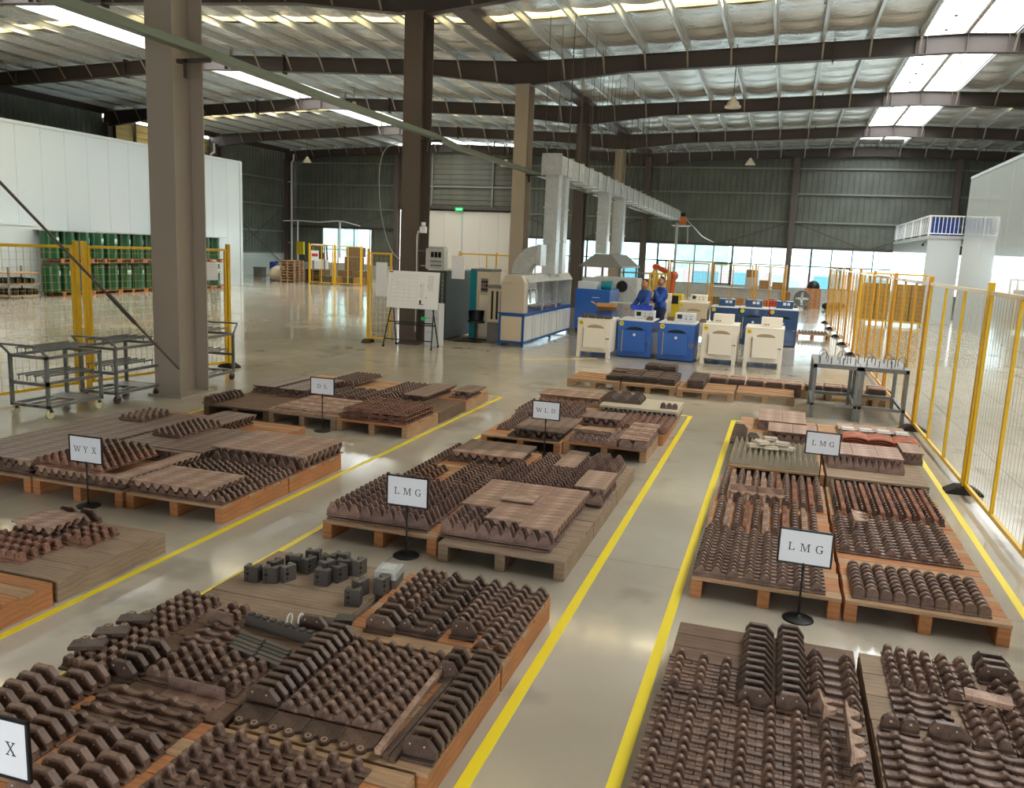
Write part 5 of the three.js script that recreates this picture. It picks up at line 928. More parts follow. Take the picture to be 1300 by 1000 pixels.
// ============================================================ EXTRACTION MACHINE, CABINETS, WHITEBOARD
M.steelBrushed = std(0xcabca9, 0.38, 0.2); M.teal = std(0x0f8291, 0.4); M.darkGreen = std(0x4b5350, 0.4, 0.1, { map: T.grime }); M.rim = std(0x1c5399, 0.4);
{
  const t = thing('extraction_machine', 'long blue framed bench machine with a galvanised fume cover and loose parts', 'machine'), x0 = -6.1, x1 = -5.55, z0 = -18.2, z1 = -22.6, cx = (x0 + x1) / 2, cz = (z0 + z1) / 2, L = z0 - z1;
  const fr = new MB(); for (const x of [x0, x1]) for (let i = 0; i <= 1; i++) fr.box(0.05, 0.74, 0.05, x, 0.37, i ? z1 : z0); for (const y of [0.1, 0.72]) { for (const x of [x0, x1]) fr.box(0.05, 0.05, L, x, y, cz); for (const z of [z0, z1]) fr.box(x1 - x0, 0.05, 0.05, cx, y, z); } fr.to('bench_frame', M.rim, t);
  new MB().box(x1 - x0 - 0.05, 0.56, 0.02, cx, 0.41, z0 + 0.005).cyl(0.012, 0.012, 0.03, x0 + 0.1, 0.4, z0 + 0.02, 10, Math.PI / 2).to('end_panel', M.creamDark, t);
  for (let i = 0; i < 6; i++) { const dz = L / 6; const p = new MB().rbox(0.02, 0.56, dz - 0.05, 0.004, x1 + 0.005, 0.41, z0 - (i + 0.5) * dz).to('side_panel', M.greyWhite, t); new MB().box(0.006, 0.5, 0.03, x1 + 0.018, 0.41, z0 - (i + 0.3) * dz).to('slot', M.creamDark, p); }
  new MB().box(x1 - x0 + 0.1, 0.03, L + 0.06, cx, 0.755, cz).to('bench_top', M.rim, t);
  const e = new MB().rbox(x1 - x0, 0.68, 0.26, 0.006, cx, 1.11, z0 - 0.13).prism([[-0.275, 0], [0.275, 0], [0.19, 0.17], [-0.19, 0.17]], 0.26, cx, 1.45, z0 - 0.13).to('cover_end', M.steelBrushed, t);
  new MB().rbox(0.28, 0.22, 0.015, 0.003, cx - 0.03, 1.22, z0 + 0.005).cyl(0.03, 0.03, 0.02, cx - 0.03, 1.24, z0 + 0.015, 14, Math.PI / 2).to('inspection_plate', M.steelBrushed, e);
  new MB().prism([[-0.3, 0], [0.3, 0], [0.3, 0.02], [0.19, 0.17], [-0.19, 0.17], [-0.3, 0.02]], L - 0.26, cx, 1.45, cz - 0.13).to('cover_roof', M.galvDull, t);
  new MB().box(x1 - x0, 0.68, 0.04, cx, 1.11, z1 + 0.02).to('far_end_panel', M.galvDull, t);
  new MB().box(0.02, 0.68, 1.5, x0, 1.11, z1 + 0.75).to('back_panel', M.galvDull, t);
  for (const z of [z0 - 0.3, z0 - 1.6, z0 - 2.9]) new MB().box(0.04, 0.7, 0.04, x1 - 0.02, 1.1, z).to('cover_post', M.galvDull, t);
  for (let i = 0; i < 3; i++) new MB().tube([V(cx - 0.15, 0.78, z0 - 0.6 - i * 0.5), V(cx - 0.1, 1.15, z0 - 0.55 - i * 0.5), V(cx + 0.1, 1.25, z0 - 0.5 - i * 0.5), V(cx + 0.15, 0.95, z0 - 0.45 - i * 0.5)], 0.03, 16, 8).to('pipe', M.galv, t);
  for (let i = 0; i < 14; i++) { const o = solo('metal_part', new MB().rod(V(-0.2, 0.03, 0), V(0.2, 0.03 + (i % 3) * 0.06, 0.06), 0.022, 8).cyl(0.045, 0.045, 0.03, -0.2, 0.045, 0, 12, Math.PI / 2), i % 3 ? M.galv : TONE.tan[0], `small metal rod part on the extraction machine bench, ${ORD[i]} from the near end`, 'metal part', 'rod parts on the extraction machine bench'); o.position.set(cx + 0.02, 0.774, z0 - 1.75 - i * 0.16); o.rotation.y = rnd(-0.12, 0.12); }
  // elbow and branch on the cover
  const el = thing('duct_elbow', 'curved sheet metal elbow rising from the fume cover', 'duct', [-6.02, 1.625, -19.5]);
  const out = []; for (let i = 0; i <= 12; i++) { const a = Math.PI - Math.PI / 2 * i / 12; out.push([0.42 + 0.62 * Math.cos(a), 0.68 * Math.sin(a)]); } for (let i = 12; i >= 0; i--) { const a = Math.PI - Math.PI / 2 * i / 12; out.push([0.42 + 0.22 * Math.cos(a), 0.26 * Math.sin(a)]); }
  new MB().prism(out, 0.42, 0, 0, 0).to('elbow_shell', M.galvDull, el); new MB().rbox(0.1, 0.5, 0.48, 0.004, 0.46, 0.46, 0).to('flange', M.galv, el);
}
{
  const t = thing('cable_cabinet', 'large dark grey-green cabinet seen from its side behind the whiteboard', 'cabinet');
  new MB().rbox(0.5, 1.6, 1.7, 0.008, -7.78, 0.83, -19.24).to('cabinet_body', M.darkGreen, t); new MB().rbox(0.06, 1.5, 0.02, 0.002, -7.62, 0.83, -18.38).to('punched_strip', M.steelGrey, t); for (let i = 0; i < 12; i++) new MB().cyl(0.012, 0.012, 0.008, -7.62, 0.3 + i * 0.1, -18.368, 8, Math.PI / 2).to('stud', M.galv, t);
  const c = thing('control_cabinet', 'teal and cream control cabinet with a dark meter panel', 'cabinet', [-6.9, 0, -19.4]);
  new MB().rbox(0.5, 1.66, 0.7, 0.01, 0, 0.83, 0).to('cabinet_body', M.creamDark, c); new MB().box(0.17, 1.66, 0.02, -0.19, 0.83, 0.355).to('teal_strip', M.teal, c); new MB().box(0.53, 0.06, 0.72, 0, 1.67, 0).to('cap', M.steelGrey, c);
  const p = new MB().box(0.18, 0.32, 0.012, 0.09, 1.32, 0.355).to('meter_panel', M.steelGrey, c); for (let i = 0; i < 3; i++) for (let j = 0; j < 3; j++) new MB().box(0.04, 0.05, 0.01, 0.035 + i * 0.055, 1.22 + j * 0.09, 0.364).to('meter', j === 1 && i < 2 ? std(0x9a3a38, 0.5) : M.screen, p);
  new MB().rbox(0.26, 1.0, 0.015, 0.003, 0.1, 0.58, 0.358).to('door', M.cream, c); new MB().box(0.015, 0.1, 0.02, 0.0, 0.6, 0.37).to('handle', M.black, c);
  const h = thing('louvred_cabinet', 'narrow cream cabinet with tall dark louvres beside the extraction machine', 'cabinet', [-6.38, 0, -18.9]);
  new MB().rbox(0.42, 0.48, 0.4, 0.006, 0, 0.24, 0).to('lower_body', M.steelGrey, h); new MB().rbox(0.42, 0.8, 0.4, 0.006, 0, 0.88, 0).to('upper_body', M.creamDark, h); new MB().box(0.43, 0.07, 0.42, 0, 1.31, 0).to('cap', M.steelGrey, h); for (const x of [-0.1, 0.02, 0.13]) new MB().box(0.05, 0.66, 0.012, x, 0.88, 0.2).to('louvre', M.scorch, h);
  const s = thing('workshop_stool', 'black padded stool with a low back on a pedestal', 'stool', [-6.83, 0, -18.6], 0.6);
  new MB().lathe([[0, 0], [0.2, 0], [0.2, 0.012], [0.05, 0.03], [0.03, 0.06], [0.03, 0.44], [0, 0.44]], 24).to('pedestal', M.black, s); new MB().rbox(0.34, 0.05, 0.34, 0.02, 0, 0.475, 0).to('seat', M.black, s); new MB().add(put(new THREE.CylinderGeometry(0.2, 0.17, 0.24, 20, 1, false, Math.PI * 0.55, Math.PI * 0.9), 0, 0.62, 0.02)).to('backrest', M.black, s);
  const w = thing('narrow_locker', 'narrow white locker standing behind the whiteboard legs', 'locker', [-7.28, 0, -17.15]); new MB().rbox(0.34, 0.95, 0.3, 0.006, 0, 0.475, 0).to('locker_body', M.greyWhite, w); for (const y of [0.32, 0.63]) new MB().box(0.31, 0.006, 0.004, 0, y, 0.152).to('drawer_gap', M.steelGrey, w);
  for (let i = 0; i < 4; i++) solo('floor_cable', new MB().tube([V(-7.4 + i * 0.1, 0.02, -18.5 - i * 0.1), V(-7.2 + i * 0.06, 0.03 + i * 0.015, -18.2 - i * 0.12), V(-6.9, 0.02, -18.4 - i * 0.1), V(-7.05 - i * 0.05, 0.04, -18.75), V(-6.7 + i * 0.05, 0.02, -19.0)], 0.014, 40, 6), i === 2 ? std(0x7a4630, 0.6) : M.black, ['thick black cable coiled on the floor before the dark cabinet', 'second black cable loop before the dark cabinet', 'brown cable loop before the dark cabinet', 'black cable running from the dark cabinet to the stool'][i], 'cable');
}
{
  const t = thing('whiteboard_stand', 'whiteboard with a hand drawn table on a black wheeled A-frame', 'whiteboard', [-7.58, 0, -16.62], 0.02);
  const m = textMat(1024, 680, (g, W, H) => {
    g.fillStyle = '#eef0f2'; g.fillRect(0, 0, W, H); g.strokeStyle = '#9aa0aa'; g.lineWidth = 2;
    for (let i = 0; i < 8; i++) { g.beginPath(); g.moveTo(60, 60 + i * 70); g.lineTo(600, 60 + i * 70); g.stroke(); } for (const x of [60, 190, 330, 440, 600]) { g.beginPath(); g.moveTo(x, 60); g.lineTo(x, 550); g.stroke(); }
    g.strokeStyle = '#59606c'; g.lineWidth = 3; const sc = (x, y, n) => { g.beginPath(); for (let i = 0; i < n; i++) { g.moveTo(x + i * 13, y + (i % 3) * 4); g.lineTo(x + i * 13 + 8, y + 12 - (i % 2) * 8); } g.stroke(); };
    sc(90, 85, 4); sc(215, 85, 7); sc(370, 85, 4); sc(490, 85, 6); sc(85, 160, 5); sc(215, 232, 7); sc(360, 232, 3); sc(215, 302, 6); for (let i = 0; i < 14; i++) sc(650 + (i % 2) * 20, 210 + i * 20, 6); for (let i = 0; i < 16; i++) sc(820, 60 + i * 18, 8);
    g.fillStyle = '#c23b3b'; g.fillRect(10, 8, 90, 22); g.fillStyle = '#1c1c1f'; g.fillRect(655, 520, 40, 70); for (const [x, y] of [[670, 255], [820, 255], [790, 470]]) { g.beginPath(); g.arc(x, y, 9, 0, 7); g.fill(); }
  });
  const b = new MB().rbox(1.2, 0.8, 0.03, 0.004, 0, 0, 0).to('board', M.greyWhite, t); b.position.set(0, 1.24, -0.02); b.rotation.x = -0.1; mesh('board_print', face(1.18, 0.785, m, 0, 0, 0.0165), m, b); new MB().box(0.09, 0.012, 0.05, 0.22, -0.3, 0.04).to('eraser', M.black, b);
  for (const s of [-1, 1]) { new MB().rod(V(s * 0.5, 0.86, 0), V(s * 0.56, 0.06, 0.24), 0.014).rod(V(s * 0.46, 0.86, -0.04), V(s * 0.5, 0.06, -0.3), 0.014).to('leg', M.black, t); for (const [x, z] of [[0.56, 0.24], [0.5, -0.3]]) new MB().cyl(0.03, 0.03, 0.025, s * x, 0.03, z, 14, 0, 0, Math.PI / 2).to('caster', M.black, t); }
  new MB().rod(V(-0.53, 0.55, 0.1), V(0.53, 0.55, 0.1), 0.014).rod(V(-0.49, 0.48, -0.17), V(0.49, 0.48, -0.17), 0.014).rod(V(-0.55, 0.18, 0.2), V(0.55, 0.18, 0.2), 0.012).to('cross_rail', M.black, t);
  const sb = thing('switch_box', 'grey electrical switch box on the column above the whiteboard', 'electrical box', [-7.22, 1.7, -17.05]); new MB().rbox(0.44, 0.44, 0.2, 0.01, 0, 0.22, 0).to('box_body', M.galvDull, sb); for (let i = 0; i < 3; i++) new MB().rbox(0.06, 0.12, 0.03, 0.004, -0.06 + i * 0.085, 0.31, 0.11).to('breaker', M.screen, sb); new MB().box(0.26, 0.03, 0.02, 0.03, 0.17, 0.105).box(0.26, 0.03, 0.02, 0.03, 0.08, 0.105).to('label_strip', M.steelGrey, sb); new MB().box(0.3, 0.03, 0.1, -0.3, 0.38, -0.04).to('bracket', M.steelGrey, sb); new MB().box(0.34, 0.04, 0.2, 0.02, 0.46, 0).to('rain_lid', M.galvDull, sb);
  const wb = solo('white_notice_board', new MB().rbox(0.3, 0.5, 0.02, 0.004, -6.85, 1.75, -17.4).rod(V(-6.95, 1.75, -17.4), V(-7.75, 1.75, -17.4), 0.01), M.signWhite, 'small white notice board beside the grey switch box', 'notice');
  const al = thing('alarm_box', 'small white alarm box with a round head high on the second column', 'alarm', [-7.62, 2.46, -17.2]); new MB().rbox(0.14, 0.14, 0.1, 0.01, 0, 0.07, 0).to('alarm_body', M.signWhite, al); new MB().cyl(0.05, 0.05, 0.09, 0, 0.19, 0, 14).to('alarm_head', M.signWhite, al);
  solo('conduit', new MB().tube([V(-7.69, 2.5, -17.1), V(-7.7, 2.48, -17.08), V(-7.7, 1.6, -17.08), V(-7.7, 0.3, -17.08)], 0.018, 20, 8), M.galvDull, 'thin grey conduit running down the second column', 'conduit');
  M.greenLamp = std(0x2bd478, 0.3); solo('green_tag', new MB().rbox(0.1, 0.08, 0.03, 0.01, -7.42, 0.62, -16.85).rod(V(-7.42, 0.62, -16.85), V(-7.42, 0.62, -17.0), 0.006), M.greenLamp, 'small bright green plastic tag behind the whiteboard rails', 'tag');
}
// blue machine and the stand with a carton
{
  const t = thing('blue_machine', 'big plain blue machine cabinet behind the extraction bench', 'machine', [-5.0, 0, -23.2]); new MB().rbox(0.98, 1.1, 1.3, 0.02, 0, 0.65, -0.3).to('cabinet_body', M.blue, t); new MB().rbox(0.9, 0.1, 1.2, 0.01, 0, 0.05, -0.3).to('plinth', M.black, t); new MB().rbox(0.5, 0.2, 0.5, 0.01, -0.2, 1.3, 0).to('white_housing', M.greyWhite, t); new MB().cyl(0.12, 0.14, 0.3, 0.3, 1.3, -0.1, 18, 0, 0, Math.PI / 2).to('motor', M.teal, t); new MB().rbox(0.2, 0.02, 0.004, 0.001, 0.1, 0.98, 0.355).to('name_strip', M.galv, t);
  const g = thing('grey_test_machine', 'grey machine housing with a dark round opening behind the blue machine', 'machine', [-4.75, 0, -25.2]); new MB().rbox(1.3, 1.5, 0.8, 0.02, 0, 0.75, 0).to('housing', M.galvDull, g); new MB().add(put(new THREE.TorusGeometry(0.14, 0.03, 10, 24), 0.2, 1.25, 0.41)).cyl(0.13, 0.13, 0.02, 0.2, 1.25, 0.405, 20, Math.PI / 2).to('opening', M.black, g);
  const s = thing('blue_stand', 'small blue box stand behind furnace 20', 'stand', [-3.92, 0, -19.4]); new MB().rbox(0.4, 0.75, 0.4, 0.01, 0, 0.5, 0).to('stand_body', M.blue, s); for (const x of [-1, 1]) for (const z of [-1, 1]) new MB().box(0.05, 0.14, 0.05, x * 0.17, 0.07, z * 0.17).to('leg', M.black, s);
  const c = thing('carton', 'open brown carton of parts on the blue box stand', 'carton', [-3.88, 0.88, -19.4], 0.15); M.card = std(0xb98a58, 0.85, 0, { map: T.grime }); new MB().rbox(0.46, 0.12, 0.36, 0.004, 0, 0.06, 0).to('carton_body', M.card, c); new MB().box(0.46, 0.006, 0.2, 0, 0.14, 0.24, 0.4).box(0.2, 0.006, 0.36, -0.29, 0.15, 0, 0, 0, -0.5).to('flap', M.card, c); for (let i = 0; i < 5; i++) new MB().rbox(0.12, 0.05, 0.08, 0.01, -0.15 + i * 0.08, 0.14, rnd(-0.1, 0.1), 0, rnd(-1, 1), 0.2).to('part', M.galvDull, c);
  const k = thing('work_bench', 'small grey steel bench with a square top behind furnace 19', 'bench', [-3.7, 0, -20.9]); new MB().rbox(0.75, 0.04, 0.5, 0.004, 0, 0.98, 0).to('bench_top', M.galvDull, k); for (const x of [-1, 1]) for (const z of [-1, 1]) new MB().box(0.04, 0.97, 0.04, x * 0.34, 0.485, z * 0.22).to('leg', M.steelGrey, k); new MB().box(0.7, 0.03, 0.45, 0, 0.4, 0).to('shelf', M.steelGrey, k);
}
// ============================================================ DUCTWORK
{
  const t = thing('ventilation_duct', 'long galvanised square duct hung under the roof with three drop ducts', 'duct'), X = -5.65, w = 0.44, y0 = 4.06, h = 0.44;
  for (let i = 0; i < 21; i++) { const z = -20.35 - i * 1.18; new MB().rbox(w, h, 1.16, 0.004, X, y0 + h / 2, z - 0.58).to('duct_section', M.galv, t); new MB().box(w + 0.07, 0.035, 0.02, X, y0 + h + 0.02, z).box(w + 0.07, 0.035, 0.02, X, y0 - 0.02, z).box(0.035, h + 0.07, 0.02, X + w / 2 + 0.02, y0 + h / 2, z).box(0.035, h + 0.07, 0.02, X - w / 2 - 0.02, y0 + h / 2, z).to('joint_flange', M.galv, t); if (i % 1 === 0) { new MB().box(w + 0.24, 0.03, 0.04, X, y0 - 0.055, z - 0.4).to('support_bar', M.galvDull, t); new MB().rod(V(X - w / 2 - 0.09, y0 - 0.05, z - 0.4), V(X - w / 2 - 0.09, roofTop(X) + 0.1, z - 0.4), 0.008, 6).rod(V(X + w / 2 + 0.09, y0 - 0.05, z - 0.4), V(X + w / 2 + 0.09, roofTop(X) + 0.1, z - 0.4), 0.008, 6).to('hanger_rod', M.rafter, t); } }
  const drop = (x, z, dw, dd, ya, yb) => { const n = Math.ceil((ya - yb) / 0.9), p = (ya - yb) / n; for (let i = 0; i < n; i++) new MB().rbox(dw, p - 0.004, dd, 0.003, x, ya - (i + 0.5) * p, z).to('drop_section', M.galv, t); for (const y of [ya - p, ya - 2 * p]) if (y > yb + 0.1) new MB().box(dw + 0.05, 0.025, dd + 0.05, x, y, z).to('joint_flange', M.galv, t); };
  drop(X + 0.02, -20.58, 0.34, 0.34, y0, 1.625); drop(X + 0.1, -21.25, 0.2, 0.34, y0, 1.625);
  drop(-5.6, -26.6, 0.36, 0.36, y0, 2.175); drop(-5.55, -28.9, 0.36, 0.36, y0, 2.175);
  new MB().box(0.12, 3.9, 0.12, X + 0.1, 1.95, -44.9).box(0.9, 0.06, 0.8, X + 0.25, 3.78, -45.3).bar(V(X + 0.6, 3.75, -45.3), V(X + 0.6, 2.9, -45.6), 0.05, 0.05).to('end_support', M.galvDull, t);
  const f = thing('fan_motor', 'orange fan motor on a bracket at the far end of the duct', 'motor', [-5.35, 3.82, -45.45]); M.orange = std(0xd9782a, 0.45); new MB().rbox(0.34, 0.42, 0.4, 0.02, 0, 0.22, 0).to('motor_body', M.orange, f); new MB().cyl(0.13, 0.13, 0.2, 0, 0.52, 0, 16).to('motor_cap', M.black, f); solo('motor_cable', new MB().tube([V(-5.16, 4.1, -45.4), V(-4.75, 3.7, -45.9), V(-4.4, 3.3, -47), V(-3.9, 3.05, -48.1)], 0.02, 24, 6), M.galv, 'grey cable hanging from the fan motor to the far wall', 'cable');
  const hd = thing('fume_hood', 'grey cone shaped fume hood under two drop ducts', 'hood', [-5.5, 1.76, -27.7]);
  const pr = (w0, d0, w1, d1, hh) => { const g = new THREE.CylinderGeometry(Math.SQRT1_2, Math.SQRT1_2, hh, 4, 1, true, Math.PI / 4); const p = g.attributes.position; for (let i = 0; i < p.count; i++) { const top = p.getY(i) > 0; p.setX(i, p.getX(i) * (top ? w1 : w0)); p.setZ(i, p.getZ(i) * (top ? d1 : d0)); } const f2 = g.toNonIndexed(); f2.computeVertexNormals(); return f2; };
  M.hood = std(0x8f9290, 0.45, 0.4, { side: THREE.DoubleSide }); mesh('hood_cone', metreUV(put(clean(pr(1.35, 3.3, 0.5, 2.7, 0.38)), 0, 0.22, 0)), M.hood, hd); new MB().box(1.37, 0.05, 0.02, 0, 0.02, 1.65).box(1.37, 0.05, 0.02, 0, 0.02, -1.65).box(0.02, 0.05, 3.3, 0.68, 0.02, 0).box(0.02, 0.05, 3.3, -0.68, 0.02, 0).to('hood_rim', M.hood, hd); for (const x of [-0.6, 0.6]) for (const z of [-1.55, 1.55]) new MB().box(0.05, 1.78, 0.05, x, -0.87, z).to('hood_leg', M.steelGrey, hd);
}
// cable tray beside the columns
{
  const t = thing('cable_tray', 'long grey-green cable tray running past the row of brown columns', 'cable tray'); M.tray = std(0x76806f, 0.45, 0.3);
  const P = [[-7.3, 6], [-7.3, -2], [-7.3, -9.2], [-7.42, -13.2], [-7.4, -17.1], [-7.62, -19.1], [-7.58, -23.1], [-7.55, -27.1], [-7.55, -35], [-7.55, -47.8]];
  for (let i = 0; i < P.length - 1; i++) { const a = V(P[i][0], 4.5, P[i][1]), b = V(P[i + 1][0], 4.5, P[i + 1][1]); new MB().bar(a.clone().add(V(0.07, 0, 0)), b.clone().add(V(0.07, 0, 0)), 0.015, 0.09).bar(a.clone().add(V(-0.07, 0, 0)), b.clone().add(V(-0.07, 0, 0)), 0.015, 0.09).bar(a.clone().add(V(0, -0.04, 0)), b.clone().add(V(0, -0.04, 0)), 0.14, 0.012).bar(a.clone().add(V(0, 0.048, 0)), b.clone().add(V(0, 0.048, 0)), 0.16, 0.01).to('tray_section', M.tray, t); }
  for (const z of FRAMES.slice(0, -1)) { new MB().box(0.5, 0.05, 0.06, -7.55, 4.43, z + 0.1).box(0.06, 0.22, 0.06, -7.66, 4.33, z + 0.1).to('tray_bracket', M.rafter, t); }
}
// ============================================================ PENDANT LAMPS, EXIT SIGN
{
  M.lampShade = std(0xd9d2bd, 0.5); M.lampGlass = std(0xf0ead8, 0.4);
  const lamp = (x, y, z, l, big = 1) => { const o = thing('pendant_lamp', l, 'lamp', [x, y, z]); new MB().lathe([[0.05, 0.3], [0.07, 0.28], [0.09, 0.2], [0.16, 0.15], [0.17, 0.08], [0.22, 0.06], [0.23, 0.0], [0.22, 0.0], [0.15, 0.07], [0.08, 0.19], [0.05, 0.27]].map((p) => [p[0] * big, p[1] * big]), 24).to('lamp_shade', M.lampShade, o); new MB().add(put(new THREE.SphereGeometry(0.08 * big, 16, 10), 0, 0.1, 0)).to('bulb', M.lampGlass, o); const yr = roofTop(x) - y; new MB().cyl(0.012, 0.012, yr - 0.28 + 0.12, 0, 0.28 + (yr - 0.16) / 2, 0, 8).to('hanging_rod', M.rafter, o); };
  lamp(-1.82, 6.36, -25.2, 'cream bell shaped pendant lamp hung right of the middle, nearest'); lamp(-1.96, 6.42, -40.7, 'cream pendant lamp above the middle of the far window band'); lamp(-24.9, 6.3, -40.7, 'cream pendant lamp hung near the far left corner'); lamp(-12.1, 5.75, -36.0, 'cream pendant lamp hung before the louvred wall over the sliding doors'); lamp(-16.3, 7.2, -30, 'cream pendant lamp close under the left roof, beside the cable tray');
  const e = thing('exit_sign', 'small lit green exit sign above the sliding doors', 'sign', [-19.0, 4.42, Z_FAR + 0.22]); M.exit = std(0x0c6b3c, 0.4, 0, { emissive: 0x10c060, emissiveIntensity: 0.8 }); new MB().rbox(0.5, 0.2, 0.05, 0.01, 0, 0, 0).to('sign_body', M.exit, e); new MB().box(0.3, 0.05, 0.004, -0.03, 0, 0.027).prism([[0, -0.07], [0.08, 0], [0, 0.07]], 0.004, 0.12, 0, 0.027).to('arrow', M.signWhite, e);
  const pl = new THREE.PointLight(0x30ff90, 0.15); pl.position.set(-19.0, 4.42, Z_FAR + 0.35); pl.castShadow = true; scene.add(pl);
}
// ============================================================ FAR HALF OF THE HALL
{
  M.robot = std(0xd0551c, 0.45); M.yellowMach = std(0xd8c021, 0.5);
  const r = thing('robot_arm', 'orange welding robot arm with a bent elbow behind the workers', 'robot', [-4.0, 0, -31.5], -0.5);
  new MB().cyl(0.3, 0.36, 0.4, 0, 0.2, 0, 20).to('base', M.black, r); new MB().rbox(0.4, 0.35, 0.4, 0.06, 0, 0.56, 0).to('shoulder', M.robot, r); new MB().bar(V(0, 0.6, 0), V(0.05, 1.45, -0.05), 0.2, 0.2).cyl(0.16, 0.16, 0.28, 0.05, 1.48, -0.05, 18, Math.PI / 2).to('lower_arm', M.robot, r); new MB().bar(V(0.05, 1.52, -0.05), V(-0.6, 1.78, 0.1), 0.16, 0.16).cyl(0.1, 0.1, 0.2, -0.6, 1.78, 0.1, 16, Math.PI / 2).to('upper_arm', M.robot, r); new MB().rod(V(-0.6, 1.78, 0.1), V(-0.78, 1.35, 0.16), 0.05).to('torch', M.black, r);
  const y = thing('yellow_machine', 'small yellow machine with a dark square face behind the workers', 'machine', [-3.3, 0, -27.6]); new MB().rbox(0.5, 1.0, 0.5, 0.03, 0, 0.5, 0).to('machine_body', M.yellowMach, y); new MB().rbox(0.26, 0.26, 0.03, 0.02, 0, 0.82, 0.26).to('face_plate', M.black, y);
  const rack = thing('storage_rack', 'yellow posted rack of parts left of the workers', 'rack', [-4.9, 0, -26.9]); for (const sx of [-1, 1]) for (const sz of [-1, 1]) new MB().box(0.06, 1.75, 0.06, sx * 0.55, 0.875, sz * 0.3).to('post', M.yellow, rack); for (const h of [0.4, 0.8, 1.2, 1.6]) new MB().box(1.1, 0.03, 0.6, 0, h, 0).to('shelf', M.steelGrey, rack); rack.position.set(-4.6, 0, -27.9);
  for (let i = 0; i < 9; i++) { const o = solo('storage_box', new MB().rbox(0.26, 0.2, 0.3, 0.01, 0, 0.1, 0), pick([M.greyWhite, M.card, M.darkGreen, M.steelGrey]), `parts box on the yellow posted rack, ${['bottom', 'second', 'third'][Math.floor(i / 3)]} shelf, ${['left', 'middle', 'right'][i % 3]}`, 'box'); o.position.set(-4.95 + (i % 3) * 0.34, 0.417 + Math.floor(i / 3) * 0.4, -27.9); }
  const post = thing('guard_post', 'yellow guard barrier of upright bars between rack and workers', 'barrier', [-4.1, 0, -27.2]); for (let i = 0; i < 5; i++) new MB().box(0.06, 1.6, 0.06, i * 0.12, 0.8, 0).to('bar', M.yellow, post); new MB().box(0.56, 0.06, 0.07, 0.24, 1.62, 0).to('top_bar', M.yellow, post);
  const w = thing('long_bench', 'long white fronted bench before the far windows', 'bench', [-1.8, 0, -44]); new MB().box(3.4, 0.72, 0.5, 0, 0.36, 0).to('front_panel', M.plaster, w); new MB().box(3.5, 0.05, 0.6, 0, 0.745, 0).to('bench_top', M.galvDull, w);
  const carton = (l, p, s, m = M.card) => { const o = thing('carton', l, 'carton', p); new MB().rbox(s[0], s[1], s[2], 0.006, 0, s[1] / 2, 0).to('carton_body', m, o); new MB().box(0.06, 0.004, s[2] + 0.002, 0, s[1] + 0.001, 0).to('tape', M.creamDark, o); return o; };
  carton('brown carton on the grey box on the long bench', [-1.55, 1.31, -44], [0.55, 0.38, 0.45]); carton('grey box under the brown carton on the long bench', [-1.55, 0.775, -44], [0.6, 0.53, 0.5], M.galvDull); carton('brown carton on the long bench, right of the grey box', [-0.95, 0.775, -44], [0.45, 0.42, 0.4]); carton('patterned brown carton at the right end of the long bench', [-0.3, 0.775, -44], [0.5, 0.36, 0.4]); carton('second brown carton on the floor at the end of the long bench', [0.15, 0, -43.8], [0.4, 0.7, 0.4]);
  for (let i = 0; i < 7; i++) { const o = solo('wooden_crate', new MB().rbox(0.5, 0.3, 0.5, 0.01, 0, 0.15, 0).box(0.52, 0.04, 0.52, 0, 0.28, 0), pick([M.woodDark, M.wood]), `brown crate in the row before the long bench, ${['first', 'second', 'third', 'fourth', 'fifth', 'sixth', 'last'][i]} from the left`, 'crate'); o.position.set(-3.2 + i * 0.58, 0, -42.6); }
  const fan = thing('drum_fan', 'grey round industrial fan standing on the floor beside a crate', 'fan', [0.86, 0, -41.5], 0.3); new MB().add(put(new THREE.TorusGeometry(0.36, 0.03, 8, 32), 0, 0.5, 0)).add(put(new THREE.TorusGeometry(0.22, 0.012, 6, 28), 0, 0.5, 0.03)).cyl(0.33, 0.33, 0.03, 0, 0.5, -0.05, 28, Math.PI / 2).to('fan_guard', M.steelGrey, fan); for (let i = 0; i < 4; i++) new MB().box(0.1, 0.28, 0.01, 0, 0.16, 0, 0.3).to('blade', M.galv, fan); fan.children.slice(1).forEach((c, i) => { c.position.set(0, 0.5, 0); c.rotation.z = i * Math.PI / 2; }); new MB().box(0.06, 0.2, 0.3, -0.25, 0.1, 0).box(0.06, 0.2, 0.3, 0.25, 0.1, 0).to('foot', M.steelGrey, fan);
  const cr = thing('reel_crate', 'orange wooden reel crate with dark bags on top', 'crate', [1.35, 0, -43]); new MB().rbox(0.75, 0.95, 0.7, 0.01, 0, 0.475, 0).to('crate_body', M.wood, cr); for (const x of [-0.25, 0, 0.25]) new MB().box(0.1, 0.96, 0.02, x, 0.48, 0.36).to('slat', M.woodPale, cr); new MB().add(put(new THREE.SphereGeometry(0.3, 14, 10), 0, 1.02, 0)).to('bag', M.black, cr);
  for (let i = 0; i < 3; i++) { const o = solo('black_bag', new MB().add((() => { const g = new THREE.IcosahedronGeometry(0.22, 2); g.scale(1.2, 0.8, 1); return put(g, 0, 0.17, 0); })()), M.black, 'black bag on the floor right of the reel crate, ' + ['nearest', 'middle', 'last'][i], 'bag'); o.position.set(2.05 + i * 0.3, 0, -42.4 - i * 0.55); }
  const red = thing('red_tool_box', 'small red tool box behind furnace 6', 'tool box', [-0.38, 0, -33]); new MB().rbox(0.4, 0.72, 0.3, 0.02, 0, 0.36, 0).to('box_body', std(0xb52323, 0.4), red); new MB().box(0.2, 0.02, 0.02, 0, 0.74, 0).to('handle', M.black, red);
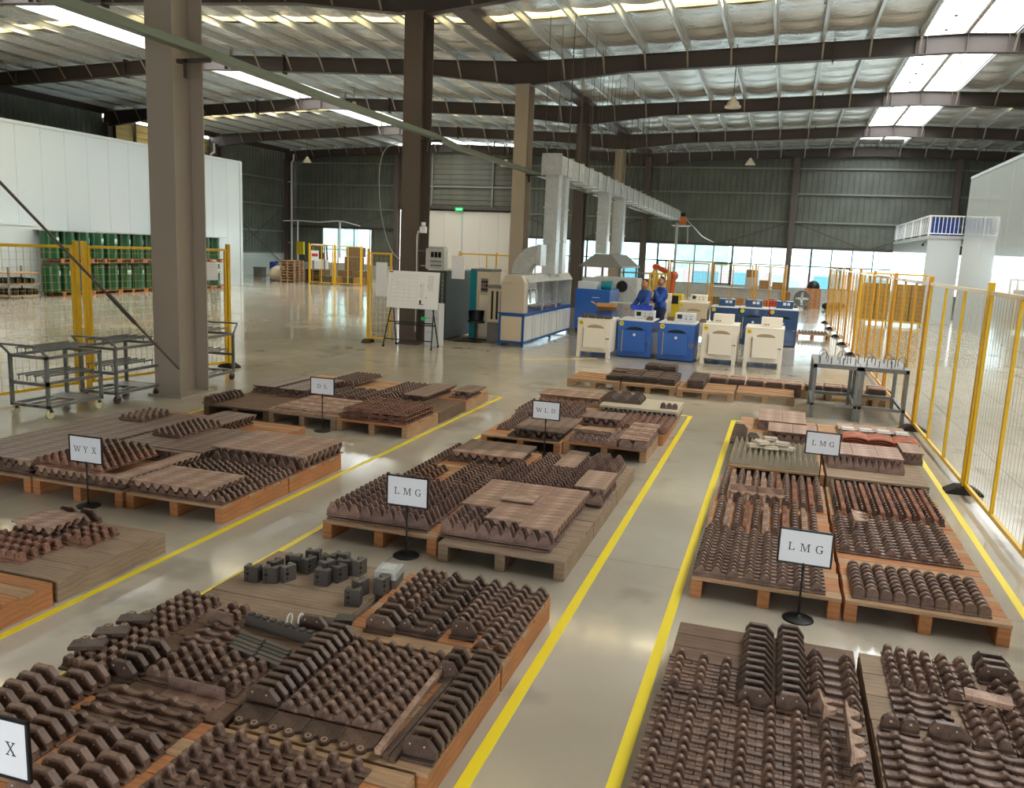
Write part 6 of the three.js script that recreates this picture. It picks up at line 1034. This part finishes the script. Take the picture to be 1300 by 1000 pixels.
  const gc = thing('grey_cabinet', 'grey metal cabinet behind the far end of the right fence', 'cabinet', [3.4, 0, -42]); new MB().rbox(0.5, 1.1, 0.45, 0.01, 0, 0.55, 0).to('cabinet_body', M.galvDull, gc); new MB().box(0.02, 0.2, 0.02, 0.15, 0.6, 0.24).to('handle', M.black, gc);
  // cages with cartons by the mezzanine
  for (const [i, x, z] of [[0, 3.3, -34.5], [1, 4.45, -34.2]]) {
    const cg = thing('storage_cage', ['yellow wire cage of cartons in front of the mezzanine room, left', 'yellow wire cage of cartons against the mezzanine room, right'][i], 'cage', [x, 0, z]);
    for (const sx of [-1, 1]) for (const sz of [-1, 1]) new MB().box(0.06, 1.9, 0.06, sx * 0.54, 0.95, sz * 0.5).to('post', M.yellow, cg); for (const y of [0.15, 1.88]) { const b = new MB(); for (const s of [-1, 1]) b.box(1.1, 0.05, 0.05, 0, y, s * 0.5).box(0.05, 0.05, 1.0, s * 0.54, y, 0); b.to('frame_ring', M.yellow, cg); }
    const wm = new MB(); for (let k = 1; k < 9; k++) wm.box(0.008, 1.7, 0.008, -0.54 + k * 0.12, 1.0, 0.5); for (let k = 1; k < 11; k++) wm.box(1.08, 0.008, 0.008, 0, 0.15 + k * 0.16, 0.5); wm.to('wire_mesh', M.yellowWire, cg, 'stuff');
    for (let k = 0; k < 6; k++) carton(`brown carton in the ${i ? 'right' : 'left'} wire cage, ${['bottom', 'middle', 'top'][Math.floor(k / 2)]} ${k % 2 ? 'right' : 'left'}`, [x - 0.24 + (k % 2) * 0.48, 0.18 + Math.floor(k / 2) * 0.45, z], [0.44, 0.44, 0.7]);
  }
  // mezzanine railing and crates
  const rl = thing('mezzanine_railing', 'white balustrade round the mezzanine above the corner room', 'railing'); const yb = 3.42;
  new MB().box(0.05, 0.05, 10.8, 5.2, yb + 0.75, -42.2).box(0.04, 0.04, 10.8, 5.2, yb + 0.08, -42.2).box(1.25, 0.05, 0.05, 5.8, yb + 0.75, -36.8).box(1.25, 0.04, 0.04, 5.8, yb + 0.08, -36.8).to('handrail', M.signWhite, rl);
  for (let i = 0; i < 28; i++) new MB().box(0.025, 0.68, 0.025, 5.2, yb + 0.41, -36.9 - i * 0.4).to('baluster', M.signWhite, rl); for (let i = 0; i < 9; i++) new MB().box(0.025, 0.68, 0.025, 5.25 + i * 0.14, yb + 0.41, -36.8).to('baluster', M.signWhite, rl); for (const z of [-36.8, -39, -41.5, -44, -47]) new MB().box(0.06, 0.78, 0.06, 5.2, yb + 0.39, z).to('post', M.signWhite, rl);
  M.crateBlue = std(0x1c3f93, 0.45);
  const lv = ['bottom', 'second', 'third', 'top'], pc = ['left', 'middle', 'right'];
  for (let i = 0; i < 3; i++) for (let k = 0; k < 4; k++) { const o = thing('plastic_crate', `blue plastic crate on the mezzanine, ${pc[i]} stack, ${lv[k]}`, 'crate', [5.5 + i * 0.33, yb + k * 0.17, -37.15]); for (const [w, d, x, z] of [[0.31, 0.012, 0, 0.15], [0.31, 0.012, 0, -0.15], [0.012, 0.31, 0.15, 0], [0.012, 0.31, -0.15, 0]]) new MB().box(w, 0.155, d, x, 0.085, z).to('crate_side', M.crateBlue, o); new MB().box(0.31, 0.012, 0.31, 0, 0.006, 0).to('crate_floor', M.crateBlue, o); new MB().box(0.32, 0.02, 0.02, 0, 0.155, 0.155).box(0.12, 0.04, 0.014, 0, 0.1, 0.153).to('crate_rim', M.blueDark, o); }
  solo('wall_camera', new MB().cyl(0.05, 0.05, 0.18, 5.1, 3.05, -37.2, 12, Math.PI / 2).rod(V(5.1, 3.1, -37.2), V(5.2, 3.2, -37.25), 0.015), M.black, 'small dark camera on the corner of the mezzanine room', 'camera');
  // far left corner
  for (let k = 0; k < 8; k++) { const o = palletMakers.slat.clone(); o.name = numbered('slatted_pallet'); o.position.set(-24.5, k * 0.142, -38.6); scene.add(o); tag(o, 'orange slatted pallet in the far left corner stack, ' + ['bottom', 'second', 'third', 'fourth', 'fifth', 'sixth', 'seventh', 'top'][k], 'pallet'); }
  for (let k = 0; k < 5; k++) { const o = palletMakers.dark.clone(); o.name = numbered('wooden_pallet'); o.position.set(-23.55, k * 0.142, -39.5); scene.add(o); tag(o, 'dark pallet in the low stack behind the corner fence, ' + ['bottom', 'second', 'third', 'fourth', 'top'][k], 'pallet'); }
  const sack = thing('bulk_sack', 'big cream sack leaning on the orange pallet stack', 'sack', [-25.5, 0, -38.9]); { const g = new THREE.SphereGeometry(0.5, 28, 18); const p = g.attributes.position; for (let i = 0; i < p.count; i++) { const y = p.getY(i), s = y < 0 ? 1.05 : 1 - 0.25 * y; p.setX(i, p.getX(i) * s * (1 + 0.05 * Math.sin(6 * y + 3 * p.getZ(i)))); p.setZ(i, p.getZ(i) * s); p.setY(i, Math.max(y * 0.85, -0.4)); } g.computeVertexNormals(); mesh('sack_body', metreUV(put(clean(g), 0, 0.4, 0)), std(0xc9bda4, 0.9), sack); new MB().tube([V(-0.15, 0.75, 0), V(0, 0.92, 0), V(0.15, 0.75, 0)], 0.02, 12, 6).to('lifting_loop', std(0xb8ac90, 0.9), sack); }
  M.plasticBlue = std(0x173f9b, 0.4);
  for (const [x, z, h, n] of [[-28.2, -42.6, 0.9, 'left of two in the far left corner'], [-27.6, -42.9, 0.75, 'right of two in the far left corner']]) { const o = thing('plastic_drum', 'blue plastic drum, ' + n, 'drum', [x, 0, z]); new MB().lathe([[0, 0], [0.27, 0], [0.29, 0.05], [0.29, h - 0.08], [0.25, h], [0, h]], 22).to('drum_body', M.plasticBlue, o); new MB().cyl(0.05, 0.05, 0.05, 0.12, h + 0.02, 0, 12).to('cap', M.black, o); }
  solo('grey_bin', new MB().rbox(0.55, 0.5, 0.5, 0.03, -29.2, 0.25, -42.6).box(0.6, 0.05, 0.55, -29.2, 0.52, -42.6), M.steelGrey, 'low grey bin beside the blue drums in the far left corner', 'bin');
  const pf = thing('pedestal_fan', 'black pedestal fan at the end of the white partition', 'fan', [-25.6, 0, -35.4]); new MB().lathe([[0, 0], [0.24, 0], [0.24, 0.02], [0.03, 0.05], [0.02, 0.06], [0.02, 1.4], [0, 1.4]], 20).to('pole', M.black, pf); new MB().add(put(new THREE.TorusGeometry(0.24, 0.015, 8, 28), 0, 1.55, 0.05)).cyl(0.22, 0.22, 0.06, 0, 1.55, 0, 24, Math.PI / 2).to('fan_head', M.black, pf);
  const fl = thing('forklift', 'white forklift truck behind the stack of orange pallets', 'forklift', [-24.6, 0, -41.5], 0.5); new MB().rbox(0.95, 0.9, 1.7, 0.1, 0, 0.75, 0).to('body', M.signWhite, fl); for (const sx of [-1, 1]) for (const sz of [-1, 1]) new MB().cyl(0.3, 0.3, 0.2, sx * 0.45, 0.3, sz * 0.6, 20, 0, 0, Math.PI / 2).to('wheel', M.black, fl); for (const sx of [-1, 1]) for (const sz of [-1, 1]) new MB().bar(V(sx * 0.42, 1.1, sz * 0.6), V(sx * 0.38, 1.95, sz * 0.4), 0.05, 0.05).to('guard_post', M.black, fl); new MB().rbox(0.9, 0.1, 1.1, 0.04, 0, 1.97, 0).to('roof', M.signWhite, fl); new MB().rbox(0.5, 0.4, 0.3, 0.05, 0, 1.35, -0.2).to('seat', M.black, fl); new MB().box(0.08, 2.0, 0.1, -0.3, 1.0, 0.98).box(0.08, 2.0, 0.1, 0.3, 1.0, 0.98).to('mast', M.steelGrey, fl);
  const gb = [['bottom left', -22.3, 0, 0.7], ['bottom right', -21.5, 0, 0.7], ['second layer', -21.9, 0.72, 0.7], ['top', -21.8, 1.44, 0.5]]; for (const [n, x, y2, h] of gb) carton(`big brown wrapped carton behind the corner fence, ${n}`, [x, y2, -40.5], [0.75, h, 0.75], M.woodDark);
  for (let i = 0; i < 4; i++) carton(`small carton on the floor behind the corner fence, ${['first', 'second', 'third', 'last'][i]} from the left`, [-22.8 + i * 0.62, 0, -39.3], [0.5, 0.4, 0.4], i % 2 ? M.card : M.darkGreen);
  const pp = thing('rain_pipe', 'white rain pipe running down the far left corner', 'pipe', [-30.3, 0, -47.7]); new MB().cyl(0.06, 0.06, 7, 0, 3.5, 0, 12).rod(V(0, 7, 0), V(0.15, 7.15, 0), 0.06).rod(V(0.15, 7.1, 0), V(0.15, 7.5, 0), 0.06).to('pipe_run', M.signWhite, pp); for (const y of [2, 5.8]) new MB().box(0.3, 0.05, 0.1, -0.1, y, 0).to('clip', M.signWhite, pp);
  const pp2 = thing('rain_pipe', 'white rain pipe above the left partition beside its column', 'pipe', [-30.6, 0, -40.25]); new MB().cyl(0.06, 0.06, 6.6, 0, 3.3, 0.1, 12).rod(V(0, 6.6, 0.1), V(0.25, 6.75, 0.1), 0.06).rod(V(0.25, 6.7, 0.1), V(0.25, 7.2, 0.1), 0.06).to('pipe_run', M.signWhite, pp2);
  const hp = thing('cable_hanger', 'low white pipe goal in the far left corner', 'pipe', [-28.6, 0, -47.3]); new MB().rod(V(-1.0, 0.02, 0), V(-1.0, 3.4, 0), 0.05).rod(V(2.0, 1.2, 0), V(2.0, 3.4, 0), 0.05).tube([V(-5, 3.35, 0.1).setX(-2.0), V(-1, 3.4, 0), V(0.5, 3.35, 0), V(2, 3.45, 0), V(3.4, 3.2, 0)], 0.035, 30, 6).to('pipe_run', M.signWhite, hp); new MB().box(0.5, 0.8, 0.15, -0.8, 1.7, 0).to('yellow_box', M.yellowMach, hp);
  solo('hanging_cable', new MB().tube([V(-8.2, 4.5, -17.75), V(-8.9, 4.3, -17.85), V(-9.1, 3.3, -18), V(-8.8, 2.1, -18), V(-8.2, 1.7, -17.72)], 0.009, 40, 6), M.plaster, 'pale cable looping down behind the second column', 'cable');
}
// ============================================================ OUTSIDE
{
  M.facade = std(0xf0f4f4, 0.8); M.facadeBlue = std(0x8fbfd4, 0.5); M.facadeRed = std(0xcba4a4, 0.7);
  const b = thing('factory_building', 'pale factory building with a red base seen through the far windows', 'building', [-6, 0, -64], 0, null, 'structure');
  for (let i = 0; i < 12; i++) new MB().box(3.9, 5.2, 0.3, -24 + i * 4, 4.0, 0).to('wall_panel', i % 4 === 2 ? M.plaster : M.facade, b); new MB().box(48, 1.4, 0.34, -2, 0.7, 0.05).to('base_course', M.facadeRed, b); for (let i = 0; i < 9; i++) new MB().box(1.6, 1.4, 0.1, -22 + i * 5.2, 4.2, 0.2).to('window', M.facadeBlue, b); new MB().box(48, 0.4, 3, -2, 6.8, -1).to('roof', M.frameGrey, b);
  for (let i = 0; i < 7; i++) { const o = solo('blue_sheet_stack', new MB().box(1.6, 1.5, 0.25, 0, 0.75, 0).box(1.7, 0.1, 0.5, 0, 0.05, 0), i % 3 === 1 ? M.facade : M.facadeBlue, `pale blue sheet leaning in the yard outside the windows, ${['first', 'second', 'third', 'fourth', 'fifth', 'sixth', 'last'][i]} from the left`, 'sheet'); o.position.set(-9.5 + i * 2.4, -0.15, -54 - (i % 2)); }
  const b2 = thing('yard_wall', 'pale yard wall outside the left corner window', 'wall', [-27, 0, -56], 0, null, 'structure'); for (let i = 0; i < 4; i++) new MB().box(2.9, 4.5, 0.2, -4.5 + i * 3, 2.25, 0).to('wall_panel', i % 2 ? M.facade : M.plaster, b2); new MB().box(12, 0.8, 0.22, 0, 1.0, 0.05).to('red_band', M.facadeRed, b2);
}

// ============================================================ TWO WORKERS
function nets(field, lo, hi, cell) {               // surface nets over field > 0
  const n = [0, 1, 2].map((i) => Math.ceil((hi[i] - lo[i]) / cell) + 1), [nx, ny, nz] = n, f = new Float32Array(nx * ny * nz), at = (i, j, k) => (k * ny + j) * nx + i;
  for (let k = 0; k < nz; k++) for (let j = 0; j < ny; j++) for (let i = 0; i < nx; i++) f[at(i, j, k)] = field(lo[0] + i * cell, lo[1] + j * cell, lo[2] + k * cell);
  const id = new Int32Array(nx * ny * nz).fill(-1), pos = [], idx = [];
  for (let k = 0; k < nz - 1; k++) for (let j = 0; j < ny - 1; j++) for (let i = 0; i < nx - 1; i++) {
    let c = 0, sx = 0, sy = 0, sz = 0, m = 0; const v = []; for (let q = 0; q < 8; q++) { v.push(f[at(i + (q & 1), j + ((q >> 1) & 1), k + (q >> 2))]); if (v[q] > 0) m |= 1 << q; }
    if (m === 0 || m === 255) continue;
    for (const [a, b] of [[0, 1], [2, 3], [4, 5], [6, 7], [0, 2], [1, 3], [4, 6], [5, 7], [0, 4], [1, 5], [2, 6], [3, 7]]) if ((v[a] > 0) !== (v[b] > 0)) { const t = v[a] / (v[a] - v[b]); sx += (a & 1) + t * ((b & 1) - (a & 1)); sy += ((a >> 1) & 1) + t * (((b >> 1) & 1) - ((a >> 1) & 1)); sz += (a >> 2) + t * ((b >> 2) - (a >> 2)); c++; }
    id[at(i, j, k)] = pos.length / 3; pos.push(lo[0] + (i + sx / c) * cell, lo[1] + (j + sy / c) * cell, lo[2] + (k + sz / c) * cell);
  }
  for (let k = 1; k < nz - 1; k++) for (let j = 1; j < ny - 1; j++) for (let i = 1; i < nx - 1; i++) for (let ax = 0; ax < 3; ax++) {
    const a = f[at(i, j, k)], b = f[ax === 0 ? at(i + 1, j, k) : ax === 1 ? at(i, j + 1, k) : at(i, j, k + 1)]; if ((a > 0) === (b > 0)) continue;
    const q = ax === 0 ? [at(i, j - 1, k - 1), at(i, j, k - 1), at(i, j, k), at(i, j - 1, k)] : ax === 1 ? [at(i - 1, j, k - 1), at(i - 1, j, k), at(i, j, k), at(i, j, k - 1)] : [at(i - 1, j - 1, k), at(i, j - 1, k), at(i, j, k), at(i - 1, j, k)];
    const [A, B, C, D] = q.map((x) => id[x]); if (A < 0 || B < 0 || C < 0 || D < 0) continue;
    if (a > 0) idx.push(A, B, C, A, C, D); else idx.push(A, C, B, A, D, C);
  }
  const g = new THREE.BufferGeometry(); g.setAttribute('position', new THREE.Float32BufferAttribute(pos, 3)); g.setIndex(idx); g.computeVertexNormals(); g.setAttribute('uv', new THREE.Float32BufferAttribute(new Float32Array(pos.length / 3 * 2), 2)); return metreUV(g);
}
function caps(x, y, z, a, b, ra, rb) { const dx = b[0] - a[0], dy = b[1] - a[1], dz = b[2] - a[2], px = x - a[0], py = y - a[1], pz = z - a[2], l = dx * dx + dy * dy + dz * dz, t = Math.max(0, Math.min(1, (px * dx + py * dy + pz * dz) / l)); return Math.hypot(px - t * dx, py - t * dy, pz - t * dz) - (ra + (rb - ra) * t); }
function ell(x, y, z, c, r) { const u = (x - c[0]) / r[0], v = (y - c[1]) / r[1], w = (z - c[2]) / r[2]; return (Math.hypot(u, v, w) - 1) * Math.min(...r); }
const smin = (a, b, k) => { const h = Math.max(k - Math.abs(a - b), 0) / k; return Math.min(a, b) - h * h * k / 4; };
M.skin = std(0xb9805f, 0.55); M.hair = std(0x16120f, 0.6); M.workBlue = std(0x2a52a0, 0.8); M.trousers = std(0x20304f, 0.85); M.shoe = std(0x1a1a1c, 0.6); M.collar = std(0x2a1518, 0.8); M.eyeWhite = std(0xe8e4dc, 0.3);
function worker(label, p, yaw, s, headYaw, arms) {
  const o = thing('person', label, 'person', p, yaw); o.scale.setScalar(s);
  const B = [], add = (a, b, ra, rb, part) => B.push([a, b, ra, rb, part]);
  add([0, 1.18, 0], [0, 1.34, -0.01], 0.125, 0.11, 'top'); add([-0.06, 1.0, 0], [0.06, 1.0, 0], 0.115, 0.115, 'top'); add([-0.1, 1.26, 0.0], [0.1, 1.26, 0.0], 0.115, 0.115, 'top'); add([-0.15, 1.38, -0.01], [0.15, 1.38, -0.01], 0.06, 0.06, 'top');
  add([-0.07, 0.9, 0], [0.07, 0.9, 0], 0.12, 0.12, 'leg'); for (const q of [-1, 1]) { add([q * 0.09, 0.88, 0], [q * 0.1, 0.48, 0.015], 0.085, 0.058, 'leg'); add([q * 0.1, 0.48, 0.015], [q * 0.105, 0.09, -0.01], 0.056, 0.04, 'leg'); add([q * 0.105, 0.05, -0.02], [q * 0.12, 0.035, 0.15], 0.042, 0.036, 'foot'); }
  add([0, 1.4, -0.01], [0, 1.5, 0.01], 0.056, 0.052, 'skin');
  for (const a of arms) { add(a[0], a[1], 0.055, 0.044, 'top'); add(a[1], a[2], 0.043, 0.032, 'top'); add(a[2], a[3], 0.03, 0.03, 'skin'); }
  const grp = (ks, inflate, k) => (x, y, z) => { let d = 9; for (const [a, b, ra, rb, q] of B) if (ks.includes(q)) d = smin(d, caps(x, y, z, a, b, ra + inflate, rb + inflate), k); return -d; };
  const lo = [-0.45, -0.02, -0.32], hi = [0.45, 1.62, 0.6];
  const body = nets(grp(['top', 'leg', 'foot', 'skin'], -0.012, 0.05), lo, hi, 0.016);
  // head on a finer grid, turned on the neck
  const hc = [0, 1.6, 0.02];
  const head = nets((x, y, z) => {
    let d = ell(x, y, z, hc, [0.074, 0.105, 0.094]); d = smin(d, ell(x, y, z, [0, 1.545, 0.045], [0.055, 0.06, 0.06]), 0.05); d = smin(d, caps(x, y, z, [0, 1.605, 0.108], [0, 1.575, 0.128], 0.009, 0.014), 0.02);
    d = smin(d, caps(x, y, z, [-0.025, 1.538, 0.1], [0.025, 1.538, 0.1], 0.008, 0.008), 0.012); for (const q of [-1, 1]) { d = smin(d, ell(x, y, z, [q * 0.076, 1.595, 0.01], [0.012, 0.032, 0.022]), 0.01); const e = ell(x, y, z, [q * 0.031, 1.608, 0.108], [0.018, 0.011, 0.018]); d = -smin(-d, e + 0.004, 0.012); d = smin(d, ell(x, y, z, [q * 0.04, 1.57, 0.075], [0.025, 0.025, 0.025]), 0.03); }
    return -d;
  }, [-0.1, 1.47, -0.1], [0.1, 1.73, 0.17], 0.007);
  const turnHead = (g) => { g.translate(0, -1.5, 0); g.rotateY(headYaw); g.translate(0, 1.5, 0); return g; };
  turnHead(head);
  // hands: palm, four bent fingers and a thumb
  const hands = arms.map(([, , w, h], k) => { const d = V(h[0] - w[0], h[1] - w[1], h[2] - w[2]).normalize(), side = new THREE.Vector3().crossVectors(d, V(0, 1, 0)).normalize(), up = new THREE.Vector3().crossVectors(side, d), P = (f, s2, u) => { const v = V(...h).addScaledVector(d, f).addScaledVector(side, s2).addScaledVector(up, u); return [v.x, v.y, v.z]; }, sg = k ? -1 : 1, J = [[P(-0.02, -0.018, 0), P(0.05, -0.02, 0), 0.02, 0.016], [P(-0.02, 0.018, 0), P(0.05, 0.02, 0), 0.02, 0.016]];
    [0.066, 0.078, 0.072, 0.058].forEach((L, i) => { const s2 = -0.03 + i * 0.02; J.push([P(0.05, s2, 0), P(0.05 + L * 0.55, s2, -0.012), 0.009, 0.008], [P(0.05 + L * 0.55, s2, -0.012), P(0.05 + L * 0.85, s2, -0.04), 0.008, 0.007]); }); J.push([P(0.0, sg * 0.035, 0), P(0.035, sg * 0.06, -0.012), 0.011, 0.009], [P(0.035, sg * 0.06, -0.012), P(0.062, sg * 0.062, -0.025), 0.009, 0.008]);
    const c = P(0.04, 0, -0.01), lim = 0.12; return nets((x, y, z) => { let q = 9; for (const [a, b, ra, rb] of J) q = smin(q, caps(x, y, z, a, b, ra, rb), 0.008); return -q; }, c.map((v) => v - lim), c.map((v) => v + lim), 0.005); });
  mesh('body', mergeGeometries([body, head, ...hands].map((g) => clean(g))), M.skin, o);
  mesh('work_jacket', nets(grp(['top'], 0.008, 0.05), lo, hi, 0.016), M.workBlue, o); mesh('trousers', nets(grp(['leg'], 0.006, 0.05), lo, hi, 0.018), M.trousers, o); mesh('shoes', nets(grp(['foot'], 0.006, 0.03), lo, hi, 0.014), M.shoe, o);
  const hair = nets((x, y, z) => { const d = ell(x, y, z, [0, 1.612, 0.012], [0.082, 0.108, 0.1]); const cut = Math.max(z - 0.055 - (y - 1.6) * 0.3 + 0.03, 1.575 - y + (z > -0.01 ? 0.075 : -0.02)); return -Math.max(d, cut * 0.8); }, [-0.11, 1.5, -0.12], [0.11, 1.75, 0.16], 0.008);
  mesh('hair', turnHead(hair), M.hair, o);
  const col = new MB().add(put(new THREE.TorusGeometry(0.07, 0.02, 8, 20), 0, 1.43, 0, Math.PI / 2 - 0.2)).geo(); mesh('collar', col, M.workBlue, o);
  for (const q of [-1, 1]) { const e = new THREE.SphereGeometry(0.009, 10, 8); put(e, q * 0.031, 1.608, 0.098); mesh('eye', turnHead(metreUV(clean(e))), M.hair, o); const br = new MB().box(0.032, 0.006, 0.008, q * 0.033, 1.632, 0.104).geo(); mesh('eyebrow', turnHead(br), M.hair, o); }
  mesh('mouth', turnHead(new MB().rbox(0.04, 0.006, 0.006, 0.002, 0, 1.538, 0.109).geo()), std(0x7d3f38, 0.6), o);
}
worker('worker in blue overalls leaning forward, face turned to the viewer, left of the two', [-3.13, 0, -20.15], -0.9, 0.95, 0.35, [[[-0.18, 1.37, 0], [-0.24, 1.12, 0.1], [-0.16, 1.0, 0.3], [-0.13, 0.985, 0.36]], [[0.18, 1.37, 0], [0.25, 1.13, 0.08], [0.18, 1.0, 0.27], [0.15, 0.98, 0.33]]]);
worker('worker in blue overalls with one hand near the chin, right of the two', [-2.83, 0, -20.75], -1.0, 0.99, 0.3, [[[-0.18, 1.37, 0], [-0.22, 1.1, 0.1], [-0.05, 1.08, 0.24], [0.01, 1.09, 0.26]], [[0.18, 1.37, 0], [0.22, 1.12, 0.14], [0.06, 1.36, 0.2], [0.03, 1.43, 0.17]]]);
renderer.render(scene, camera);
